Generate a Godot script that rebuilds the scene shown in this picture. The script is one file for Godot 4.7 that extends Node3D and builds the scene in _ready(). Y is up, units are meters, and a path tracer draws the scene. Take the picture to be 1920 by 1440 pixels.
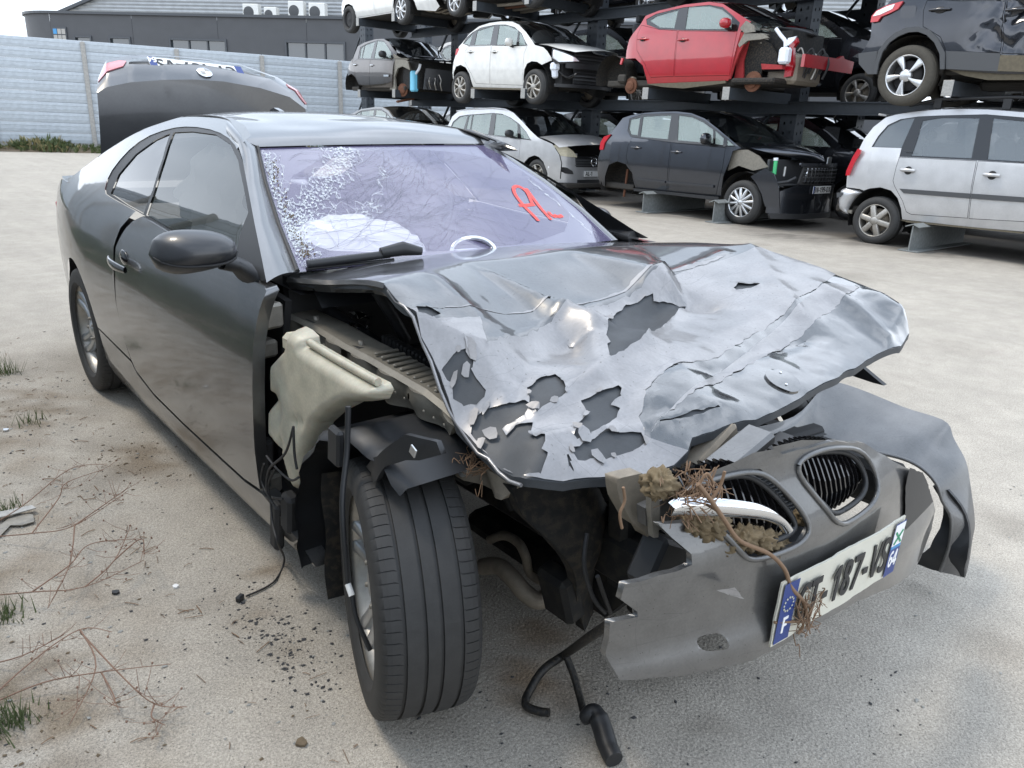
extends Node3D
# A wrecked coupe in a breaker's yard. Metres, y up; the wreck's centre line is the z axis, its nose towards +z.
var M := {}
var used_names := {}
var rng := RandomNumberGenerator.new()
var wheel_cache := {}

func _ready():
	rng.seed = 7
	setup_view()
	make_materials()
	build_ground()
	build_fence()
	build_building()
	build_rack()
	build_rack_cars()
	build_wreck()
	build_small_things()

func setup_view():
	var cam := Camera3D.new()
	cam.name = "camera"
	cam.position = Vector3(-1.6347, 1.3586, 1.3595)
	cam.rotation = Vector3(-0.329, -0.7128, 0.0437)
	cam.fov = 53.46
	cam.near = 0.05
	cam.far = 400.0
	add_child(cam)
	cam.current = true
	var sky_mat := ProceduralSkyMaterial.new()
	sky_mat.sky_top_color = Color(0.72, 0.78, 0.86)
	sky_mat.sky_horizon_color = Color(0.89, 0.92, 0.95)
	sky_mat.sky_curve = 0.22
	sky_mat.ground_horizon_color = Color(0.62, 0.61, 0.59)
	sky_mat.ground_bottom_color = Color(0.45, 0.44, 0.42)
	sky_mat.sky_energy_multiplier = 1.3
	var cn := FastNoiseLite.new()
	cn.seed = 5
	cn.frequency = 0.006
	cn.fractal_octaves = 5
	var ci := Image.create(1024, 512, false, Image.FORMAT_RGBA8)
	for y in 512:
		for x in 1024:
			var a = TAU * x / 1024.0
			var v = cn.get_noise_3d(cos(a) * 160.0, y * 1.3, sin(a) * 160.0) * 0.5 + 0.5
			v = smoothstep(0.36, 0.68, v)
			ci.set_pixel(x, y, Color(0.93, 0.94, 0.96, v * 0.85))
	sky_mat.sky_cover = ImageTexture.create_from_image(ci)
	sky_mat.sky_cover_modulate = Color(1, 1, 1, 1)
	var sky := Sky.new()
	sky.sky_material = sky_mat
	var env := Environment.new()
	env.background_mode = Environment.BG_SKY
	env.sky = sky
	env.tonemap_mode = Environment.TONE_MAPPER_LINEAR
	env.tonemap_exposure = 1.26
	env.sdfgi_enabled = true
	env.ssao_enabled = true
	env.ssil_enabled = true
	var we := WorldEnvironment.new()
	we.name = "world_environment"
	we.environment = env
	add_child(we)
	var sun := DirectionalLight3D.new()
	sun.name = "sun"
	sun.light_color = Color(1.0, 0.96, 0.90)
	sun.light_energy = 0.45
	sun.light_angular_distance = 12.0
	sun.shadow_enabled = true
	add_child(sun)
	sun.look_at_from_position(Vector3(-2.6, 9, -4.2), Vector3.ZERO)

# ------------------------------------------------------------------ helpers
func P2(a: Array) -> PackedVector2Array:
	var r := PackedVector2Array()
	for i in range(0, a.size(), 2):
		r.append(Vector2(a[i], a[i + 1]))
	return r

func P3(a: Array) -> PackedVector3Array:
	var r := PackedVector3Array()
	for i in range(0, a.size(), 3):
		r.append(Vector3(a[i], a[i + 1], a[i + 2]))
	return r

func lin(r, g, b) -> Color:
	return Color(r, g, b).linear_to_srgb()

func numbered(n: String) -> String:
	if not used_names.has(n):
		used_names[n] = 0
		return n
	used_names[n] += 1
	return "%s_%03d" % [n, used_names[n]]

func thing(called, label, category, at = Vector3.ZERO, group = "") -> Node3D:
	var o := Node3D.new()
	o.name = numbered(called)
	add_child(o)
	o.position = at
	o.set_meta("label", label)
	o.set_meta("category", category)
	if group:
		o.set_meta("group", group)
	return o

func tag(o, label, category, group = "", kind = ""):
	o.set_meta("label", label)
	if category:
		o.set_meta("category", category)
	if group:
		o.set_meta("group", group)
	if kind:
		o.set_meta("kind", kind)
	return o

func st_new() -> SurfaceTool:
	var s := SurfaceTool.new()
	s.begin(Mesh.PRIMITIVE_TRIANGLES)
	return s

func mesh_of(s: SurfaceTool) -> ArrayMesh:
	s.index()
	s.generate_normals()
	return s.commit()

func inst(called, mesh, m, parent = self) -> MeshInstance3D:
	var o := MeshInstance3D.new()
	o.name = numbered(called) if parent == self else called
	o.mesh = mesh
	o.material_override = M[m] if m is String else m
	parent.add_child(o, true)
	return o

func obj(called, s: SurfaceTool, m, parent = self) -> MeshInstance3D:
	return inst(called, mesh_of(s), m, parent)

func tri(s, a, b, c):
	s.add_vertex(a)
	s.add_vertex(b)
	s.add_vertex(c)

func quad(s, a, b, c, d):
	tri(s, a, b, c)
	tri(s, a, c, d)

func flat(s):
	s.set_smooth_group(-1)

func smooth(s):
	s.set_smooth_group(0)

# chamfered box
func box(s, c: Vector3, size: Vector3, b := Basis(), ch := 0.0):
	flat(s)
	var h = size * 0.5
	ch = min(ch, 0.45 * min(size.x, min(size.y, size.z)))
	if ch <= 0.0:
		var v = []
		for i in 8:
			v.append(c + b * Vector3(h.x * (1 if i & 1 else -1), h.y * (1 if i & 2 else -1), h.z * (1 if i & 4 else -1)))
		for f in [[0, 2, 3, 1], [4, 5, 7, 6], [0, 4, 6, 2], [1, 3, 7, 5], [0, 1, 5, 4], [2, 6, 7, 3]]:
			quad(s, v[f[0]], v[f[1]], v[f[2]], v[f[3]])
		return
	var g = func(sx, sy, sz, ax): # vertex on the face of axis ax
		var k = Vector3(h.x - ch, h.y - ch, h.z - ch)
		k[ax] += ch
		return c + b * Vector3(k.x * sx, k.y * sy, k.z * sz)
	for ax in 3:
		var u = (ax + 1) % 3
		var w = (ax + 2) % 3
		for sg in [-1, 1]:
			var q = []
			for p in [[-1, -1], [1, -1], [1, 1], [-1, 1]]:
				var n = [0, 0, 0]
				n[ax] = sg
				n[u] = p[0]
				n[w] = p[1]
				q.append(g.call(n[0], n[1], n[2], ax))
			if sg > 0:
				q.reverse()
			quad(s, q[0], q[1], q[2], q[3])
		# edges parallel to ax
		for p in [[-1, -1], [1, -1], [1, 1], [-1, 1]]:
			var e = []
			for sg in [-1, 1]:
				var n = [0, 0, 0]
				n[ax] = sg
				n[u] = p[0]
				n[w] = p[1]
				e.append(g.call(n[0], n[1], n[2], u))
				e.append(g.call(n[0], n[1], n[2], w))
			if p[0] * p[1] > 0:
				quad(s, e[0], e[1], e[3], e[2])
			else:
				quad(s, e[2], e[3], e[1], e[0])
	for i in 8:
		var sx = 1 if i & 1 else -1
		var sy = 1 if i & 2 else -1
		var sz = 1 if i & 4 else -1
		var a = g.call(sx, sy, sz, 0)
		var d = g.call(sx, sy, sz, 1)
		var e2 = g.call(sx, sy, sz, 2)
		if sx * sy * sz > 0:
			tri(s, a, e2, d)
		else:
			tri(s, a, d, e2)

func add_box(called, m, parent, c, size, b := Basis(), ch := 0.0):
	var s = st_new()
	box(s, c, size, b, ch)
	return obj(called, s, m, parent)

# beam of rectangular section between two points
func bar(s, a: Vector3, b: Vector3, w: float, h: float, up := Vector3.UP, ch := 0.0):
	var d = (b - a).normalized()
	if absf(d.dot(up)) > 0.98:
		up = Vector3(1, 0, 0)
	var x = up.cross(d).normalized()
	var y = d.cross(x)
	box(s, (a + b) * 0.5, Vector3(w, h, (b - a).length()), Basis(x, y, d), ch)

# round tube along points; r number or array
func tube(s, pts, r, sides := 8, capped := true):
	smooth(s)
	var n = pts.size()
	var d0: Vector3 = (pts[1] - pts[0]).normalized()
	var x: Vector3 = d0.cross(Vector3.UP if absf(d0.y) < 0.9 else Vector3.RIGHT).normalized()
	var rows = []
	for i in n:
		var d: Vector3
		if i == 0:
			d = d0
		elif i == n - 1:
			d = (pts[i] - pts[i - 1]).normalized()
		else:
			d = ((pts[i] - pts[i - 1]).normalized() + (pts[i + 1] - pts[i]).normalized()).normalized()
		x = (x - d * x.dot(d)).normalized()
		var y = d.cross(x)
		var rr = r[i] if r is Array else r
		var row = PackedVector3Array()
		for k in sides:
			var a = TAU * k / sides
			row.append(pts[i] + (x * cos(a) + y * sin(a)) * rr)
		rows.append(row)
	for i in n - 1:
		for k in sides:
			var k2 = (k + 1) % sides
			quad(s, rows[i][k], rows[i + 1][k], rows[i + 1][k2], rows[i][k2])
	if capped:
		s.set_smooth_group(1)
		for k in range(1, sides - 1):
			tri(s, rows[0][0], rows[0][k], rows[0][k + 1])
			tri(s, rows[n - 1][0], rows[n - 1][k + 1], rows[n - 1][k])
		smooth(s)

# smooth curve through points
func spline(pts, per := 6) -> PackedVector3Array:
	var r := PackedVector3Array()
	var n = pts.size()
	for i in n - 1:
		var a = pts[max(i - 1, 0)]
		var b = pts[i]
		var c = pts[i + 1]
		var d = pts[min(i + 2, n - 1)]
		for k in per:
			r.append(b.cubic_interpolate(c, a, d, float(k) / per))
	r.append(pts[n - 1])
	return r

# grid of points: rows of equal length
func loft(s, rows, closed := false, grp := 0):
	s.set_smooth_group(grp)
	for i in rows.size() - 1:
		var a = rows[i]
		var b = rows[i + 1]
		var n = a.size()
		for k in (n if closed else n - 1):
			var k2 = (k + 1) % n
			quad(s, a[k], b[k], b[k2], a[k2])

# profile [(radius, along x)] turned round the local x axis
func lathe(s, prof, t := Transform3D(), seg := 32, grp := 0, a0 := 0.0, a1 := TAU):
	s.set_smooth_group(grp)
	var rows = []
	for k in seg + 1:
		var a = a0 + (a1 - a0) * k / seg
		if k == seg and is_equal_approx(a1 - a0, TAU):
			a = a0
		var row = PackedVector3Array()
		for p in prof:
			row.append(t * Vector3(p.y, cos(a) * p.x, sin(a) * p.x))
		rows.append(row)
	for i in seg:
		for k in prof.size() - 1:
			var p = [rows[i][k], rows[i + 1][k], rows[i + 1][k + 1], rows[i][k + 1]]
			if prof[k].x > 1e-5:
				if prof[k + 1].x > 1e-5:
					tri(s, p[0], p[1], p[2])
				else:
					tri(s, p[0], p[1], p[3])
			if prof[k + 1].x > 1e-5:
				tri(s, p[0], p[2], p[3])

func ellipsoid(s, t: Transform3D, nu := 20, nv := 12, e := 1.0):
	smooth(s)
	var rows = []
	for i in nv + 1:
		var f = PI * i / nv - PI / 2
		var row = PackedVector3Array()
		for k in nu:
			var a = TAU * k / nu
			var c = pow(cos(f), e) if cos(f) > 0 else 0.0
			row.append(t * Vector3(c * cos(a), sin(f), c * sin(a)))
		rows.append(row)
	loft(s, rows, true)

func jag(poly: PackedVector2Array, step: float, amp: float, sd := 1) -> PackedVector2Array:
	var r := PackedVector2Array()
	var g := RandomNumberGenerator.new()
	g.seed = sd
	var n = poly.size()
	for i in n:
		var a = poly[i]
		var b = poly[(i + 1) % n]
		var m = max(1, int((b - a).length() / step))
		for k in m:
			var p = a.lerp(b, float(k) / m)
			r.append(p + Vector2(g.randf_range(-amp, amp), g.randf_range(-amp, amp)))
	return r

func round_poly(poly: PackedVector2Array, it := 1) -> PackedVector2Array:
	for q in it:
		var r := PackedVector2Array()
		var n = poly.size()
		for i in n:
			var a = poly[i]
			var b = poly[(i + 1) % n]
			r.append(a.lerp(b, 0.25))
			r.append(a.lerp(b, 0.75))
		poly = r
	return poly

func poly_dist(p: Vector2, poly: PackedVector2Array) -> float:
	var d = 1e9
	var n = poly.size()
	for i in n:
		var q = Geometry2D.get_closest_point_to_segment(p, poly[i], poly[(i + 1) % n])
		d = min(d, p.distance_squared_to(q))
	return sqrt(d)

func _mark(cells: Dictionary, poly: PackedVector2Array, o: Vector2, c: float):
	var n = poly.size()
	for i in n:
		var a = poly[i]
		var b = poly[(i + 1) % n]
		var m = int(ceil((b - a).length() / (c * 0.25))) + 1
		for k in m + 1:
			var p = (a.lerp(b, float(k) / m) - o) / c
			var q = Vector2i(floor(p.x), floor(p.y))
			for e in [Vector2i(0, 0), Vector2i(1, 0), Vector2i(-1, 0), Vector2i(0, 1), Vector2i(0, -1)]:
				cells[q + e] = true

# sheet cut to an outline (with holes), gridded at c and carried onto a surface by f
func panel(s: SurfaceTool, outline: PackedVector2Array, holes: Array, c: float, f: Callable, flip := false, lip := Vector3.ZERO):
	smooth(s)
	if Geometry2D.is_polygon_clockwise(outline):
		outline = outline.duplicate()
		outline.reverse()
	var lo = outline[0]
	var hi = outline[0]
	for p in outline:
		lo = lo.min(p)
		hi = hi.max(p)
	var o = lo - Vector2(c * 0.37, c * 0.41)
	var cells := {}
	_mark(cells, outline, o, c)
	for h in holes:
		_mark(cells, h, o, c)
	var memo := {}
	var fm = func(p: Vector2) -> Vector3:
		var k = Vector2i(roundi(p.x * 1e5), roundi(p.y * 1e5))
		if not memo.has(k):
			memo[k] = f.call(p)
		return memo[k]
	for iy in int(ceil((hi.y - o.y) / c)) + 1:
		for ix in int(ceil((hi.x - o.x) / c)) + 1:
			var a = o + Vector2(ix, iy) * c
			var cell = PackedVector2Array([a, a + Vector2(c, 0), a + Vector2(c, c), a + Vector2(0, c)])
			var pieces = []
			if cells.has(Vector2i(ix, iy)):
				pieces = Geometry2D.intersect_polygons(cell, outline)
				for h in holes:
					var nx = []
					for q in pieces:
						for w in Geometry2D.clip_polygons(q, h):
							if not Geometry2D.is_polygon_clockwise(w):
								nx.append(w)
					pieces = nx
			else:
				var m = a + Vector2(c, c) * 0.5
				if not Geometry2D.is_point_in_polygon(m, outline):
					continue
				var inh = false
				for h in holes:
					if Geometry2D.is_point_in_polygon(m, h):
						inh = true
						break
				if not inh:
					pieces = [cell]
			for q in pieces:
				var ids = [0, 1, 2, 0, 2, 3] if q.size() == 4 and q == cell else Geometry2D.triangulate_polygon(q)
				for t in range(0, ids.size(), 3):
					var tr = [q[ids[t]], q[ids[t + 1]], q[ids[t + 2]]]
					if absf((tr[1] - tr[0]).cross(tr[2] - tr[0])) < 1e-9:
						continue
					if ((tr[1] - tr[0]).cross(tr[2] - tr[0]) > 0) != flip:
						tr.reverse()
					for p in tr:
						s.set_uv(p)
						s.add_vertex(fm.call(p))
	if lip != Vector3.ZERO:
		s.set_smooth_group(1)
		var n = outline.size()
		for i in n:
			var a = outline[i]
			var b = outline[(i + 1) % n]
			var m = max(1, int(ceil((b - a).length() / c)))
			for k in m:
				var p = f.call(a.lerp(b, float(k) / m))
				var q = f.call(a.lerp(b, float(k + 1) / m))
				quad(s, p, p + lip, q + lip, q)

# outline in a plane, thickened: frame gives origin, u, v, n
func prism(s, poly: PackedVector2Array, t: Transform3D, d0: float, d1: float):
	flat(s)
	if Geometry2D.is_polygon_clockwise(poly):
		poly = poly.duplicate()
		poly.reverse()
	var ids = Geometry2D.triangulate_polygon(poly)
	for k in range(0, ids.size(), 3):
		var a = poly[ids[k]]
		var b = poly[ids[k + 1]]
		var c = poly[ids[k + 2]]
		tri(s, t * Vector3(a.x, a.y, d1), t * Vector3(c.x, c.y, d1), t * Vector3(b.x, b.y, d1))
		tri(s, t * Vector3(a.x, a.y, d0), t * Vector3(b.x, b.y, d0), t * Vector3(c.x, c.y, d0))
	var n = poly.size()
	for i in n:
		var a = poly[i]
		var b = poly[(i + 1) % n]
		quad(s, t * Vector3(a.x, a.y, d0), t * Vector3(a.x, a.y, d1), t * Vector3(b.x, b.y, d1), t * Vector3(b.x, b.y, d0))

# pillow-shaped solid over an outline: thickness th reached at distance w from the rim
func pillow(s, poly: PackedVector2Array, t: Transform3D, th: float, w: float, c: float, extra = null):
	var f = func(p: Vector2) -> Vector3:
		var d = clampf(poly_dist(p, poly) / w, 0, 1)
		var z = th * sqrt(1.0 - (1.0 - d) * (1.0 - d))
		if extra != null:
			z += extra.call(p) * d
		return t * Vector3(p.x, p.y, z)
	var f2 = func(p: Vector2) -> Vector3:
		return t * Vector3(p.x, p.y, 0)
	panel(s, poly, [], c, f)
	panel(s, poly, [], c * 3.0, f2, true)

# a plane facing -x (car's right): u along z, v up, n outward
func side_frame(x: float) -> Transform3D:
	return Transform3D(Basis(Vector3(0, 0, 1), Vector3(0, 1, 0), Vector3(-1, 0, 0)), Vector3(x, 0, 0))

func letters(called, text, size, m, parent, t: Transform3D, squeeze := 1.0, bold := true):
	var tm := TextMesh.new()
	var fnt := SystemFont.new()
	fnt.font_names = PackedStringArray(["Droid Sans"])
	if bold:
		fnt.font_weight = 700
	tm.font = fnt
	tm.text = text
	tm.font_size = 64
	tm.pixel_size = size / 46.0
	tm.depth = 0.002
	var o := MeshInstance3D.new()
	o.name = called
	o.mesh = tm
	o.material_override = M[m]
	o.transform = t * Transform3D(Basis.from_scale(Vector3(squeeze, 1, 1)), Vector3.ZERO)
	parent.add_child(o, true)
	return o

func noise_img(w: int, h: int, fn: Callable) -> ImageTexture:
	var im := Image.create(w, h, false, Image.FORMAT_RGB8)
	for y in h:
		for x in w:
			im.set_pixel(x, y, fn.call(x, y))
	im.generate_mipmaps()
	return ImageTexture.create_from_image(im)

func std(r, g, b, rough, metal = 0.0, cc = 0.0, spec = 0.5) -> StandardMaterial3D:
	var m := StandardMaterial3D.new()
	m.albedo_color = lin(r, g, b)
	m.roughness = rough
	m.metallic = metal
	m.metallic_specular = spec
	if cc > 0.0:
		m.clearcoat_enabled = true
		m.clearcoat = cc
		m.clearcoat_roughness = 0.04
	return m

func grime(m: StandardMaterial3D, tex: Texture2D, scale: float) -> StandardMaterial3D:
	m.albedo_texture = tex
	m.uv1_triplanar = true
	m.uv1_scale = Vector3.ONE * scale
	return m
# ------------------------------------------------------------------ materials
func make_materials():
	var n1 := FastNoiseLite.new()
	n1.seed = 11
	n1.frequency = 0.012
	n1.fractal_octaves = 5
	var n2 := FastNoiseLite.new()
	n2.seed = 23
	n2.frequency = 0.11
	n2.fractal_octaves = 3
	var n3 := FastNoiseLite.new()
	n3.seed = 31
	n3.noise_type = FastNoiseLite.TYPE_CELLULAR
	n3.frequency = 0.09
	var g := RandomNumberGenerator.new()
	g.seed = 3
	# dirt film: mottled multiplier around white
	var dirt_tex = noise_img(512, 512, func(x, y):
		var a = n1.get_noise_2d(x, y) * 0.5 + 0.5
		var b = n2.get_noise_2d(x, y) * 0.5 + 0.5
		var v = clampf(0.88 + 0.20 * (a - 0.35) - 0.10 * (b - 0.5) + g.randf_range(-0.015, 0.015), 0, 1)
		return Color(v, v * 0.985, v * 0.955))
	M.dirt_tex = dirt_tex
	var car_tex = noise_img(512, 512, func(x, y):
		var v = clampf(0.955 + 0.06 * n1.get_noise_2d(x * 0.8 + 300, y * 0.8) - 0.02 * n2.get_noise_2d(x, y), 0, 1)
		return Color(v, v * 0.995, v * 0.985))
	# scuffed paint: hairline scratches, chips and dust specks on a nearly even ground
	var si := Image.create(1024, 1024, false, Image.FORMAT_RGB8)
	for y in 1024:
		for x in 1024:
			var v = clampf(0.90 + 0.10 * n1.get_noise_2d(x * 0.6 + 40, y * 0.6) + 0.05 * n2.get_noise_2d(x * 0.7, y * 0.7) + g.randf_range(-0.02, 0.02), 0, 1)
			si.set_pixel(x, y, Color(v, v * 0.99, v * 0.97))
	for k in 420:
		var p = Vector2(g.randf() * 1024, g.randf() * 1024)
		var d = Vector2.RIGHT.rotated(g.randfn(0.5, 0.5))
		var tone = Color(1, 1, 1) if g.randf() < 0.6 else Color(0.55, 0.55, 0.56)
		var a = g.randf_range(0.15, 0.8)
		for i in int(pow(g.randf(), 3.0) * 260 + 8):
			d = d.rotated(g.randfn(0, 0.02))
			p += d
			var q = Vector2i(posmod(int(p.x), 1024), posmod(int(p.y), 1024))
			si.set_pixelv(q, si.get_pixelv(q).lerp(tone, a))
	for k in 700:
		var q = Vector2i(g.randi_range(2, 1020), g.randi_range(2, 1020))
		var tone = Color(0.45, 0.42, 0.38) if g.randf() < 0.6 else Color(1, 1, 1)
		for dx in g.randi_range(1, 4):
			for dy in g.randi_range(1, 3):
				si.set_pixel(q.x + dx, q.y + dy, tone)
	si.generate_mipmaps()
	var scuff_tex = ImageTexture.create_from_image(si)
	# strongly soiled: pale dust patches over dark
	var soil_tex = noise_img(512, 512, func(x, y):
		var a = smoothstep(0.40, 0.72, n1.get_noise_2d(x * 1.7 + 90, y * 1.7) * 0.5 + 0.5 + 0.18 * n2.get_noise_2d(x * 2, y * 2))
		return Color(0.30, 0.31, 0.33).lerp(Color(1.0, 0.90, 0.74), a * 0.75))
	M.soil_tex = soil_tex
	# concrete
	var conc = noise_img(1024, 1024, func(x, y):
		var a = n1.get_noise_2d(x * 0.7, y * 0.7) * 0.5 + 0.5
		var b = n2.get_noise_2d(x * 1.5, y * 1.5)
		var c = n3.get_noise_2d(x * 2.1, y * 2.1)
		var v = 0.80 + 0.08 * (a - 0.5) + 0.10 * b + g.randf_range(-0.13, 0.13)
		var col = Color(v, v * 0.975, v * 0.93)
		if c < -0.92:
			col = col.lerp(Color(0.34, 0.33, 0.33), 0.75)
		elif c < -0.86:
			col = col.lerp(Color(0.86, 0.84, 0.80), 0.5)
		if g.randf() < 0.012:
			col = col * 0.55
		return col)
	var rel_tex = noise_img(512, 512, func(x, y):
		var v = 0.5 + 0.3 * n2.get_noise_2d(x * 2.4, y * 2.4) + g.randf_range(-0.14, 0.14)
		return Color(v, v, v))
	var ri: Image = rel_tex.get_image()
	ri.clear_mipmaps()
	ri.bump_map_to_normal_map(2.2)
	ri.generate_mipmaps()
	var rough_n = ImageTexture.create_from_image(ri)
	var m := std(0.64, 0.62, 0.59, 0.93)
	m.albedo_texture = conc
	m.vertex_color_use_as_albedo = true
	m.uv1_triplanar = true
	m.uv1_world_triplanar = true
	m.uv1_scale = Vector3.ONE * 0.62
	m.normal_enabled = true
	m.normal_texture = rough_n
	m.normal_scale = 0.5
	M.ground = m
	M.rough_n = rough_n
	# paints
	M.paint = grime(std(0.170, 0.173, 0.179, 0.30, 0.86, 0.8), car_tex, 0.9)
	M.paint_roof = M.paint
	M.film = grime(std(0.34, 0.34, 0.357, 0.34, 0.45, 0.3), scuff_tex, 1.1)
	M.hood_paint = grime(std(0.170, 0.173, 0.179, 0.28, 0.86, 0.8), scuff_tex, 1.0)
	M.gloss = grime(std(0.170, 0.173, 0.179, 0.16, 0.86, 1.0), scuff_tex, 1.1)
	M.film_curl = grime(std(0.32, 0.32, 0.34, 0.45, 0.2), dirt_tex, 3.0)
	M.primer = grime(std(0.055, 0.062, 0.072, 0.55), scuff_tex, 2.5)
	M.bumper = grime(std(0.170, 0.173, 0.179, 0.34, 0.6, 0.8), scuff_tex, 1.6)
	M.fender = grime(std(0.170, 0.173, 0.179, 0.38, 0.6, 0.5), scuff_tex, 1.4)
	M.black_plastic = std(0.018, 0.019, 0.021, 0.48)
	M.black_soft = std(0.02, 0.02, 0.021, 0.75)
	M.black_gloss = std(0.008, 0.008, 0.009, 0.12, 0.0, 0.5)
	M.mirror_cap = std(0.024, 0.025, 0.028, 0.36, 0.0, 0.25)
	M.soiled_black = grime(std(0.060, 0.058, 0.055, 0.8), soil_tex, 2.6)
	M.bay_black = grime(std(0.028, 0.029, 0.031, 0.7), soil_tex, 1.6)
	M.apron = grime(std(0.27, 0.262, 0.238, 0.50, 0.3), dirt_tex, 2.2)
	M.tank = grime(std(0.56, 0.54, 0.45, 0.42), dirt_tex, 2.0)
	M.tank.subsurf_scatter_enabled = true
	M.tank.subsurf_scatter_strength = 0.15
	M.chrome = std(0.75, 0.76, 0.78, 0.10, 1.0)
	M.alu = std(0.55, 0.56, 0.57, 0.33, 0.85)
	M.alu_dirty = grime(std(0.46, 0.455, 0.445, 0.42, 0.7), dirt_tex, 5.0)
	M.steel_dull = grime(std(0.33, 0.32, 0.30, 0.55, 0.55), dirt_tex, 4.0)
	M.cast = grime(std(0.30, 0.27, 0.23, 0.65, 0.3), dirt_tex, 5.0)
	M.rust = grime(std(0.15, 0.062, 0.034, 0.85), dirt_tex, 9.0)
	M.tyre = grime(std(0.036, 0.037, 0.039, 0.72), dirt_tex, 3.0)
	M.tyre_dusty = grime(std(0.085, 0.078, 0.066, 0.85), dirt_tex, 4.0)
	M.tyre_mud = grime(std(0.075, 0.071, 0.062, 0.9), dirt_tex, 3.2)
	M.rubber = std(0.02, 0.02, 0.021, 0.6)
	M.hose = grime(std(0.065, 0.064, 0.063, 0.6), soil_tex, 9.0)
	M.soil = grime(std(0.20, 0.155, 0.095, 0.95), dirt_tex, 14.0)
	M.twig = std(0.20, 0.125, 0.075, 0.85)
	M.stem = std(0.22, 0.135, 0.095, 0.8)
	M.cloth = std(0.78, 0.80, 0.78, 0.85)
	M.cloth.backlight_enabled = true
	M.cloth.backlight = Color(0.3, 0.3, 0.3)
	M.seat = std(0.030, 0.031, 0.034, 0.8)
	M.dash = std(0.022, 0.022, 0.024, 0.65)
	M.plate = std(0.60, 0.585, 0.50, 0.40)
	M.plate_white = std(0.72, 0.73, 0.72, 0.42)
	M.ink = std(0.015, 0.016, 0.018, 0.5)
	M.blue_band = std(0.014, 0.04, 0.19, 0.42)
	M.sky_blue = std(0.04, 0.24, 0.50, 0.42)
	M.white_ink = std(0.80, 0.80, 0.80, 0.5)
	M.green_ink = std(0.03, 0.26, 0.13, 0.5)
	M.yellow_ink = std(0.60, 0.60, 0.52, 0.5)
	M.red_paint = std(0.72, 0.05, 0.035, 0.5)
	M.tail_red = std(0.50, 0.018, 0.03, 0.10, 0.0, 0.6)
	M.tail_pale = std(0.62, 0.20, 0.22, 0.12, 0.0, 0.6)
	M.lamp_clear = std(0.72, 0.73, 0.75, 0.12, 0.35, 0.6)
	M.lamp_yellowed = grime(std(0.72, 0.69, 0.55, 0.25, 0.2, 0.3), dirt_tex, 3.0)
	M.orange = std(0.60, 0.22, 0.02, 0.5)
	# glass
	var gl := StandardMaterial3D.new()
	gl.transparency = BaseMaterial3D.TRANSPARENCY_ALPHA
	gl.albedo_color = Color(0.70, 0.77, 0.75, 0.42)  # pale tint stands in for sky reflection and light seen through
	gl.roughness = 0.02
	gl.metallic_specular = 0.8
	M.glass = gl
	var gd := gl.duplicate()
	gd.albedo_color = Color(0.05, 0.06, 0.07, 0.80)
	M.glass_dark = gd
	var gg := gl.duplicate()
	gg.albedo_color = Color(0.03, 0.085, 0.06, 0.76)
	gg.metallic_specular = 0.5
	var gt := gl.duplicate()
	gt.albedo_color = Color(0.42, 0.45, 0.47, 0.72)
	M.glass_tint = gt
	M.glass_green = gg
	var gw := gl.duplicate()
	gw.albedo_color = Color(0.58, 0.55, 0.70, 0.34)  # lilac of the coating's reflection put into the pane colour
	gw.roughness = 0.05
	M.screen_glass = gw
	M.crack = std(0.58, 0.62, 0.64, 0.35)
	M.crack_dark = std(0.10, 0.10, 0.14, 0.4)
	M.crush = std(0.66, 0.70, 0.72, 0.5)
	# rack cars
	M.car_white = grime(std(0.68, 0.68, 0.66, 0.30, 0.0, 0.9), car_tex, 0.9)
	M.car_silver = grime(std(0.52, 0.53, 0.55, 0.32, 0.55, 0.8), car_tex, 0.8)
	M.car_silver2 = grime(std(0.56, 0.57, 0.59, 0.34, 0.45, 0.8), car_tex, 0.7)
	M.car_red = grime(std(0.38, 0.004, 0.014, 0.28, 0.0, 1.0), car_tex, 0.8)
	M.car_slate = grime(std(0.055, 0.062, 0.078, 0.26, 0.85, 1.0), car_tex, 0.8)
	M.car_black = grime(std(0.030, 0.033, 0.042, 0.24, 0.8, 1.0), car_tex, 0.8)
	M.car_brown = grime(std(0.085, 0.075, 0.072, 0.26, 0.8, 1.0), car_tex, 0.8)
	M.car_grey = grime(std(0.18, 0.185, 0.19, 0.32, 0.5, 0.9), car_tex, 0.8)
	M.trim_grey = std(0.055, 0.058, 0.062, 0.6)
	M.under = grime(std(0.045, 0.042, 0.038, 0.85), dirt_tex, 1.4)
	M.dusty_sill = grime(std(0.13, 0.115, 0.085, 0.85), dirt_tex, 2.3)
	M.radiator = std(0.028, 0.029, 0.031, 0.7, 0.2)
	M.bare_metal = grime(std(0.26, 0.25, 0.225, 0.5, 0.3), dirt_tex, 3.0)
	M.red_dusty = grime(std(0.40, 0.03, 0.035, 0.7), dirt_tex, 3.0)
	M.blue_tank = std(0.16, 0.52, 0.72, 0.45)
	M.white_tank = std(0.72, 0.76, 0.82, 0.45)
	M.green_cap = std(0.05, 0.42, 0.16, 0.45)
	# yard
	M.galv = grime(std(0.47, 0.52, 0.57, 0.5, 0.3), car_tex, 1.1)
	M.galv_post = grime(std(0.44, 0.44, 0.44, 0.6, 0.3), dirt_tex, 2.0)
	M.plinth = grime(std(0.34, 0.35, 0.35, 0.9), dirt_tex, 0.9)
	M.rack_steel = grime(std(0.052, 0.062, 0.075, 0.55, 0.2), car_tex, 1.6)
	M.rack_end = grime(std(0.40, 0.41, 0.42, 0.5, 0.4), dirt_tex, 4.0)
	M.support = grime(std(0.30, 0.33, 0.35, 0.6, 0.4), dirt_tex, 2.4)
	M.cladding = grime(std(0.066, 0.070, 0.078, 0.62), car_tex, 0.25)
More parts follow.
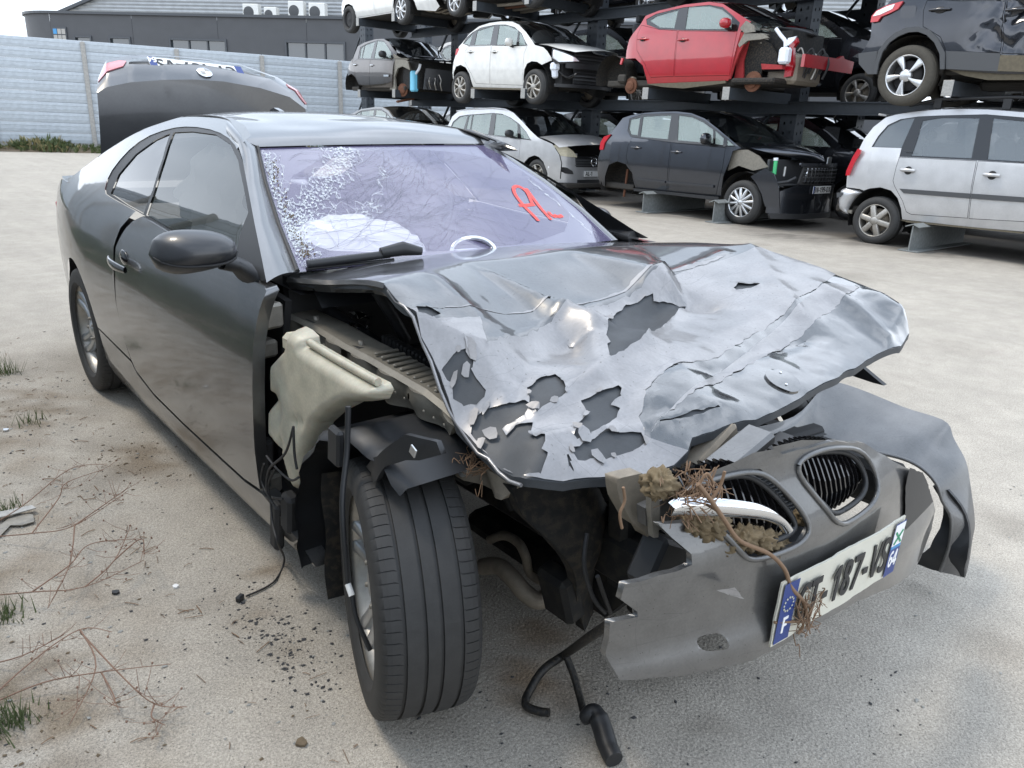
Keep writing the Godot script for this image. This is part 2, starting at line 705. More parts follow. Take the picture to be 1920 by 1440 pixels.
	M.hall = grime(std(0.40, 0.43, 0.47, 0.5, 0.3), dirt_tex, 0.35)
	M.window_dark = std(0.030, 0.040, 0.048, 0.08, 0.0, 0.0, 0.7)
	M.frame_dark = std(0.050, 0.056, 0.064, 0.5)
	M.ac_white = std(0.66, 0.66, 0.63, 0.5)
	M.weed = std(0.070, 0.090, 0.035, 0.85)
	M.weed.backlight_enabled = true
	M.weed.backlight = Color(0.15, 0.2, 0.05)
	M.weed_dry = std(0.22, 0.19, 0.09, 0.9)
	M.grass = std(0.045, 0.085, 0.022, 0.85)
	M.grit = std(0.045, 0.045, 0.047, 0.85)
	M.earth = grime(std(0.16, 0.125, 0.085, 0.95), dirt_tex, 3.0)
	M.white_bit = std(0.75, 0.75, 0.73, 0.5)

# ------------------------------------------------------------------ ground
func blot(p: Vector2, c: Vector2, r: Vector2) -> float:
	var d = (p - c) / r
	return clampf(1.0 - d.length(), 0, 1)

func build_ground():
	var xs = []
	var zs = []
	for v in [-160.0, -90.0, -50.0, -30.0, -20.0, -14.0, -10.0, -7.5, -6.0, -5.0, -4.2, -3.6]:
		xs.append(v)
	var x = -3.2
	while x < 3.0:
		xs.append(x)
		x += 0.05
	while x < 16.0:
		xs.append(x)
		x += 0.16
	for v in [17.0, 19.0, 22.0, 26.0, 32.0, 40.0, 60.0, 100.0, 160.0]:
		xs.append(v)
	for v in [-160.0, -110.0, -80.0, -60.0, -45.0, -36.0]:
		zs.append(v)
	var z = -30.0
	while z < -8.0:
		zs.append(z)
		z += 0.3
	while z < -4.5:
		zs.append(z)
		z += 0.12
	while z < 1.6:
		zs.append(z)
		z += 0.05
	for v in [1.8, 2.2, 3.0, 4.0, 6.0, 9.0, 14.0, 25.0, 60.0, 160.0]:
		zs.append(v)
	var n := FastNoiseLite.new()
	n.seed = 41
	n.frequency = 0.8
	n.fractal_octaves = 5
	var n2 := FastNoiseLite.new()
	n2.seed = 43
	n2.frequency = 5.0
	n2.fractal_octaves = 3
	var n3 := FastNoiseLite.new()
	n3.seed = 47
	n3.frequency = 1.2
	n3.fractal_octaves = 4
	var spots = []
	for k in 90:
		var near = rng.randf() < 0.6
		spots.append([Vector2(rng.randf_range(-1.6, 1.6), rng.randf_range(-2.5, 1.3)) if near else Vector2(rng.randf_range(-3.0, 8.5), rng.randf_range(-14.0, 0.0)), rng.randf_range(0.05, 0.16) if near else rng.randf_range(0.15, 0.5), rng.randf_range(0.10, 0.40)])
	var verts := PackedVector3Array()
	var cols := PackedColorArray()
	for zz in zs:
		for xx in xs:
			var p = Vector2(xx, zz)
			var a = n.get_noise_2d(xx, zz)
			var b = n2.get_noise_2d(xx, zz)
			# streaks swept along the lane beside the rack
			var st = n3.get_noise_2d(xx * 2.6 + 0.25 * sin(zz * 0.4), zz * 0.22)
			var st2 = n3.get_noise_2d(xx * 0.35 + 50, zz * 2.2)
			var v = 0.93 + 0.07 * a + 0.06 * b
			v += 0.08 * st + 0.06 * st2
			var c = Color(v, v, v)
			# earth washed in from the verge on the wreck's right, thin and patchy
			var e = smoothstep(-0.85, -1.55, xx + 0.10 * zz * 0.0) * smoothstep(2.0, -0.2, zz) * 0.55
			e = max(e, blot(p, Vector2(-1.33, -2.6), Vector2(0.55, 0.55)) * 1.5)
			e = max(e, blot(p, Vector2(-1.62, -0.45), Vector2(0.40, 0.55)) * 1.6)
			e = max(e, blot(p, Vector2(-0.93, -1.72), Vector2(0.20, 0.34)) * 1.3)
			e = max(e, blot(p, Vector2(-0.83, -0.69), Vector2(0.09, 0.07)) * 2.0)
			e = max(e, blot(p, Vector2(-0.97, -0.42), Vector2(0.13, 0.26)) * 0.9)
			e = clampf(e * (0.7 + 1.6 * b + 0.8 * a), 0, 1)
			c = c.lerp(Color(0.40, 0.33, 0.25), e * 0.8)
			# rust run-off beside the front wheel
			var ru = max(blot(p, Vector2(-0.50, 0.20), Vector2(0.16, 0.15)), blot(p, Vector2(-0.36, 0.06), Vector2(0.12, 0.1)))
			ru = clampf(ru * (1.2 + 2.0 * b), 0, 1)
			c = c.lerp(Color(0.66, 0.45, 0.25), ru * 0.65)
			# oil and wet grime under the stacked cars, with rack shade painted in
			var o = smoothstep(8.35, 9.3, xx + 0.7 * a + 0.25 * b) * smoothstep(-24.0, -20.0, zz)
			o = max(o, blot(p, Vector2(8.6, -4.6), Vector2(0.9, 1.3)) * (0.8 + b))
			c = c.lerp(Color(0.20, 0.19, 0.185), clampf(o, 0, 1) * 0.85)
			# patchy darker ground under the engine
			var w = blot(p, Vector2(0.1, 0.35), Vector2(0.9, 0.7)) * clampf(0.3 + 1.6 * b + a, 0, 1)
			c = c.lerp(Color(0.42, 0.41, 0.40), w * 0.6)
			for q in spots:
				if absf(q[0].x - xx) < q[1] and absf(q[0].y - zz) < q[1]:
					c = c.lerp(Color(0.45, 0.43, 0.41), clampf(blot(p, q[0], Vector2(q[1], q[1])) * 2.0 + b, 0, 1) * q[2])
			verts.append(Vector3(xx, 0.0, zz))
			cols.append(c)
	var idx := PackedInt32Array()
	var w2 = xs.size()
	for j in zs.size() - 1:
		for i in w2 - 1:
			var q = j * w2 + i
			idx.append_array([q, q + 1, q + w2 + 1, q, q + w2 + 1, q + w2])
	var norms := PackedVector3Array()
	norms.resize(verts.size())
	norms.fill(Vector3.UP)
	var arr = []
	arr.resize(Mesh.ARRAY_MAX)
	arr[Mesh.ARRAY_VERTEX] = verts
	arr[Mesh.ARRAY_NORMAL] = norms
	arr[Mesh.ARRAY_COLOR] = cols
	arr[Mesh.ARRAY_INDEX] = idx
	var am := ArrayMesh.new()
	am.add_surface_from_arrays(Mesh.PRIMITIVE_TRIANGLES, arr)
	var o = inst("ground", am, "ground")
	o.set_meta("kind", "structure")

# ------------------------------------------------------------------ fences
func slat_mesh(w: float) -> ArrayMesh:
	var s = st_new()
	var rows = []
	for p in [[-0.150, 0.0], [-0.146, 0.022], [-0.05, 0.030], [-0.045, 0.024], [0.045, 0.024], [0.05, 0.030], [0.135, 0.022], [0.142, 0.0]]:
		rows.append(PackedVector3Array([Vector3(-w / 2, p[0], p[1]), Vector3(w / 2, p[0], p[1])]))
	loft(s, rows, false, -1)
	var back = PackedVector3Array([Vector3(-w / 2, -0.150, 0), Vector3(w / 2, -0.150, 0), Vector3(w / 2, 0.142, 0), Vector3(-w / 2, 0.142, 0)])
	quad(s, back[0], back[1], back[2], back[3])
	return mesh_of(s)

func fence(called, label, start: Vector3, dir: Vector3, bays, pitch, rows, y0):
	var t = thing(called, label, "fence", start)
	t.rotation.y = atan2(-dir.z, dir.x)
	var sm = slat_mesh(pitch - 0.02)
	var ps = st_new()
	box(ps, Vector3(0, (y0 + rows * 0.295) * 0.5, 0), Vector3(0.13, y0 + rows * 0.295 - 0.06, 0.10), Basis(), 0.012)
	var pm = mesh_of(ps)
	for i in bays + 1:
		var p = inst("post", pm, "galv_post", t)
		p.position = Vector3(i * pitch, 0, 0.06)
		if i == bays:
			break
		for r in rows:
			var q = inst("slat", sm, "galv", t)
			q.position = Vector3((i + 0.5) * pitch, y0 + 0.15 + r * 0.295, 0.0)
	add_box("plinth", "plinth", t, Vector3(bays * pitch * 0.5, y0 * 0.5, -0.02), Vector3(bays * pitch, y0, 0.12))
	return t

func build_fence():
	var d = Vector3(0.9752, 0, 0.2212)
	fence("metal_fence", "tall pale galvanised fence of horizontal slats in front of dark building", Vector3(2.4, 0, -26.6) + d * (2.14 - 2.6 * 6), d, 15, 2.6, 10, 0.22)
	fence("metal_fence", "galvanised slat fence along the grass verge beside the wrecked coupe", Vector3(-2.75, 0.15, 4.0), Vector3(0, 0, -1), 10, 2.6, 10, 0.22)
	# verge in front of that second fence
	var s = st_new()
	var f = func(p: Vector2): return Vector3(p.x, 0.006 + 0.16 * smoothstep(-2.0, -2.6, p.x) + 0.025 * sin(p.x * 5.0 + p.y * 3.0) * smoothstep(-2.05, -2.4, p.x), p.y)
	panel(s, jag(P2([-3.6, -22, -1.95, -22, -1.9, -8, -2.0, 0, -1.95, 4, -3.6, 4]), 0.3, 0.03, 8), [], 0.2, f)
	var v = obj("verge", s, "earth")
	v.set_meta("kind", "structure")
	var vg := RandomNumberGenerator.new()
	vg.seed = 88
	s = st_new()
	flat(s)
	for i in 9000:
		var b0 = Vector3(vg.randf_range(-2.7, -1.98), 0.04, vg.randf_range(-12.0, 2.5))
		b0.y = f.call(Vector2(b0.x, b0.z)).y
		var a = vg.randf() * TAU
		var h = vg.randf_range(0.08, 0.34) * (0.6 + 0.5 * sin(b0.x * 3.0 + b0.z * 1.7))
		var sd = Vector3(-sin(a), 0, cos(a)) * 0.012
		tri(s, b0 - sd, b0 + sd, b0 + Vector3(cos(a) * h * 0.5, h, sin(a) * h * 0.5))
	tag(obj("verge_grass", s, "grass"), "green grass on the verge beside the wrecked coupe", "grass", "", "stuff")
	# weeds along the foot of the yard fence
	var pts = []
	var g := RandomNumberGenerator.new()
	g.seed = 77
	for i in 2600:
		var u = g.randf_range(-16.0, 16.0)
		var off = g.randf_range(0.15, 1.35)
		var dens = 0.55 + 0.45 * sin(u * 2.3) * sin(u * 0.9 + 1.0)
		if g.randf() > dens:
			continue
		pts.append([Vector3(2.4, 0, -26.6) + d * u + Vector3(-0.2212, 0, 0.9752) * off, (0.12 + 0.36 * g.randf() * dens) * (1.25 - 0.5 * absf(off - 0.6))])
	var ws = [st_new(), st_new()]
	for p in pts:
		var k = 0 if g.randf() < 0.72 else 1
		for j in 5:
			var a = g.randf() * TAU
			var h = p[1] * g.randf_range(0.5, 1.1)
			var b0 = p[0] + Vector3(cos(a), 0, sin(a)) * 0.05
			var tip = b0 + Vector3(cos(a) * h * 0.5, h, sin(a) * h * 0.5)
			var sd = Vector3(-sin(a), 0.2, cos(a)) * g.randf_range(0.012, 0.035)
			tri(ws[k], b0 - sd, b0 + sd, tip)
			var md = b0.lerp(tip, 0.6)
			tri(ws[k], md, md + sd * 2.2 + Vector3(0, 0.04, 0), tip + sd)
			tri(ws[k], md, md - sd * 2.2 + Vector3(0, 0.02, 0), tip - sd)
	tag(obj("weeds", ws[0], "weed"), "green weeds growing along the foot of the slat fence", "weeds", "", "stuff")
	tag(obj("dry_weeds", ws[1], "weed_dry"), "dry yellowed weeds among the green ones at fence foot", "weeds", "", "stuff")
	# low earth strip the weeds grow from
	var es = st_new()
	var ef = func(p: Vector2): return Vector3(2.4, 0, -26.6) + d * p.x + Vector3(-0.2212, 0, 0.9752) * p.y + Vector3(0, 0.006 + 0.10 * clampf((1.3 - p.y) * 1.2, 0, 1) + 0.03 * sin(p.x * 4.1) * sin(p.y * 7.0), 0)
	panel(es, jag(P2([-16, 0.02, 16, 0.02, 16, 1.35, -16, 1.35]), 0.3, 0.012, 5), [], 0.25, ef)
	var eo = obj("earth_strip", es, "earth")
	eo.set_meta("kind", "structure")

# ------------------------------------------------------------------ building behind
func build_building():
	var b0 = Vector3(8.3, 0, -45)
	var d = Vector3(0.6255, 0, 0.7802)
	var nrm = Vector3(0.7802, 0, -0.6255) # away from the camera
	var t = thing("warehouse", "low dark grey clad building with rounded corner behind the slat fence", "building", b0)
	# plan of the front: straight wall with a rounded left end
	var plan = []
	var rad = 3.2
	for k in 13:
		var a = PI * 0.5 * (1.0 - k / 12.0)
		var q = d * (-1.2 - rad * sin(a)) + nrm * (rad - rad * cos(a))
		plan.append(q)
	plan[0] = plan[1] + nrm * 9.0
	var wins = [[5.41, 8.4, 3.1, 4.58, 3], [11.52, 14.49, 3.1, 4.6, 3], [2.09, 3.21, 3.3, 4.58, 1], [0.11, 1.03, 3.3, 4.58, 1], [17.5, 20.5, 3.1, 4.6, 3], [24.0, 27.0, 3.1, 4.6, 3]]
	var s = st_new()
	var rows = []
	for q in plan:
		rows.append(PackedVector3Array([q, q + Vector3(0, 5.62, 0)]))
	loft(s, rows)
	obj("rounded_corner", s, "cladding", t)
	# straight wall split into cladding panels around the window openings
	var holes = []
	for w in wins:
		holes.append(P2([w[0], w[2], w[1], w[2], w[1], w[3], w[0], w[3]]))
	var u = -1.2
	while u < 40.0:
		var e = min(u + 4.6, 40.0)
		var ps = st_new()
		var f = func(p: Vector2): return d * p.x + Vector3(0, p.y, 0)
		panel(ps, P2([u + 0.008, 0.0, e - 0.008, 0.0, e - 0.008, 5.62, u + 0.008, 5.62]), holes, 0.5, f)
		obj("cladding_panel", ps, "cladding", t)
		u = e
	var bs = st_new()
	quad(bs, d * -1.2 + nrm * 0.5, d * 40.0 + nrm * 0.5, d * 40.0 + nrm * 0.5 + Vector3(0, 5.5, 0), d * -1.2 + nrm * 0.5 + Vector3(0, 5.5, 0))
	obj("inner_wall", bs, "window_dark", t)
	var cp = st_new()
	for i in plan.size() - 1:
		if i > 0:
			bar(cp, plan[i] + Vector3(0, 5.67, 0), plan[i + 1] + Vector3(0, 5.67, 0), 0.2, 0.12)
	bar(cp, d * -1.2 + Vector3(0, 5.67, 0), d * 40.0 + Vector3(0, 5.67, 0), 0.2, 0.12)
	obj("coping", cp, "frame_dark", t)
	var rs = st_new()
	quad(rs, d * -4.4 + nrm * 3.2 + Vector3(0, 5.6, 0), d * 40.0 + Vector3(0, 5.6, 0), d * 40.0 + nrm * 14.0 + Vector3(0, 5.6, 0), d * -4.4 + nrm * 14.0 + Vector3(0, 5.6, 0))
	obj("flat_roof", rs, "plinth", t)
	for w in wins:
		var wp = thing_window(t, w, d, nrm)
	# blue and grey mosaic window in the rounded part
	var ms = st_new()
	box(ms, d * -0.70 + Vector3(0, 4.35, 0) - nrm * 0.03, Vector3(0.82, 1.3, 0.05), Basis(d, Vector3.UP, nrm))
	var mo = obj("mosaic_window", ms, "frame_dark", t)
	for i in 3:
		for j in 4:
			var c = st_new()
			box(c, d * (-0.93 + i * 0.24) + Vector3(0, 3.92 + j * 0.29, 0) - nrm * 0.062, Vector3(0.20, 0.24, 0.02), Basis(d, Vector3.UP, nrm))
			obj("pane", c, "sky_blue" if (i * 3 + j * 5) % 7 == 1 else "galv_post", mo)
	# pale metal hall behind
	var hall = thing("metal_hall", "pale blue grey corrugated metal hall rising behind the dark building", "building", b0 + Vector3(4, 0, -4))
	var hs = st_new()
	var hr = []
	for k in 64:
		var y = 5.4 + k * 0.09
		var left = -4.65 + max(0.0, y - 6.3) * 2.97
		var off = nrm * (0.03 if k % 2 else 0.0)
		hr.append(PackedVector3Array([d * left + off + Vector3(0, y, 0), d * 42.0 + off + Vector3(0, y, 0)]))
	loft(hs, hr, false, -1)
	obj("corrugated_wall", hs, "hall", hall)
	var ts = st_new()
	bar(ts, d * -4.75 + Vector3(0, 6.25, 0) - nrm * 0.1, d * 9.7 + Vector3(0, 11.15, 0) - nrm * 0.1, 0.2, 0.16)
	obj("verge_trim", ts, "frame_dark", hall)
	var ac = [[7.47, 8.36, 6.38, 6.82], [8.69, 9.39, 6.38, 6.68], [10.08, 10.94, 6.38, 6.99], [11.24, 12.14, 6.40, 6.92]]
	for i in 4:
		var q = ac[i]
		var labels = ["small white outdoor cooling unit with coiled pipes above it on the roof", "smallest white cooling unit on the dark building's roof", "largest white cooling unit on roof, one fan", "white cooling unit on roof beside the largest one"]
		var a = thing("cooling_unit", labels[i], "air conditioner", b0 + Vector3(4, 0, -4) + d * (q[0] + q[1]) * 0.5 + Vector3(0, 5.6, 0) - nrm * 0.9, "cooling units on the roof")
		var w = q[1] - q[0]
		var h = q[3] - 5.6 - 0.12
		add_box("casing", "ac_white", a, Vector3(0, h / 2 + 0.1, 0), Vector3(w, h, 0.4), Basis(d, Vector3.UP, nrm), 0.02)
		var fs = st_new()
		lathe(fs, [Vector2(0.0, -0.215), Vector2(w * 0.30, -0.215), Vector2(w * 0.34, -0.205)], Transform3D(Basis(nrm, Vector3.UP, -d), Vector3(0, h * 0.62 + 0.1, 0) - d * w * 0.12), 20)
		obj("fan_grille", fs, "trim_grey", a)
		add_box("foot", "frame_dark", a, Vector3(0, 0.05, 0), Vector3(w * 0.9, 0.1, 0.3), Basis(d, Vector3.UP, nrm))
		if i == 0:
			for k in 3:
				var pp = st_new()
				tube(pp, spline(P3([-0.1 + k * 0.1, 0.5 + h, 0, -0.1 + k * 0.14, h + 0.8, 0.05, 0.05 + k * 0.2, h + 0.75, 0.1, 0.2, h + 0.45 + k * 0.12, 0.1])), 0.025, 6)
				obj("pipe", pp, "ac_white", a)

func thing_window(t, w, d, nrm):
	var y = (w[2] + w[3]) * 0.5
	var hh = w[3] - w[2]
	var s = st_new()
	var bas = Basis(d, Vector3.UP, nrm)
	for k in 2:
		box(s, d * w[k] + Vector3(0, y, 0), Vector3(0.09, hh + 0.1, 0.12), bas)
		box(s, d * (w[0] + w[1]) * 0.5 + Vector3(0, w[2 + k], 0), Vector3(w[1] - w[0], 0.09, 0.11), bas)
	var fr = obj("window", s, "frame_dark", t)
	var n = w[4]
	for k in n:
		var a = lerpf(w[0], w[1], float(k) / n)
		var b = lerpf(w[0], w[1], float(k + 1) / n)
		var g = st_new()
		box(g, d * (a + b) * 0.5 + Vector3(0, y, 0) + nrm * 0.06, Vector3(b - a - 0.06, hh - 0.06, 0.02), bas)
		obj("pane", g, "window_dark", fr)
		if k > 0:
			var ms = st_new()
			box(ms, d * a + Vector3(0, y, 0) + nrm * 0.03, Vector3(0.07, hh, 0.08), bas)
			obj("mullion", ms, "frame_dark", fr)
	return fr

# ------------------------------------------------------------------ storage rack
func build_rack():
	# upright: a pierced channel column
	var upright := func(h: float) -> Array:
		var s = st_new()
		var holes = []
		var y = 0.25
		while y < h - 0.2:
			holes.append(P2([-0.075, y, -0.045, y, -0.045, y + 0.045, -0.075, y + 0.045]))
			holes.append(P2([0.045, y + 0.02, 0.075, y + 0.02, 0.075, y + 0.065, 0.045, y + 0.065]))
			y += 0.16
		panel(s, P2([-0.15, 0, 0.15, 0, 0.15, h, -0.15, h]), holes, 0.08, func(p: Vector2): return Vector3(-0.14, p.y, p.x))
		panel(s, P2([-0.14, 0, 0.14, 0, 0.14, h, -0.14, h]), holes, 0.08, func(p: Vector2): return Vector3(p.x, p.y, 0.15))
		panel(s, P2([-0.14, 0, 0.14, 0, 0.14, h, -0.14, h]), [], 0.5, func(p: Vector2): return Vector3(p.x, p.y, -0.15))
		panel(s, P2([-0.15, 0, 0.15, 0, 0.15, h, -0.15, h]), [], 0.5, func(p: Vector2): return Vector3(0.14, p.y, p.x))
		var w = st_new()
		box(w, Vector3(-0.02, h / 2, 0.0), Vector3(0.14, h, 0.16))
		return [mesh_of(s), mesh_of(w)]
	var um = upright.call(5.2)
	var foot = st_new()
	box(foot, Vector3(0, 0.012, 0), Vector3(0.42, 0.02, 0.42))
	var fm = mesh_of(foot)
	var bay_words = ["between the grey hatchback and silver people carrier", "behind the silver minivan's front", "beside the rear of the white hatchback", "beyond the brown hatchback"]
	var zsl = [-6.15, -10.97, -15.85, -20.5, -1.35]
	for xx in [10.95, 13.05]:
		for i in zsl.size():
			if xx > 12 and i == 4:
				continue
			var lab = ["pierced steel rack column rising behind the bonnet of the dark grey car", "pierced steel rack column rising behind the silver minivan", "pierced steel rack column behind the white hatchback's rear wheel", "far pierced steel rack column beyond the brown hatchback", "steel rack column behind the silver people carrier"][i]
			if xx > 12:
				lab = lab.replace("rack column", "rear row rack column")
			var t = thing("rack_column", lab, "rack", Vector3(xx, 0, zsl[i]), "rack columns")
			inst("column", um[0], "rack_steel", t)
			inst("core", um[1], "rack_steel", t)
			inst("foot_plate", fm, "rack_end", t)
			var br = st_new()
			bar(br, Vector3(0.0, 2.1, -0.1), Vector3(0.0, 1.05, -0.95), 0.05, 0.03)
			bar(br, Vector3(0.0, 4.0, -0.1), Vector3(0.0, 2.95, -0.95), 0.05, 0.03)
			obj("brace", br, "rack_steel", t)
	# long beams
	for lv in [1.80, 3.52]:
		for xx in [10.66, 13.3]:
			var s = st_new()
			for q in [[0.0, 0.02, 0.20], [0.09, 0.12, 0.02], [-0.09, 0.12, 0.02]]:
				box(s, Vector3(0, q[0], -9.3), Vector3(q[1], q[2], 16.6))
			var o = obj("rack_beam", s, "rack_steel")
			o.position = Vector3(xx, lv, 0)
			tag(o, "long dark steel beam carrying the %s row of cars, %s side" % ["second" if lv < 2 else "top", "lane" if xx < 12 else "fence"], "beam", "rack beams")
	# arms with pale end plates
	var asr = st_new()
	box(asr, Vector3(0.86, 0, 0), Vector3(1.74, 0.17, 0.11))
	var amm = mesh_of(asr)
	var esr = st_new()
	box(esr, Vector3(-0.016, 0, 0), Vector3(0.014, 0.185, 0.125), Basis(), 0.003)
	var emm = mesh_of(esr)
	var hold = {2: ["black crossover", "black crossover", "red hatchback", "red hatchback", "white hatchback", "white hatchback", "brown hatchback", "brown hatchback"], 3: ["slate top row car", "slate top row car", "black top row car", "black top row car", "grey top row car", "grey top row car", "white top row hatchback", "white top row hatchback"]}
	var az = [-1.3, -2.9, -6.12, -7.73, -10.89, -12.53, -15.70, -17.39]
	for lv in [2, 3]:
		for i in az.size():
			var t = thing("rack_arm", "grey rack arm with pale end plate under %s of %s" % ["front" if i % 2 == 0 else "rear", hold[lv][i]], "rack", Vector3(8.92, 1.93 + (0.06 if i < 2 else 0.0) if lv == 2 else 3.62, az[i]), "rack arms")
			inst("arm", amm, "rack_steel", t)
			inst("end_plate", emm, "rack_end", t)
			var t2 = thing("rack_arm", "rear row rack arm, behind the %s of %s" % ["front" if i % 2 == 0 else "rear", hold[lv][i]], "rack", Vector3(13.3, 1.90 if lv == 2 else 3.62, az[i] - 0.2), "rear rack arms")
			inst("arm", amm, "rack_steel", t2)
	# low supports under the ground row
	var ss = st_new()
	box(ss, Vector3(0.85, 0.17, 0), Vector3(1.75, 0.32, 0.014))
	var wm = mesh_of(ss)
	ss = st_new()
	box(ss, Vector3(0.85, 0.012, 0), Vector3(1.78, 0.014, 0.26))
	var bm = mesh_of(ss)
	ss = st_new()
	for k in [-1, 1]:
		box(ss, Vector3(0.85, 0.335, 0.045 * k), Vector3(1.78, 0.012, 0.10), Basis(Vector3(1, 0, 0), 0.38 * k))
	var tm = mesh_of(ss)
	var sl = [[-2.88, "short steel floor support under the silver people carrier's rear door"], [-5.93, "steel floor support beside the front wheel of the grey car"], [-7.38, "steel floor support under the rear door of the grey car"], [-1.0, "steel floor support under the front of the people carrier"], [-10.7, "steel floor support beneath the silver minivan's front"], [-12.3, "steel floor support beneath the silver minivan's rear"]]
	for q in sl:
		var t = thing("floor_support", q[1], "support", Vector3(8.72, 0.0, q[0]), "steel floor supports")
		inst("web", wm, "support", t)
		inst("base_plate", bm, "support", t)
		inst("angled_top", tm, "support", t)
# ------------------------------------------------------------------ wheels
func rim_mesh(kind: String, r: float) -> Array:
	var key = kind + "%.3f" % r
	if wheel_cache.has(key):
		return wheel_cache[key]
	var rr = r * 0.68
	var ty = st_new()
	var w = 0.19
	lathe(ty, [Vector2(rr * 0.97, -w * 0.9), Vector2(rr * 1.03, -w * 0.98), Vector2(r * 0.93, -w), Vector2(r * 0.985, -w * 0.9), Vector2(r, -w * 0.72), Vector2(r, -w * 0.3), Vector2(r * 0.985, -w * 0.28), Vector2(r * 0.985, -w * 0.24), Vector2(r, -w * 0.22), Vector2(r, -0.055), Vector2(r * 0.985, -0.018), Vector2(r * 0.92, 0.006), Vector2(r * 0.80, 0.014), Vector2(rr * 1.02, 0.008), Vector2(rr * 0.985, -0.004)], Transform3D(), 40)
	var sp = st_new()
	# rim ring and well
	lathe(sp, [Vector2(rr * 0.99, -0.004), Vector2(rr, 0.006), Vector2(rr * 0.965, 0.008), Vector2(rr * 0.93, -0.012), Vector2(rr * 0.90, -0.06), Vector2(rr * 0.88, -0.17)], Transform3D(), 36)
	var spec = {"twelve": [12, 0.105, 0.115, 0.02], "star": [5, 0.05, 0.27, 0.008], "six": [6, 0.22, 0.22, 0.016], "eight": [8, 0.05, 0.15, 0.012], "five": [5, 0.15, 0.13, 0.0], "ten": [10, 0.05, 0.05, -0.004], "seven": [7, 0.09, 0.11, 0.008]}
	if kind == "steel":
		lathe(sp, [Vector2(0.0, -0.02), Vector2(rr * 0.2, -0.015), Vector2(rr * 0.42, -0.045), Vector2(rr * 0.62, -0.02), Vector2(rr * 0.9, -0.05)], Transform3D(), 30)
	else:
		var q = spec[kind]
		var hub = rr * (0.30 if kind != "twelve" else 0.22)
		lathe(sp, [Vector2(0.0, 0.012 + q[3]), Vector2(hub * 0.7, 0.010 + q[3]), Vector2(hub, 0.0 + q[3] * 0.6), Vector2(hub * 1.02, -0.05)], Transform3D(), 24, 2)
		for k in q[0]:
			var a = TAU * (k + 0.3) / q[0]
			var tw = 0.22 if kind == "eight" else (0.12 if kind == "star" else 0.0)
			var rows = []
			for j in 5:
				var f = j / 4.0
				var rad = lerpf(hub * 0.8, rr * 0.95, f)
				var ww = lerpf(q[1], q[2], f) * r
				var aa = a + tw * f
				var c = Vector3(0, cos(aa), sin(aa))
				var e = Vector3(0, -sin(aa), cos(aa))
				var hgt = lerpf(0.008 + q[3], 0.004, f * f)
				rows.append(PackedVector3Array([c * rad + e * ww * 0.5 + Vector3(-0.035, 0, 0), c * rad + e * ww * 0.5 + Vector3(hgt - 0.006, 0, 0), c * rad + e * ww * 0.3 + Vector3(hgt, 0, 0), c * rad - e * ww * 0.3 + Vector3(hgt, 0, 0), c * rad - e * ww * 0.5 + Vector3(hgt - 0.006, 0, 0), c * rad - e * ww * 0.5 + Vector3(-0.035, 0, 0)]))
			loft(sp, rows, false, 3)
	var bk = st_new()
	lathe(bk, [Vector2(0.0, -0.075), Vector2(rr * 0.72, -0.075), Vector2(rr * 0.74, -0.095), Vector2(0.0, -0.1)], Transform3D(), 28)
	wheel_cache[key] = [mesh_of(ty), mesh_of(sp), mesh_of(bk)]
	return wheel_cache[key]

# right-hand wheels look towards -x
func wheel(t, c: Vector3, r: float, kind: String, rim = "alu", tyre = "tyre", turn = 0.0, left = false, brake = "cast"):
	var m = rim_mesh(kind, r)
	var o = inst("wheel", m[0], tyre, t)
	o.transform = Transform3D(Basis(Vector3.UP, (0.0 if left else PI) + turn), c)
	inst("rim", m[1], rim, o)
	inst("brake_disc", m[2], brake, o)
	return o

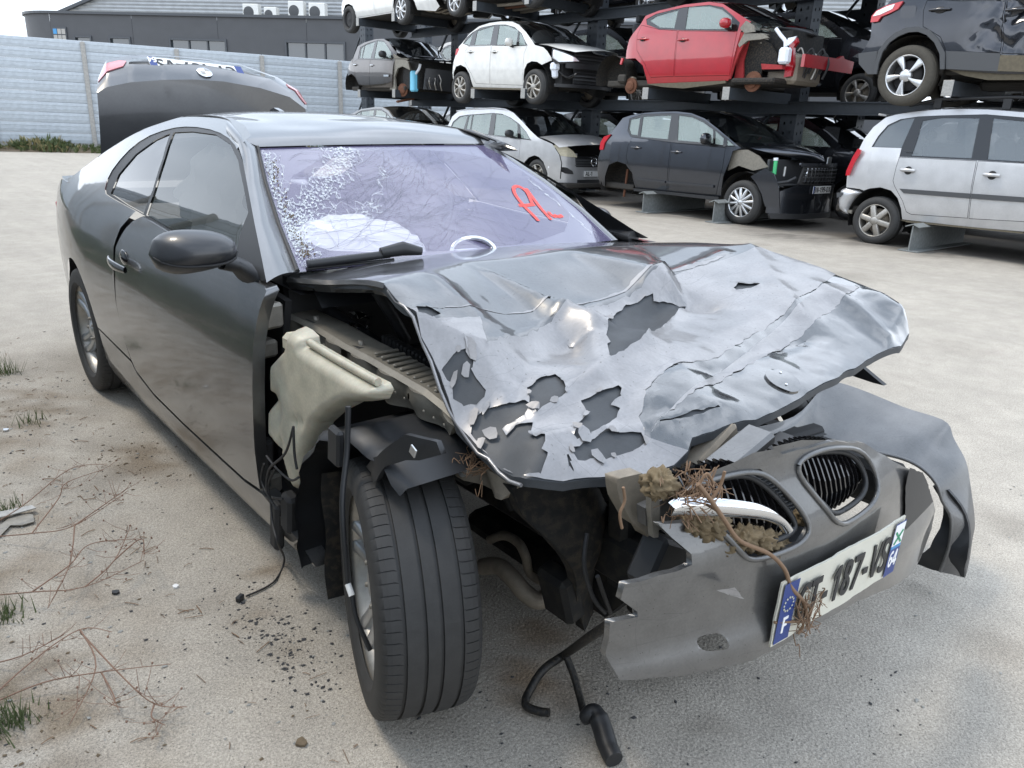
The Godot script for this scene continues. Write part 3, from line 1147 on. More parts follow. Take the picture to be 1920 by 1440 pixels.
# ------------------------------------------------------------------ cars in the rack
# S: hw, belt, side (outline), dlo (window band), wins, doors, paint, segs [[name, material, edge line, crown, bulge0, bulge1, t0, t1]]
func rack_car(t: Node3D, S: Dictionary):
	var hw: float = S.hw
	var belt: float = S.belt
	var kk: float = S.get("k", 0.3)
	var lo = 1e9
	var hi = -1e9
	for p in S.side:
		lo = min(lo, p.x)
		hi = max(hi, p.x)
	var mid = (lo + hi) * 0.5
	var half = (hi - lo) * 0.5
	var dent = S.get("dent")
	var fx = func(p: Vector2, sg: float, off: float) -> Vector3:
		var e = absf(p.x - mid) / half
		var bulge = 0.022 * sin(clampf(p.y / belt, 0, 1) * PI)
		var x = hw - 0.02 + bulge - max(0.0, p.y - belt) * kk - 0.06 * pow(e, 8.0) - 0.25 * pow(max(0.0, 0.12 - p.y), 1.2) + off
		if dent != null:
			x -= dent.call(p) if sg < 0 else 0.0
		return Vector3(sg * x, p.y, p.x)
	var doors = S.get("doors", [])
	var dlo = S.get("dlo", PackedVector2Array())
	var cell = 0.07
	for sg in [-1.0, 1.0]:
		var s = st_new()
		var holes = doors.duplicate()
		if dlo.size():
			holes.append(dlo)
		panel(s, S.side, holes, cell, func(p): return fx.call(p, sg, 0.0), sg > 0)
		obj("body_side", s, S.paint, t)
		for d in doors:
			for q in Geometry2D.offset_polygon(d, -0.006):
				var ds = st_new()
				panel(ds, q, [dlo] if dlo.size() else [], cell * 0.7, func(p): return fx.call(p, sg, 0.001), sg > 0, Vector3(-sg * 0.03, 0, 0))
				obj("door", ds, S.paint, t)
		# dark inner skin seen in the gaps
		var inn = Geometry2D.offset_polygon(S.side, -0.02)
		for q in inn:
			var low = Geometry2D.intersect_polygons(q, P2([-9, -3, 9, -3, 9, belt - 0.01, -9, belt - 0.01]))
			for w in low:
				var ns = st_new()
				panel(ns, w, [], 0.25, func(p): return fx.call(p, sg, -0.05))
				obj("inner_panel", ns, "black_soft", t)
		if dlo.size():
			var ws = st_new()
			panel(ws, dlo, S.wins, cell, func(p): return fx.call(p, sg, -0.006), sg > 0)
			obj("window_surround", ws, S.get("surround", "black_gloss"), t)
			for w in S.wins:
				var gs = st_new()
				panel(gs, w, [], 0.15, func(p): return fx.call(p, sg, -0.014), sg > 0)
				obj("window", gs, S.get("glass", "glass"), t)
	for q in S.get("segs", []):
		var s = st_new()
		var rows = []
		var n = q[2].size()
		for i in n:
			var p = q[2][i]
			var f = float(i) / max(1, n - 1)
			var row = PackedVector3Array()
			var e = fx.call(p, 1.0, -0.004).x
			for j in 15:
				var u = lerpf(q[6], q[7], j / 14.0)
				var g = 1.0 - pow(absf(u), 2.5)
				row.append(Vector3(u * e, p.y + q[3] * g, p.x + lerpf(q[4], q[5], f) * g))
			rows.append(row)
		loft(s, rows)
		obj(q[0], s, q[1], t)
	if S.has("floor"):
		var fl = S.floor
		add_box("underbody", "under", t, Vector3(0, fl[2] + 0.06, (fl[0] + fl[1]) * 0.5), Vector3(hw * 1.7, 0.10, fl[1] - fl[0]), Basis(), 0.02)
	if S.get("seats", true):
		for x in [-0.36, 0.36]:
			var ss = st_new()
			box(ss, Vector3(x, belt * 0.62, S.get("seat_z", 0.0)), Vector3(0.46, 0.12, 0.48), Basis(), 0.04)
			box(ss, Vector3(x, belt * 0.62 + 0.30, S.get("seat_z", 0.0) - 0.30), Vector3(0.44, 0.58, 0.12), Basis(Vector3.RIGHT, -0.25), 0.05)
			box(ss, Vector3(x, belt * 0.62 + 0.66, S.get("seat_z", 0.0) - 0.40), Vector3(0.24, 0.16, 0.09), Basis(Vector3.RIGHT, -0.2), 0.04)
			obj("seat", ss, "seat", t)
		var rs = st_new()
		box(rs, Vector3(0, belt * 0.62 + 0.22, S.get("seat_z", 0.0) - 1.15), Vector3(1.15, 0.56, 0.14), Basis(Vector3.RIGHT, -0.25), 0.05)
		for x in [-0.34, 0.34]:
			box(rs, Vector3(x, belt * 0.62 + 0.58, S.get("seat_z", 0.0) - 1.26), Vector3(0.22, 0.13, 0.08), Basis(), 0.03)
		obj("rear_seat", rs, "seat", t)
		var db = st_new()
		box(db, Vector3(0, belt * 0.9, S.get("seat_z", 0.0) + 0.78), Vector3(hw * 1.5, 0.22, 0.36), Basis(), 0.06)
		obj("dashboard", db, "dash", t)
	# wheel wells
	for a in S.get("arches", []):
		for sg in [-1.0, 1.0]:
			var s = st_new()
			lathe(s, [Vector2(a[2], 0.0), Vector2(a[2], -0.28), Vector2(a[2] * 0.9, -0.33), Vector2(0.02, -0.34)], Transform3D(Basis(Vector3.UP, 0.0 if sg > 0 else PI), Vector3(sg * (hw - 0.05), a[1], a[0])), 20, 0, -PI * 0.62 , PI * 0.62)
			obj("wheel_liner", s, S.get("liner", "bay_black"), t)

func fascia(S, off := 0.0) -> Callable:
	return func(p: Vector2) -> Vector3: return Vector3(p.x * S.hw * 0.985, p.y, S.zc + S.bulge * (1.0 - pow(min(1.0, absf(p.x)), 2.5)) + off)

func on_front(called, m, t, S, poly, off, c := 0.05, holes = []):
	var s = st_new()
	panel(s, poly, holes, c, fascia(S, off), true, Vector3(0, 0, -0.03))
	return obj(called, s, m, t)

func side_plate(called, m, t, poly, x, th := 0.02, parent = null):
	var s = st_new()
	prism(s, poly, side_frame(x), 0.0, th)
	return obj(called, s, m, t)

func handle(t, c: Vector3, m, w := 0.19, h := 0.03):
	var s = st_new()
	ellipsoid(s, Transform3D(Basis().scaled(Vector3(0.008, h * 1.05, w * 0.30)), c + Vector3(-0.001, -0.004, 0)), 16, 8)
	obj("handle_recess", s, "black_soft", t)
	s = st_new()
	var r = []
	for k in 7:
		var f = k / 6.0
		r.append(c + Vector3(-0.012 - 0.022 * sin(PI * f), 0.0, (f - 0.5) * w))
	tube(s, r, h * 0.45, 8)
	obj("door_handle", s, m, t)

func door_mirror(t, c: Vector3, m, size := Vector3(0.11, 0.075, 0.07), sg := -1.0):
	var s = st_new()
	ellipsoid(s, Transform3D(Basis().scaled(size), c + Vector3(sg * 0.10, 0.02, 0)), 20, 12, 0.7)
	var o = obj("door_mirror", s, m, t)
	s = st_new()
	tube(s, [c + Vector3(sg * 0.05, -0.04, -0.01), c + Vector3(-sg * 0.04, -0.05, -0.01)], 0.03, 8)
	obj("mirror_foot", s, "black_plastic", o)

func number_plate(t, text, at: Transform3D, w := 0.52, h := 0.11, face = "plate_white", shift := 0.005, band := true):
	var s = st_new()
	box(s, Vector3.ZERO, Vector3(w, h, 0.006), Basis(), 0.0015)
	var o = obj("number_plate", s, face, t)
	o.transform = at
	if band:
		s = st_new()
		box(s, Vector3(-w * 0.46, 0, 0.0036), Vector3(w * 0.075, h * 0.97, 0.002))
		obj("blue_band", s, "blue_band", o)
	letters("lettering", text, h * 0.74, "ink", o, Transform3D(Basis(), Vector3(shift, 0, 0.004)), 0.86)
	return o

func build_rack_cars():
	slate_car()
	minivan()
	people_carrier()
	white_hatch()
	red_hatch()
	crossover()
	brown_hatch()
	top_row()
	dark_saloon()
	rear_row()

func slate_car():
	var t = thing("scrapped_car", "dark slate grey hatchback without front wing, resting on steel floor supports", "car", Vector3(9.865,.352,-6.669), "cars in the lower row")
	var S = {"hw": .915, "belt": .841, "paint": "car_slate", "zc":1.515,"bulge":.33,
		"side": P2([-1.918,-.021,-2.049,.007,-2.138,.246,-2.137,.451,-2.078,.619,-2.042,.784,-1.851,.928,-1.671,1.179,-1.503,1.226,-1.19,1.273,-.88,1.297,-.516,1.308,-.212,1.285,.074,1.211,.378,1.065,.646,.923,.867,.795,.745,.74,.718,.576,.645,.352,.635,.028,.013,.027,-.598,.024,-1.152,.02,-1.252,.283,-1.403,.408,-1.614,.444,-1.817,.369,-1.901,.16]),
		"dlo": P2([-1.476,.965,-1.51,1.175,-1.248,1.253,-.596,1.279,-.203,1.263,.099,1.18,.405,1.029,.587,.937,.786,.813,.604,.791,-.397,.818,-1.365,.872]),
		"wins": [P2([-1.456,1.002,-1.477,1.159,-1.275,1.195,-1.227,.902,-1.381,.913]), P2([-1.216,1.213,-.615,1.248,-.546,.865,-1.153,.881]), P2([-.456,1.245,-.19,1.227,.068,1.151,.297,1.047,.373,.841,-.339,.855]), P2([.339,1.037,.538,.925,.558,.821,.413,.83]), P2([.602,.912,.753,.824,.631,.818])],
		"doors": [P2([-1.332,.871,-.457,.818,-.44,.014,-1.101,.012,-1.252,.283,-1.409,.518,-1.391,.738]), P2([-.433,.817,.618,.787,.621,.505,.553,.059,-.415,.012])],
		"arches": [[[-1.619,.181,.273][0], 0.05, 0.40], [[1.015,-.013,.339][0], 0.05, 0.40]], "liner": "soiled_black",
		"floor": [-2.1, 1.6, -0.05], "seat_z": -0.15,
		"segs": [["tailgate", "car_slate", P2([-2.049,.007,-2.138,.246,-2.137,.451,-2.078,.619,-2.042,.784,-1.851,.928,-1.671,1.179]), 0.02, -0.14, -0.10, -1, 1],
			["roof", "car_slate", P2([-1.671,1.179,-1.503,1.226,-1.19,1.273,-.88,1.297,-.516,1.308,-.212,1.285]), 0.06, -0.1, 0.10, -1, 1],
			["windscreen", "glass_dark", P2([-.212,1.285,.074,1.211,.378,1.065,.646,.923,.867,.795]), 0.06, 0.10, 0.32, -0.96, 0.96]]}
	S.segs.append(["hood", "car_slate", P2([0.87, 0.78, 1.15, 0.72, 1.40, 0.64, S.zc - 0.05, 0.56]), 0.10, 0.32, 0.36, -0.9, 1.0])
	rack_car(t, S)
	wheel(t, Vector3(-0.88, -0.013, 1.015), 0.335, "twelve", "alu")
	wheel(t, Vector3(0.88, -0.013, 1.015), 0.335, "twelve", "alu", "tyre", 0.0, true)
	wheel(t, Vector3(0.88, -0.013, -1.62), 0.335, "twelve", "alu", "tyre", 0.0, true)
	# front end
	on_front("front_bumper", "car_slate", t, S, P2([-1.0, -0.12, 1.0, -0.12, 1.0, 0.22, 0.62, 0.30, -0.60, 0.30, -1.0, 0.16]), 0.0)
	on_front("bumper_lip", "black_plastic", t, S, P2([-0.96, -0.20, 0.96, -0.20, 0.98, -0.12, -0.98, -0.12]), 0.01)
	var gp = P2([-0.58, 0.31, 0.58, 0.31, 0.58, 0.60, -0.50, 0.60])
	on_front("grille_backing", "black_soft", t, S, gp, -0.02)
	for k in 12:
		var u = -0.48 + k * 0.088
		on_front("grille_bar", "chrome", t, S, P2([u, 0.33, u + 0.012, 0.33, u + 0.012, 0.555, u, 0.555]), 0.012, 0.3)
	for k in 4:
		on_front("grille_slat", "trim_grey", t, S, P2([-0.52, 0.355 + k * 0.055, 0.56, 0.355 + k * 0.055, 0.56, 0.365 + k * 0.055, -0.52, 0.365 + k * 0.055]), 0.006, 0.1)
	var es = st_new()
	prism(es, P2([-0.05, -0.06, 0.0, -0.07, 0.05, -0.05, 0.06, 0.05, 0.0, 0.07, -0.05, 0.05]), Transform3D(Basis(), Vector3(0.0, 0.665, S.zc + S.bulge + 0.03)), 0.0, 0.02)
	obj("emblem", es, "chrome", t)
	on_front("hood_edge", "car_slate", t, S, P2([-0.60, 0.575, 0.9, 0.575, 0.9, 0.625, -0.60, 0.625]), -0.01)
	number_plate(t, "BN-199-DX", Transform3D(Basis(), Vector3(-0.02, 0.235, S.zc + S.bulge + 0.012)))
	side_plate("bumper_corner", "car_slate", t, P2([1.145,.39,1.373,.529,1.532,.46,1.651,.261,1.711,-.018,1.467,-.029,1.375,.151,1.263,.292]), -0.885, 0.02)
	# what the missing wing and headlight leave bare
	side_plate("inner_wing", "bare_metal", t, P2([.673,.749,.958,.774,1.176,.69,1.351,.542,1.111,.472,.841,.53,.655,.44,.667,.617]), -0.775, 0.03)
	var ls = st_new()
	lathe(ls, [Vector2(0.40, 0.0), Vector2(0.43, 0.05), Vector2(0.43, 0.17)], Transform3D(Basis(Vector3.UP, PI), Vector3(-0.70, 0.02, 1.015)), 20, 0, -1.7, 1.2)
	obj("arch_liner", ls, "black_plastic", t)
	add_box("lamp_carrier", "trim_grey", t, Vector3(-0.50, 0.28, S.zc - 0.10), Vector3(0.60, 0.03, 0.22), Basis(), 0.01)
	add_box("radiator_frame", "trim_grey", t, Vector3(-0.10, 0.45, S.zc - 0.20), Vector3(1.3, 0.40, 0.04), Basis(), 0.01)
	add_box("battery", "black_plastic", t, Vector3(-0.52, 0.44, S.zc - 0.36), Vector3(0.24, 0.2, 0.2), Basis(), 0.015)
	var rows = [["filler_pipe", "green_cap", [Vector3(-0.76, 0.44, S.zc - 0.06), Vector3(-0.74, 0.64, S.zc - 0.08)], 0.030], ["filler_cap", "white_tank", [Vector3(-0.74, 0.64, S.zc - 0.08), Vector3(-0.738, 0.68, S.zc - 0.085)], 0.036], ["coolant_pipe", "alu", [Vector3(-0.62, 0.42, S.zc + 0.02), Vector3(-0.62, 0.56, S.zc + 0.02)], 0.02], ["lamp_mount", "trim_grey", [Vector3(-0.80, 0.30, S.zc - 0.06), Vector3(-0.55, 0.34, S.zc + 0.05), Vector3(-0.42, 0.40, S.zc + 0.1)], 0.022], ["cable", "rubber", [Vector3(-0.82, 0.42, S.zc - 0.08), Vector3(-0.78, 0.30, S.zc - 0.02), Vector3(-0.66, 0.26, S.zc + 0.06)], 0.012]]
	for q in rows:
		var s = st_new()
		tube(s, q[2], q[3], 8)
		obj(q[0], s, q[1], t)
	var st = st_new()
	tube(st, [Vector3(-.715,.313,-1.519), Vector3(-.715,-.173,-1.555)], 0.022, 8)
	obj("hanging_strut", st, "rust", t)
	side_plate("tail_light", "tail_red", t, P2([-2.078,.619,-2.074,.745,-1.995,.848,-1.841,.896,-1.871,.853,-1.972,.737,-1.996,.623]), -0.87, 0.03)
	side_plate("door_strip", "car_slate", t, P2([-1.107,.196,-.48,.192,-.475,.159,-1.103,.159]), -0.908, 0.025)
	side_plate("door_strip", "car_slate", t, P2([-.446,.192,.503,.203,.508,.167,-.441,.157]), -0.908, 0.025)
	handle(t, Vector3(-.915,.7,-1.193), "car_slate")
	handle(t, Vector3(-.915,.674,-.311), "car_slate")
	door_mirror(t, Vector3(-.915,.883,.317), "car_black", Vector3(0.12, 0.09, 0.07))
	side_plate("sill_strip", "black_plastic", t, P2([-1.169,.013,.62,.033,.633,-.018,-1.147,-.03]), -0.90, 0.03)

func minivan():
	var t = thing("scrapped_car", "silver minivan with yellowed headlight and dark roof front, lower row", "car", Vector3(9.85,.232,-11.597), "cars in the lower row")
	var S = {"hw": .90, "belt": .878, "paint": "car_silver", "zc":1.52,"bulge":.33,
		"side": P2([-2.068,-.213,-2.122,.73,-2.068,.945,-1.93,1.219,-1.739,1.328,-1.391,1.367,-.863,1.402,-.438,1.412,-.076,1.395,.209,1.333,.559,1.167,.873,1.005,1.135,.887,1.562,.781,1.755,.592,1.819,.431,1.797,.121,1.542,.106,1.463,.273,1.358,.436,1.22,.52,1.085,.543,.927,.495,.81,.402,.735,.292,.713,.009,-.285,.003,-1.244,-.012]),
		"dlo": P2([-1.908,.922,-1.845,1.106,-1.631,1.235,-1.316,1.269,-.46,1.321,-.157,1.309,.165,1.236,.464,1.13,.746,.983,.962,.821,.628,.833,-.33,.875,-1.308,.872]),
		"wins": [P2([-1.886,.928,-1.824,1.097,-1.606,1.216,-1.342,1.254,-1.362,.889]), P2([-1.287,1.255,-1.179,1.268,-1.122,.886,-1.273,.888]), P2([-1.138,1.269,-.514,1.306,-.449,.885,-1.089,.883]), P2([-.363,1.305,-.091,1.292,.204,1.211,.41,1.125,.523,.863,-.264,.877]), P2([.486,1.11,.737,.971,.934,.834,.626,.855])],
		"doors": [P2([-1.275,.869,-.436,.871,-.455,0,-1.145,-.005]), P2([-.415,.87,.628,.828,.626,.373,.698,.025,-.433,-.001])],
		"arches": [[1.145, 0.1, 0.42]], "floor": [-1.9, 1.9, -0.05], "seat_z": -0.1,
		"segs": [["tailgate", "car_silver", P2([-2.068,-.213,-2.122,.73,-2.068,.945,-1.93,1.219,-1.739,1.328]), 0.02, -0.1, -0.1, -1, 1],
			["roof", "car_silver", P2([-1.739,1.328,-1.391,1.367,-.863,1.402,-.438,1.412]), 0.05, -0.1, 0.0, -1, 1],
			["dark_roof_front", "black_gloss", P2([-.438,1.412,-.257,1.407,-.076,1.395]), 0.055, 0.0, 0.06, -1, 1],  # dark reflection on the roof front painted as a black strip
			["windscreen", "glass_dark", P2([-.076,1.395,.209,1.333,.559,1.167,.873,1.005,1.135,.887]), 0.055, 0.06, 0.34, -0.96, 0.96]]}
	S.segs.append(["hood", "car_silver", P2([1.133,.892,1.35,.854,1.56,.797,1.706,.721]), 0.08, 0.34, 0.36, -0.98, 1.0])
	rack_car(t, S)
	wheel(t, Vector3(-0.87, 0.165, 1.145), 0.31, "five", "alu_dirty")
	wheel(t, Vector3(0.87, 0.165, 1.145), 0.31, "five", "alu_dirty", "tyre", 0.0, true)
	on_front("front_bumper", "car_silver", t, S, P2([-1.0, -0.02, 1.0, -0.02, 1.0, 0.30, 0.5, 0.36, -0.5, 0.36, -1.0, 0.36]), 0.0)
	on_front("front_panel", "car_silver", t, S, P2([-1.0, 0.35, -0.45, 0.35, -0.45, 0.62, -0.98, 0.62]), -0.012)
	on_front("headlight", "lamp_yellowed", t, S, P2([-.97,.739,-.902,.772,-.723,.754,-.57,.663,-.454,.545,-.693,.556,-.869,.577,-.941,.649]), 0.012)
	on_front("fog_recess", "black_soft", t, S, P2([-.862,.36,-.679,.349,-.551,.285,-.52,.226,-.707,.235,-.796,.278]), 0.006)
	on_front("grille", "black_plastic", t, S, P2([-0.46, 0.36, 0.46, 0.36, 0.46, 0.56, -0.50, 0.56]), 0.0)
	for k in 4:
		on_front("grille_slat", "chrome" if k == 3 else "trim_grey", t, S, P2([-0.48, 0.385 + k * 0.05, 0.46, 0.385 + k * 0.05, 0.46, 0.402 + k * 0.05, -0.48, 0.402 + k * 0.05]), 0.014)
	var rg = st_new()
	for k in 25:
		pass
	var ring = []
	for k in 25:
		ring.append(Vector3(0.075 * cos(TAU * k / 24), 0.46 + 0.075 * sin(TAU * k / 24), S.zc + S.bulge + 0.03))
	tube(rg, ring, 0.011, 8, false)
	tube(rg, [Vector3(-0.07, 0.46, S.zc + S.bulge + 0.03), Vector3(0.07, 0.46, S.zc + S.bulge + 0.03)], 0.009, 6)
	obj("emblem", rg, "chrome", t)
	on_front("lower_grille", "black_plastic", t, S, P2([-0.42, 0.03, 0.42, 0.03, 0.42, 0.12, -0.42, 0.12]), 0.006)
	number_plate(t, "AL-1", Transform3D(Basis(), Vector3(0.02, 0.235, S.zc + S.bulge + 0.012)), 0.52, 0.11, "plate_white", -0.12, false)
	door_mirror(t, Vector3(-.9,.91,.399), "black_plastic", Vector3(0.11, 0.075, 0.07))
	handle(t, Vector3(-.9,.679,-.275), "car_silver")
	var lr = st_new()
	tube(lr, P3([-.72,1.334,-1.801,-.72,1.391,-1.209,-.72,1.419,-.464,-.72,1.396,-.077,-.72,1.334,.157]), 0.02, 6)
	obj("roof_rail", lr, "alu", t)

func people_carrier():
	var t = thing("scrapped_car", "silver people carrier with its rear bumper hanging loose, dark side strip", "car", Vector3(9.82,.376,-2.302), "cars in the lower row")
	var S = {"hw": .87, "belt": .78, "paint": "car_silver2", "zc": 2.2, "bulge": 0.3,
		"side": P2([-1.705,.334,-1.725,.477,-1.701,.594,-1.659,.738,-1.629,.867,-1.607,.98,-1.527,1.136,-1.395,1.263,-1.266,1.304,-1.056,1.341,-.797,1.37,-.48,1.385,-.171,1.382,.229,1.356,.539,1.293,.862,1.104,1.129,.899,1.487,.831,1.748,.717,1.841,.528,1.902,.111,1.726,.076,1.641,.225,1.503,.324,1.351,.307,1.262,.179,1.247,.034,.591,.016,-.045,-.006,-.857,-.008,-.885,.128,-.954,.26,-1.057,.348,-1.208,.377,-1.35,.35,-1.433,.315,-1.496,.33]),
		"dlo": P2([-1.462,.882,-1.417,1.029,-1.334,1.169,-1.191,1.247,-.969,1.286,-.709,1.304,-.177,1.327,.248,1.299,.497,1.256,.848,.987,.96,.796,.412,.791,-.098,.79,-1.046,.78,-1.055,.888]),
		"wins": [P2([-1.449,.887,-1.404,1.027,-1.328,1.158,-1.175,1.244,-1.015,1.269,-1.024,1.185,-1.059,.892]), P2([-.904,1.234,-.686,1.276,-.241,1.282,-.178,.811,-.901,.802,-.894,.982]), P2([-.086,1.285,.261,1.257,.474,1.226,.741,.994,.823,.805,.004,.809])],
		"doors": [P2([-1.048,.777,-.106,.787,-.088,.472,-.056,.098,-.747,.067,-.815,.094,-.884,.225,-1.026,.406,-1.061,.472,-1.059,.637]), P2([-.094,.787,.961,.794,1.093,.159,-.045,.094,-.08,.473])],
		"arches": [[-1.21, -0.03, 0.40], [1.42, -0.03, 0.40]], "floor": [-1.85, 2.1, -0.02], "seat_z": 0.35,
		"segs": [["tailgate", "car_silver2", P2([-1.705,.334,-1.725,.477,-1.659,.738,-1.607,.98,-1.527,1.136,-1.395,1.263]), 0.02, -0.1, -0.08, -1, 1],
			["roof", "car_silver2", P2([-1.395,1.263,-1.266,1.304,-1.056,1.341,-.797,1.37,-.48,1.385,-.171,1.382,.229,1.356]), 0.05, -0.08, 0.05, -1, 1],
			["windscreen", "glass_dark", P2([.229,1.356,.539,1.293,.862,1.104,1.129,.899]), 0.05, 0.05, 0.3, -1, 1],
			["hood", "car_silver2", P2([1.129,.899,1.487,.831,1.748,.717]), 0.05, 0.3, 0.3, -1, 1],
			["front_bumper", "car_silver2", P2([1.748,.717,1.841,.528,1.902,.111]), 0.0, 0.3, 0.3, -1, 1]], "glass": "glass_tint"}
	S.seats = true
	rack_car(t, S)
	for c in [[-1.21, "six"], [1.42, "six"]]:
		wheel(t, Vector3(-0.85, -0.065, c[0]), 0.318, c[1], "alu_dirty")
		wheel(t, Vector3(0.85, -0.065, c[0]), 0.318, c[1], "alu_dirty", "tyre", 0.0, true)
	side_plate("tail_light", "tail_red", t, P2([-1.613,.853,-1.573,.838,-1.572,.799,-1.635,.655,-1.674,.495,-1.72,.492,-1.718,.564,-1.667,.738]), -0.835, 0.035)
	var ts = st_new()
	panel(ts, P2([-.951,.382,-.084,.398,-.071,.338,-.884,.329]), [], 0.1, func(p): return Vector3(-0.885, p.y, p.x), false, Vector3(0.03, 0, 0))
	obj("door_strip", ts, "trim_grey", t)
	ts = st_new()
	panel(ts, P2([-.074,.399,1,.418,1.014,.36,-.061,.339]), [], 0.1, func(p): return Vector3(-0.885, p.y, p.x), false, Vector3(0.03, 0, 0))
	obj("door_strip", ts, "trim_grey", t)
	ts = st_new()
	var bp = P2([-1.712,.326,-1.522,.307,-1.472,.283,-1.551,.218,-1.595,.126,-1.625,.035,-1.605,-.029,-1.679,-.008,-1.751,.036,-1.778,.137,-1.787,.225,-1.769,.299])
	pillow(ts, bp, side_frame(-0.80), 0.09, 0.09, 0.02)
	obj("rear_bumper", ts, "car_silver2", t)
	side_plate("bumper_insert", "trim_grey", t, P2([-1.789,.254,-1.701,.269,-1.695,.24,-1.735,.2,-1.774,.189]), -0.886, 0.012)
	side_plate("crash_bracket", "bare_metal", t, P2([-1.65,.03,-1.565,.04,-1.556,-.011,-1.644,.002]), -0.80, 0.03)
	handle(t, Vector3(-.87,.621,-.889), "car_silver2", 0.17, 0.05)
	handle(t, Vector3(-.87,.634,.106), "car_silver2", 0.17, 0.05)
	for x in [-0.60, 0.60]:
		var rs = st_new()
		tube(rs, [Vector3(x, 1.42, -1.15), Vector3(x, 1.50, -0.8), Vector3(x, 1.53, 0.0), Vector3(x, 1.52, 0.7), Vector3(x, 1.42, 0.95)], 0.022, 8)
		for z in [-0.8, 0.0]:
			box(rs, Vector3(x, 1.45, z), Vector3(0.04, 0.12, 0.09))
		obj("roof_rail", rs, "black_plastic", t)
	add_box("spoiler", "car_silver2", t, Vector3(0, 1.30, -1.52), Vector3(1.1, 0.03, 0.12), Basis(Vector3.RIGHT, 0.1), 0.01)
	var sb = st_new()
	var sq = []
	for k in 19:
		sq.append(Vector3(-0.868, 0.862 + 0.006 * sin(k * 2.1), -1.0 + k * 0.008))
	tube(sb, sq, 0.003, 5)
	obj("script_badge", sb, "trim_grey", t)
	side_plate("sill_dirt_rail", "dusty_sill", t, P2([-.882,-.017,.574,.008,.579,-.011,-.779,-.037]), -0.82, 0.02)

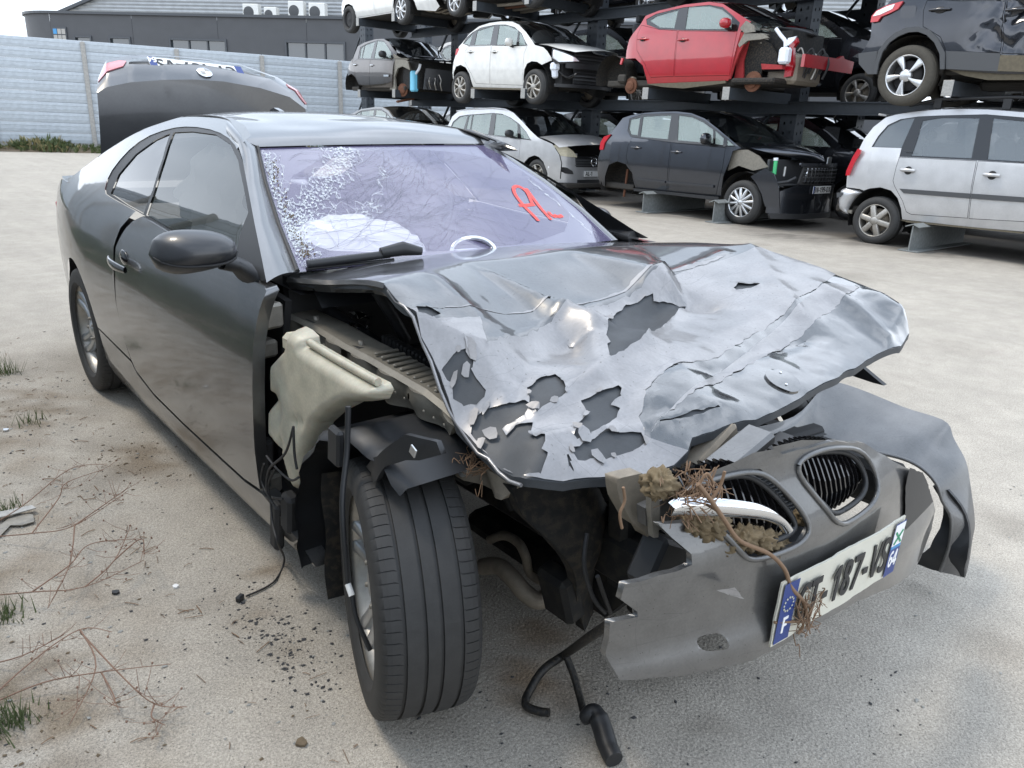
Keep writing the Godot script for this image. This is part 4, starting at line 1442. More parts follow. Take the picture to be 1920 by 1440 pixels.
func white_hatch():
	var t = thing("scrapped_car", "white hatchback with bare radiator and bent bonnet, second tier", "car", Vector3(9.81,2.054,-11.819), "cars in the second row")
	var S = {"hw": .86, "belt": .805, "paint": "car_white", "zc":1.679,"bulge":.33,
		"side": P2([-1.54,.082,-1.606,.302,-1.561,.5,-1.467,.659,-1.353,.832,-1.253,.9,-1.074,1.071,-.791,1.205,-.45,1.251,-.104,1.258,.274,1.231,.524,1.157,.803,1.004,1.059,.829,1.151,.753,1.385,.704,1.491,.638,1.641,.478,1.384,.394,1.252,.45,1.095,.465,.966,.425,.894,.322,.865,.159,.878,-.03,.02,-.017,-.801,.005,-.836,.111,-.906,.272,-1.037,.398,-1.232,.459,-1.427,.425,-1.539,.301]),
		"dlo": P2([-1.229,.881,-1.139,1.003,-.962,1.1,-.717,1.175,-.254,1.204,.097,1.188,.402,1.123,.674,.992,.942,.754,.54,.751,-.2,.805,-.997,.823]),
		"wins": [P2([-1.208,.884,-.949,1.085,-.966,.838]), P2([-.8,.836,-.814,1.115,-.292,1.189,-.251,.821]), P2([-.041,.808,-.117,1.187,.164,1.162,.539,1.057,.587,.777]), P2([.575,1.037,.787,.882,.875,.765,.675,.765])],
		"doors": [P2([-1.097,.734,-.995,.817,-.206,.802,-.212,.058,-.694,.075,-.843,.271,-1.073,.505]), P2([-.185,.801,.929,.748,.86,.613,.853,.323,.834,.028,-.197,.058])],
		"arches": [[-1.261, 0.03, 0.40], [1.154, 0.03, 0.40]], "floor": [-1.7, 1.4, -0.02], "seat_z": -0.1,
		"segs": [["tailgate", "car_white", P2([-1.54,.082,-1.606,.302,-1.561,.5,-1.467,.659,-1.353,.832,-1.253,.9]), 0.0, -0.1, -0.1, -1, 1],
			["rear_window", "glass_dark", P2([-1.253,.9,-1.074,1.071,-.791,1.205]), 0.02, -0.1, -0.06, -1, 1],
			["roof", "car_white", P2([-.791,1.205,-.45,1.251,-.104,1.258,.274,1.231]), 0.05, -0.06, 0.08, -1, 1],
			["windscreen", "glass_dark", P2([.274,1.231,.524,1.157,.803,1.004,1.059,.829,1.151,.753]), 0.05, 0.08, 0.36, -0.97, 0.97],
			["hood", "car_white", P2([1.163,.764,1.407,.735,1.661,.675,1.958,.613]), 0.05, 0.36, 0.36, -0.95, 1.0]]}
	rack_car(t, S)
	for z in [-1.261, 1.154]:
		wheel(t, Vector3(-0.84, 0.004, z), 0.325, "eight", "alu_dirty", "tyre")
		wheel(t, Vector3(0.84, 0.004, z), 0.325, "eight", "alu_dirty", "tyre", 0.0, true)
	on_front("headlight", "lamp_clear", t, S, P2([-1,.62,-.995,.651,-.843,.605,-.596,.525,-.508,.471,-.736,.455,-.911,.439,-1,.504]), 0.03)
	on_front("lamp_rim", "black_plastic", t, S, P2([-1,.628,-.996,.678,-.829,.631,-.559,.546,-.46,.466,-.734,.427,-.939,.409,-1,.481]), 0.0)
	on_front("radiator", "radiator", t, S, P2([-0.50, 0.05, 0.95, 0.05, 0.95, 0.62, -0.50, 0.62]), -0.10)
	for k in 9:
		on_front("radiator_rail", "trim_grey" if k % 3 else "black_plastic", t, S, P2([-0.52, 0.08 + k * 0.062, 0.95, 0.08 + k * 0.062, 0.95, 0.10 + k * 0.062, -0.52, 0.10 + k * 0.062]), -0.07)
	on_front("crash_beam", "black_plastic", t, S, P2([-0.75, 0.34, 0.9, 0.34, 0.9, 0.44, -0.75, 0.44]), 0.0)
	on_front("lower_rail", "black_plastic", t, S, P2([-0.92, 0.0, 0.9, 0.0, 0.9, 0.06, -0.92, 0.06]), -0.02)
	add_box("engine_bay", "black_soft", t, Vector3(0.1, 0.35, S.zc - 0.1), Vector3(1.45, 0.6, 0.3))
	var ws = st_new()
	box(ws, Vector3(-0.74, 0.36, S.zc - 0.04), Vector3(0.17, 0.16, 0.16), Basis(), 0.04)
	box(ws, Vector3(-0.73, 0.24, S.zc - 0.04), Vector3(0.11, 0.16, 0.12), Basis(Vector3.BACK, 0.2), 0.03)
	obj("washer_tank", ws, "white_tank", t)
	for k in 5:
		var cs = st_new()
		tube(cs, spline([Vector3(-0.72 + k * 0.05, 0.28 - 0.03 * k, S.zc + 0.05), Vector3(-0.6 + 0.04 * k, 0.18, S.zc + 0.15), Vector3(-0.5 + 0.05 * k, 0.22 + 0.02 * k, S.zc + 0.2)]), 0.014, 6)
		obj("loose_hose", cs, "alu_dirty" if k == 2 else "rubber", t)
	side_plate("tail_light", "tail_red", t, P2([-1.473,.659,-1.437,.782,-1.34,.792,-1.332,.752,-1.401,.674]), -0.80, 0.03)
	handle(t, Vector3(-.86,.705,-.882), "car_white")
	handle(t, Vector3(-.86,.676,-.068), "car_white")
	door_mirror(t, Vector3(-.86,.804,.509), "car_white", Vector3(0.10, 0.075, 0.06))
	var ab = st_new()
	ellipsoid(ab, Transform3D(Basis().scaled(Vector3(0.28, 0.2, 0.2)), Vector3(-0.15, 0.92, 0.62)), 14, 9)
	obj("airbag", ab, "cloth", t)
	side_plate("sill_panel", "dusty_sill", t, P2([-.838,.007,.832,-.027,.834,-.06,-.805,-.032]), -0.83, 0.03)

func red_hatch():
	var t = thing("scrapped_car", "bright red hatchback stripped of wings, bumper and wheels", "car", Vector3(9.78,2.099,-7.089), "cars in the second row")
	var S = {"hw": .83, "belt": .778, "paint": "car_red",
		"side": P2([-1.238,.395,-1.238,.524,-1.196,.693,-.987,.917,-.919,1.052,-.651,1.114,-.143,1.168,.328,1.171,.598,1.12,.895,.972,1.158,.834,1.038,.701,1.023,.571,.954,.088,.916,.017,-.683,-.018,-.713,.104,-.795,.275,-.975,.391]),
		"dlo": P2([-.883,.996,-.692,1.068,-.155,1.128,.344,1.126,.616,1.07,.836,.937,.996,.825,.989,.707,-.05,.775,-.539,.819,-.834,.908]),
		"wins": [P2([-.805,.97,-.672,1.033,-.252,1.095,-.231,.82,-.55,.849]), P2([-.062,1.131,.351,1.109,.602,1.041,.827,.909,.875,.743,-.002,.792])],
		"doors": [P2([-.954,.911,-.539,.819,-.143,.776,-.12,.091,-.606,.081,-.753,.295,-.96,.513,-1.004,.747]), P2([-.127,.775,.985,.704,.949,.088,-.106,.09])],
		"arches": [[-1.55, 0.10, 0.36]], "liner": "soiled_black", "floor": [-1.7, 1.0, -0.06], "seat_z": -0.1,
		"segs": [["tailgate", "car_red", P2([-1.238,.395,-1.238,.524,-1.196,.693,-1.076,.836]), 0.0, -0.1, -0.1, -1, 1],
			["rear_window", "glass_dark", P2([-1.076,.836,-.987,.917,-.919,1.052]), 0.02, -0.1, -0.1, -1, 1],
			["roof", "car_red", P2([-.919,1.052,-.651,1.114,-.143,1.168,.328,1.171,.598,1.12]), 0.05, -0.1, 0.08, -1, 1],
			["windscreen", "glass_dark", P2([.598,1.12,.895,.972,1.158,.834,1.297,.76]), 0.04, 0.08, 0.34, -0.95, 0.95],
			["cowl", "black_plastic", P2([1.297,.76,1.488,.704,1.63,.651]), 0.02, 0.34, 0.2, -0.92, 0.95]]}
	rack_car(t, S)
	# bare front structure
	side_plate("pillar_foot", "bare_metal", t, P2([1.123,.84,1.275,.766,1.3,.683,1.127,.673,1.033,.743]), -0.79, 0.03)
	side_plate("hinge_post", "red_dusty", t, P2([.947,.704,1.105,.687,1.156,.591,1.055,.407,.998,.237,.955,.045,.884,.026,.906,.201]), -0.76, 0.03)
	side_plate("shotgun_rail", "bare_metal", t, P2([1.106,.677,1.446,.651,1.523,.592,1.412,.579,1.183,.571,1.055,.483,1.024,.522]), -0.75, 0.05)
	side_plate("inner_wing", "soiled_black", t, P2([1.06,.593,1.292,.611,1.468,.519,1.582,.385,1.611,.217,1.364,.185,1.352,-.025,.913,-.002,.921,.253,.964,.445]), -0.57, 0.03)
	side_plate("red_inner_wing", "red_dusty", t, P2([.972,.497,1.101,.586,1.083,.473,1.051,.303,1.095,.031,.927,.014,.935,.267]), -0.62, 0.03)
	side_plate("chassis_leg", "red_dusty", t, P2([1.402,.255,1.757,.228,1.767,.172,1.427,.176]), -0.62, 0.08)
	var bz = Vector3(-.58,.303,1.846)
	var fb = st_new()
	prism(fb, P2([-0.62, -0.10, 0.78, -0.10, 0.80, 0.07, 0.50, 0.09, 0.45, 0.13, 0.3, 0.08, -0.62, 0.07]), Transform3D(Basis(), Vector3(0.0, bz.y, bz.z + 0.16)), 0.0, 0.05)
	obj("crash_beam", fb, "car_red", t)
	side_plate("upright_bracket", "car_red", t, P2([1.723,.585,1.828,.607,1.861,.543,1.809,.472,1.851,.233,1.833,.085,1.725,.068,1.724,.199,1.759,.383]), -0.50, 0.06)
	var sp = st_new()
	var helix = []
	for k in 61:
		helix.append(Vector3(-0.52 + 0.075 * cos(k * TAU / 12.0), 0.52 + k * 0.0052, Vector3(-.53,.512,1.283).z + 0.075 * sin(k * TAU / 12.0)))
	tube(sp, helix, 0.011, 6)
	obj("spring", sp, "steel_dull", t)
	sp = st_new()
	tube(sp, [Vector3(-.53,.169,1.329), Vector3(-.53,.588,1.259)], [0.035, 0.022], 10)
	obj("strut", sp, "cast", t)
	for q in [[Vector3(-.71,.005,1.308), 0.145, "front_brake_disc"], [Vector3(-.73,-.037,-1.104), 0.13, "rear_brake_drum"]]:
		var ds = st_new()
		lathe(ds, [Vector2(0, 0.055), Vector2(0.05, 0.055), Vector2(0.065, 0.045), Vector2(q[1] * 0.62, 0.04), Vector2(q[1] * 0.65, 0.012), Vector2(q[1], 0.01), Vector2(q[1], -0.015), Vector2(0, -0.02)], Transform3D(Basis(Vector3.UP, PI), q[0]), 28, -1)
		obj("brake_disc", ds, "rust", t)
		add_box("hub_carrier", "cast", t, q[0] + Vector3(0.09, 0.02, -0.05), Vector3(0.12, 0.26, 0.12), Basis(), 0.03)
	var tk = st_new()
	box(tk, Vector3(-.71,.349,1.785), Vector3(0.14, 0.22, 0.16), Basis(), 0.03)
	var tko = obj("washer_tank", tk, "white_tank", t)
	tk = st_new()
	tube(tk, spline(P3([-.71,.467,1.775,-.71,.549,1.754,-.71,.625,1.671,-.71,.72,1.577])), 0.028, 8)
	obj("filler_neck", tk, "white_tank", tko)
	tk = st_new()
	prism(tk, P2([1.758,.497,1.797,.585,1.881,.595,1.926,.605,1.89,.545,1.814,.485]), side_frame(-0.69), 0.0, 0.02)
	obj("torn_label", tk, "white_tank", tko)
	var en = st_new()
	box(en, Vector3(-.13,.192,1.622), Vector3(0.75, 0.42, 0.5), Basis(), 0.05)
	obj("engine", en, "cast", t)
	for k in 9:
		var cs = st_new()
		var b0 = Vector3(-.43,.337,1.707) + Vector3(0.05 * k, 0.05 * sin(k * 2.0), 0.03 * k)
		tube(cs, spline([b0, b0 + Vector3(0.05, 0.1, 0.06), b0 + Vector3(0.06, -0.05, 0.12), b0 + Vector3(0.02, -0.25, 0.08)]), 0.012 + 0.004 * (k % 3), 6)
		obj("hose", cs, "alu_dirty" if k % 4 == 1 else "rubber", t)
	add_box("subframe", "soiled_black", t, Vector3(-.33,.009,1.359), Vector3(1.0, 0.09, 0.75), Basis(), 0.03)
	add_box("rear_axle", "under", t, Vector3(-.33,.078,-1.311), Vector3(0.9, 0.14, 0.2), Basis(), 0.03)
	add_box("front_axle_bay", "bay_black", t, Vector3(-.08,.433,1.366), Vector3(0.9, 0.55, 0.75))
	handle(t, Vector3(-.83,.683,-.846), "car_red")
	handle(t, Vector3(-.83,.632,-.003), "car_red")
	door_mirror(t, Vector3(-.83,.796,.843), "car_red", Vector3(0.10, 0.07, 0.085))
	side_plate("sill_dirt_rail", "dusty_sill", t, P2([-.711,-.015,.881,.019,.887,-.019,.087,-.09,-.337,-.067]), -0.78, 0.03)
	side_plate("tail_light", "tail_red", t, P2([-1.353,.315,-1.327,.412,-1.284,.4,-1.32,.303]), -0.76, 0.03)

func crossover():
	var t = thing("scrapped_car", "black crossover with crumpled doors and five-spoke muddy wheel", "car", Vector3(9.85,2.184,-2.182), "cars in the second row")
	var dn := FastNoiseLite.new()
	dn.seed = 9
	dn.frequency = 1.5
	dn.fractal_octaves = 3
	var S = {"hw": .90, "belt": .796, "paint": "car_black",
		"dent": func(p: Vector2): return (0.12 * absf(dn.get_noise_2d(p.x * 1.2, p.y * 1.5)) + 0.05 * absf(dn.get_noise_2d(p.x * 4.0 + 7.0, p.y * 3.0))) * smoothstep(-0.75, -0.2, p.x) * smoothstep(0.12, 0.3, p.y) * smoothstep(1.1, 0.75, p.y),
		"side": P2([-1.961,.247,-1.906,.31,-1.847,.437,-1.871,.618,-1.874,.692,-1.738,.777,-1.671,.888,-1.616,1.127,-1.375,1.257,-.656,1.234,.202,1.079,.699,.787,1.099,.694,1.632,.524,1.796,.277,1.852,-.063,1.651,-.076,1.575,.083,1.433,.229,1.277,.277,1.139,.242,1.061,.099,1.062,-.057,-.184,-.036,-.814,.026,-.864,.209,-.97,.364,-1.099,.471,-1.238,.519,-1.38,.517,-1.503,.462,-1.599,.372,-1.67,.258,-1.679,.13,-1.699,-.01,-1.783,-.008,-1.929,.115]),
		"dlo": P2([-1.421,.909,-1.351,1.058,-1.134,1.169,-.538,1.162,.13,1.041,.578,.798,.68,.704,-.803,.781,-1.212,.835]),
		"wins": [P2([-1.224,.872,-1.204,1.064,-1.102,1.135,-.547,1.135,-.454,.787,-.808,.801]), P2([-.43,1.122,.121,1.015,.539,.793,.57,.73,-.339,.778])],
		"doors": [P2([-1.208,.829,-.326,.763,-.234,.187,-.847,.229,-.945,.393,-1.089,.476,-1.185,.526,-1.224,.71]), P2([-.315,.762,.672,.703,.863,.114,-.222,.185])],
		"arches": [[-1.292, 0.0, 0.44], [1.4, 0.0, 0.44]], "liner": "soiled_black", "floor": [-1.9, 2.2, -0.04], "seat_z": 0.2,
		"segs": [["tailgate", "car_black", P2([-1.847,.437,-1.871,.618,-1.738,.777,-1.671,.888,-1.616,1.127]), 0.0, -0.1, -0.1, -1, 1],
			["roof", "car_black", P2([-1.616,1.127,-1.375,1.257,-.656,1.234,.202,1.079]), 0.05, -0.1, 0.0, -1, 1],
			["windscreen", "glass_dark", P2([.202,1.079,.699,.787,.871,.713]), 0.05, 0.0, 0.3, -1, 1],
			["hood", "car_black", P2([.871,.713,1.099,.694,1.632,.524]), 0.05, 0.3, 0.3, -1, 1],
			["front_bumper", "car_black", P2([1.632,.524,1.796,.277,1.852,-.063]), 0.0, 0.3, 0.3, -1, 1]]}
	rack_car(t, S)
	for z in [-1.292, 1.4]:
		wheel(t, Vector3(-0.89, -0.037, z), 0.364, "star", "alu", "tyre_mud", 0.0, false, "black_soft")
		wheel(t, Vector3(0.89, -0.037, z), 0.364, "star", "alu", "tyre_mud", 0.0, true)
	side_plate("wheel_arch_trim", "trim_grey", t, P2([-.814,.026,-.848,.209,-.962,.374,-1.091,.486,-1.24,.529,-1.382,.527,-1.517,.473,-1.619,.381,-1.689,.264,-1.697,.131,-1.7,-.015,-1.656,-.016,-1.654,.119,-1.632,.246,-1.563,.36,-1.463,.428,-1.348,.469,-1.228,.47,-1.111,.426,-1.001,.335,-.909,.201,-.867,.027]), -0.885, 0.03)
	side_plate("sill_trim", "trim_grey", t, P2([-.851,.237,-.234,.187,-.199,-.011,-.805,.031]), -0.868, 0.03)
	side_plate("sill_trim", "dusty_sill", t, P2([-.225,.168,1.021,.109,1.064,-.066,-.219,-.006]), -0.870, 0.03)
	side_plate("rear_bumper", "trim_grey", t, P2([-1.961,.247,-1.707,.268,-1.704,-.015,-1.782,-.014,-1.929,.115]), -0.86, 0.035)
	side_plate("tail_light", "tail_red", t, P2([-1.868,.616,-1.868,.692,-1.815,.753,-1.687,.806,-1.493,.838,-1.54,.752,-1.644,.706,-1.742,.676,-1.775,.621]), -0.87, 0.03)
	side_plate("tail_light_lens", "lamp_clear", t, P2([-1.849,.686,-1.81,.741,-1.684,.792,-1.586,.812,-1.609,.757,-1.758,.7]), -0.89, 0.016)
	side_plate("fuel_flap", "car_black", t, P2([-1.501,.642,-1.507,.755,-1.479,.78,-1.335,.778,-1.313,.756,-1.31,.655,-1.343,.629]), -0.878, 0.012)
	side_plate("cable_end", "rack_steel", t, P2([-2.424,.985,-2.411,.984,-2.409,.972,-2.422,.973]), -0.4, 0.01)
	handle(t, Vector3(-.9,.707,-1.017), "car_black", 0.24, 0.035)
	handle(t, Vector3(-.9,.645,-.152), "car_black", 0.24, 0.035)
	side_plate("sill_dirt_rail", "dusty_sill", t, P2([-.807,.03,-.219,-.01,.476,-.043,.491,-.108,-.335,-.098,-.606,-.045]), -0.80, 0.04)
	add_box("exhaust", "under", t, Vector3(-0.2, -0.12, 0.2), Vector3(0.3, 0.14, 1.6), Basis(), 0.05)

func brown_hatch():
	var t = thing("scrapped_car", "brownish black hatchback without front wing, blue washer tank showing", "car", Vector3(9.78,2.058,-16.673), "cars in the second row")
	var S = {"hw": .83, "belt": .68, "paint": "car_brown", "zc":1.742,"bulge":.33,
		"side": P2([-1.493,.305,-1.485,.447,-1.265,.653,-1.142,.743,-1.026,1.022,-.719,1.102,-.217,1.154,.157,1.147,.467,1.066,.879,.8,.87,.679,.8,.466,.747,.007,-.494,.014,-.813,.085,-.98,.274,-1.179,.359]),
		"dlo": P2([-.874,.711,-.887,.993,-.602,1.062,-.11,1.126,.225,1.099,.518,.957,.844,.735,.825,.623,-.226,.68]),
		"wins": [P2([-.797,.725,-.84,.967,-.732,1.028,-.696,.722]), P2([-.67,.719,-.678,1.037,-.213,1.097,-.236,.701]), P2([-.067,.693,-.103,1.11,.236,1.077,.663,.819,.728,.654])],
		"doors": [P2([-1.078,.624,-.897,.707,-.235,.678,-.275,.017,-.788,.085,-1.003,.321]), P2([-.216,.677,.834,.62,.76,.012,-.26,.017])],
		"arches": [[-1.25, 0.1, 0.36]], "floor": [-1.4, 1.2, -0.06], "seat_z": -0.1,
		"segs": [["tailgate", "car_brown", P2([-1.493,.305,-1.485,.447,-1.265,.653,-1.142,.743,-1.026,1.022,-.719,1.102]), 0.0, -0.1, -0.1, -1, 1],
			["roof", "car_brown", P2([-.719,1.102,-.217,1.154,.157,1.147]), 0.05, -0.1, 0.06, -1, 1],
			["windscreen", "glass_dark", P2([.157,1.147,.467,1.066,.841,.834,1.08,.694]), 0.05, 0.06, 0.36, -0.96, 0.96],
			["hood", "car_black", P2([1.08,.694,1.342,.644,1.593,.573]), 0.06, 0.36, 0.5, -0.85, 1.0]]}
	rack_car(t, S)
	side_plate("inner_wing", "bare_metal", t, P2([.775,.777,.97,.706,1.437,.585,1.52,.393,1.183,.486,.967,.448,.833,.254,.873,-.031,.605,-.031,.748,.474]), -0.72, 0.04)
	side_plate("wheel_well", "soiled_black", t, P2([.727,.442,.946,.502,1.288,.387,1.372,.041,1.287,-.09,.676,-.089,.658,.267]), -0.58, 0.02)
	var ds = st_new()
	lathe(ds, [Vector2(0, 0.05), Vector2(0.06, 0.05), Vector2(0.09, 0.04), Vector2(0.1, 0.01), Vector2(0.15, 0.008), Vector2(0.15, -0.015), Vector2(0, -0.02)], Transform3D(Basis(Vector3.UP, PI + 0.3), Vector3(-.68,-.04,1.078)), 24, -1)
	obj("brake_disc", ds, "rust", t)
	add_box("washer_tank", "blue_tank", t, Vector3(-.68,.151,1.576), Vector3(0.16, 0.46, 0.17), Basis(), 0.03)
	var fs = st_new()
	tube(fs, spline(P3([-.68,.31,1.63,-.68,.413,1.774,-.68,.526,1.834])), 0.032, 8)
	obj("filler_neck", fs, "white_tank", t)
	on_front("radiator", "black_plastic", t, S, P2([-0.75, -0.02, 0.95, -0.06, 0.95, 0.40, -0.70, 0.44]), -0.02)
	add_box("engine_bay", "bay_black", t, Vector3(0.05, 0.30, S.zc - 0.35), Vector3(1.4, 0.62, 0.7))
	for k in 6:
		var cs = st_new()
		var b0 = Vector3(-.58,.334,1.867) + Vector3(0.06 * k, 0.03 * sin(k * 2.0), 0.03 * k)
		tube(cs, spline([b0, b0 + Vector3(0.03, -0.12, 0.05), b0 + Vector3(-0.02, -0.22, 0.1), b0 + Vector3(0.05, -0.35, 0.06)]), 0.015, 6)
		obj("hose", cs, "alu_dirty" if k % 2 else "rubber", t)
	handle(t, Vector3(-.83,.57,-.965), "chrome", 0.16)
	handle(t, Vector3(-.83,.536,-.122), "chrome", 0.16)
	door_mirror(t, Vector3(-.83,.743,.561), "black_plastic", Vector3(0.11, 0.08, 0.07))
	side_plate("door_strip", "car_brown", t, P2([-.901,.342,.686,.305,.685,.261,-.903,.296]), -0.82, 0.02)
	side_plate("strip_badge", "chrome", t, P2([.461,.308,.686,.302,.685,.259,.459,.264]), -0.842, 0.006)
	side_plate("windscreen_sticker", "white_ink", t, P2([.703,.874,.812,.859,.89,.792,.768,.802]), -0.63, 0.004)
	add_box("lower_arm", "rust", t, Vector3(-.53,-.265,.949), Vector3(0.5, 0.05, 0.12), Basis(Vector3.BACK, 0.2), 0.02)

func hatch_spec(paint, hw := 0.85) -> Dictionary:
	var S = {"hw": hw, "belt": 0.80, "paint": paint, "zc": 1.65, "bulge": 0.28,
		"side": P2([-1.95, 0.35, -1.98, 0.6, -1.9, 0.8, -1.6, 1.2, -1.3, 1.29, -0.6, 1.33, 0.1, 1.31, 0.55, 1.1, 0.95, 0.85, 1.4, 0.74, 1.75, 0.55, 1.80, 0.3, 1.72, 0.0, 1.58, 0.0, 1.54, 0.2, 1.40, 0.34, 1.22, 0.38, 1.04, 0.34, 0.9, 0.2, 0.86, 0.0, -0.86, 0.0, -0.9, 0.2, -1.04, 0.34, -1.22, 0.38, -1.40, 0.34, -1.54, 0.2, -1.58, 0.02, -1.85, 0.1]),
		"dlo": P2([-1.62, 0.85, -1.45, 1.15, -1.2, 1.22, -0.6, 1.26, 0.05, 1.24, 0.45, 1.08, 0.80, 0.84]),
		"wins": [P2([-1.5, 0.87, -1.38, 1.13, -1.15, 1.19, -0.45, 1.22, -0.42, 0.86]), P2([-0.32, 0.86, -0.34, 1.22, 0.02, 1.21, 0.42, 1.05, 0.70, 0.86])],
		"doors": [P2([-1.45, 0.845, -0.38, 0.845, -0.38, 0.06, -0.84, 0.06, -0.95, 0.4, -1.3, 0.5]), P2([-0.37, 0.845, 0.78, 0.84, 0.80, 0.06, -0.37, 0.06])],
		"arches": [[-1.22, 0.0, 0.38], [1.22, 0.0, 0.38]], "floor": [-1.8, 1.7, -0.02], "seat_z": -0.1}
	S.segs = [["tailgate", paint, P2([-1.85, 0.1, -1.95, 0.35, -1.98, 0.6, -1.9, 0.8]), 0.0, -0.1, -0.1, -1, 1], ["rear_window", "glass_dark", P2([-1.9, 0.8, -1.6, 1.2]), 0.02, -0.1, -0.1, -1, 1], ["roof", paint, P2([-1.6, 1.2, -1.3, 1.29, -0.6, 1.33, 0.1, 1.31]), 0.05, -0.1, 0.05, -1, 1], ["windscreen", "glass_dark", P2([0.1, 1.31, 0.55, 1.1, 0.95, 0.85]), 0.05, 0.05, 0.3, -0.96, 0.96], ["hood", paint, P2([0.95, 0.85, 1.4, 0.74, 1.75, 0.55]), 0.06, 0.3, 0.28, -1, 1], ["front_bumper", paint, P2([1.75, 0.55, 1.80, 0.3, 1.72, 0.0]), 0.0, 0.28, 0.26, -1, 1]]
	return S

func top_row():
	var t = thing("scrapped_car", "white hatchback at the end of the top row with one black steel wheel", "car", Vector3(9.8,3.72,-16.396), "cars in the top row")
	var S = hatch_spec("car_white")
	S.side = P2([-1.997,.026,-1.987,.344,-1.862,.514,-1.722,.982,-.912,1.122,.133,1.029,.767,.771,1.323,.475,1.874,.387,2.255,.258,2.407,.017,2.259,-.069,1.602,-.003,1.542,.16,1.402,.29,1.16,.38,.87,.374,.658,.29,.613,.15,.653,.007,-1.186,-.008,-1.203,.153,-1.319,.294,-1.515,.358,-1.718,.346,-1.87,.222,-1.868,.006])
	S.dlo = P2([-1.632,.698,-1.5,.937,-.878,1.052,.072,.972,.6,.768,.997,.504,-.676,.611])
	S.wins = [P2([-1.533,.7,-1.436,.907,-.855,1.005,-.523,.992,-.374,.606]), P2([-.237,.594,-.378,.977,.042,.943,.516,.766,.872,.525])]
	S.doors = [P2([-1.261,.652,-.329,.585,-.233,.021,-1.16,.017,-1.223,.243,-1.413,.39]), P2([-.297,.582,.976,.496,.616,.335,.568,.03,-.21,.02])]
	S.belt = .632
	S.arches = [[-1.572, 0.05, 0.38], [0.939, 0.08, 0.38]]
	S.seat_z = -0.4
	S.floor = [-1.9, 1.3, -0.02]
	S.segs = [["roof", "car_white", P2([-1.862,.514,-1.722,.982,-.912,1.122,.133,1.029]), 0.05, -0.1, 0.0, -1, 1], ["windscreen", "glass_dark", P2([.133,1.029,.767,.771,1.323,.475]), 0.05, 0.0, 0.3, -1, 1], ["hood", "car_white", P2([1.323,.475,1.874,.387,2.255,.258]), 0.05, 0.3, 0.3, -1, 1]]
	rack_car(t, S)
	wheel(t, Vector3(-0.83, 0.001, -1.572), 0.323, "steel", "black_soft", "tyre")
	wheel(t, Vector3(-0.83, 0.057, 0.939), 0.326, "eight", "alu", "tyre")
	wheel(t, Vector3(0.83, 0.03, -1.572), 0.323, "steel", "black_soft", "tyre", 0.0, true)
	wheel(t, Vector3(0.83, 0.03, 0.939), 0.323, "steel", "black_soft", "tyre", 0.0, true)
	for k in 5:
		var cs = st_new()
		tube(cs, spline([Vector3(-0.6 + 0.2 * k, 0.1, 1.4 + 0.05 * k), Vector3(-0.5 + 0.2 * k, 0.0, 1.7), Vector3(-0.4 + 0.22 * k, 0.08, 2.0)]), 0.03, 6)
		obj("suspension_arm", cs, "cast", t)
	add_box("bare_front_bay", "bay_black", t, Vector3(0, 0.3, 1.6), Vector3(1.4, 0.5, 0.9), Basis(), 0.05)
	var q = [[-12.1, 3.79, "car_grey", "alu", "seven", "grey car on the top row with bright spoked front wheel"], [-7.3, 3.80, "car_black", "alu_dirty", "ten", "black car on the top row above the red hatchback"], [-2.5, 3.85, "car_slate", "alu", "seven", "slate car on the top row above the black crossover"]]
	for e in q:
		var c = thing("scrapped_car", e[5], "car", Vector3(9.80, e[1], e[0]), "cars in the top row")
		rack_car(c, hatch_spec(e[2]))
		for z in [-1.22, 1.22]:
			wheel(c, Vector3(-0.83, 0.0, z), 0.31, e[4], e[3])
			wheel(c, Vector3(0.83, 0.0, z), 0.31, e[4], e[3], "tyre", 0.0, true)
		for k in 4:
			var cs = st_new()
			tube(cs, spline([Vector3(-0.5 + 0.3 * k, -0.06, -1.2), Vector3(-0.3 + 0.2 * k, -0.10 - 0.02 * k, -0.2), Vector3(-0.2 + 0.15 * k, -0.08, 1.2)]), 0.035, 6)
			obj("exhaust_pipe", cs, "rust" if k == 1 else "cast", c)

func dark_saloon():
	var t = thing("scrapped_car", "dark saloon with only its roof and windows showing beyond the wreck", "car", Vector3(9.81,.697,-16.618), "cars in the lower row")
	var S = hatch_spec("car_grey")
	S.side = P2([-1.903,-.593,-1.842,.373,-1.583,.677,-.942,.855,-.231,.916,.102,.916,.443,.832,.831,.634,1.275,.511,1.909,.442,2.115,.319,2.119,-.338])
	S.dlo = P2([-1.367,.669,-.923,.816,-.211,.874,.075,.873,.368,.797,.722,.627,-.091,.622,-1.293,.622])
	S.wins = [P2([-1.29,.671,-.96,.787,-.924,.661,-1.226,.648]), P2([-.912,.792,-.281,.84,-.249,.652,-.87,.655]), P2([-.171,.842,.068,.838,.336,.766,.372,.642,-.141,.649]), P2([.39,.751,.625,.641,.428,.641])]
	S.doors = []
	S.belt = .624
	S.arches = []
	S.floor = [-1.6, 1.6, -0.3]
	S.seats = false
	S.segs = [["roof", "car_black", P2([-1.583,.677,-.942,.855,-.231,.916,.102,.916]), 0.05, -0.05, 0.05, -1, 1], ["windscreen", "glass_dark", P2([.102,.916,.443,.832,.831,.634,1.012,.526]), 0.05, 0.05, 0.35, -0.96, 0.96], ["hood", "car_black", P2([1.012,.526,1.49,.473,1.909,.442]), 0.05, 0.35, 0.35, -1, 1]]
	rack_car(t, S)
	for z in [-1.2, 1.2]:
		for sg in [-1, 1]:
			wheel(t, Vector3(sg * 0.83, -0.35, z), 0.31, "ten", "alu_dirty", "tyre", 0.0, sg > 0)

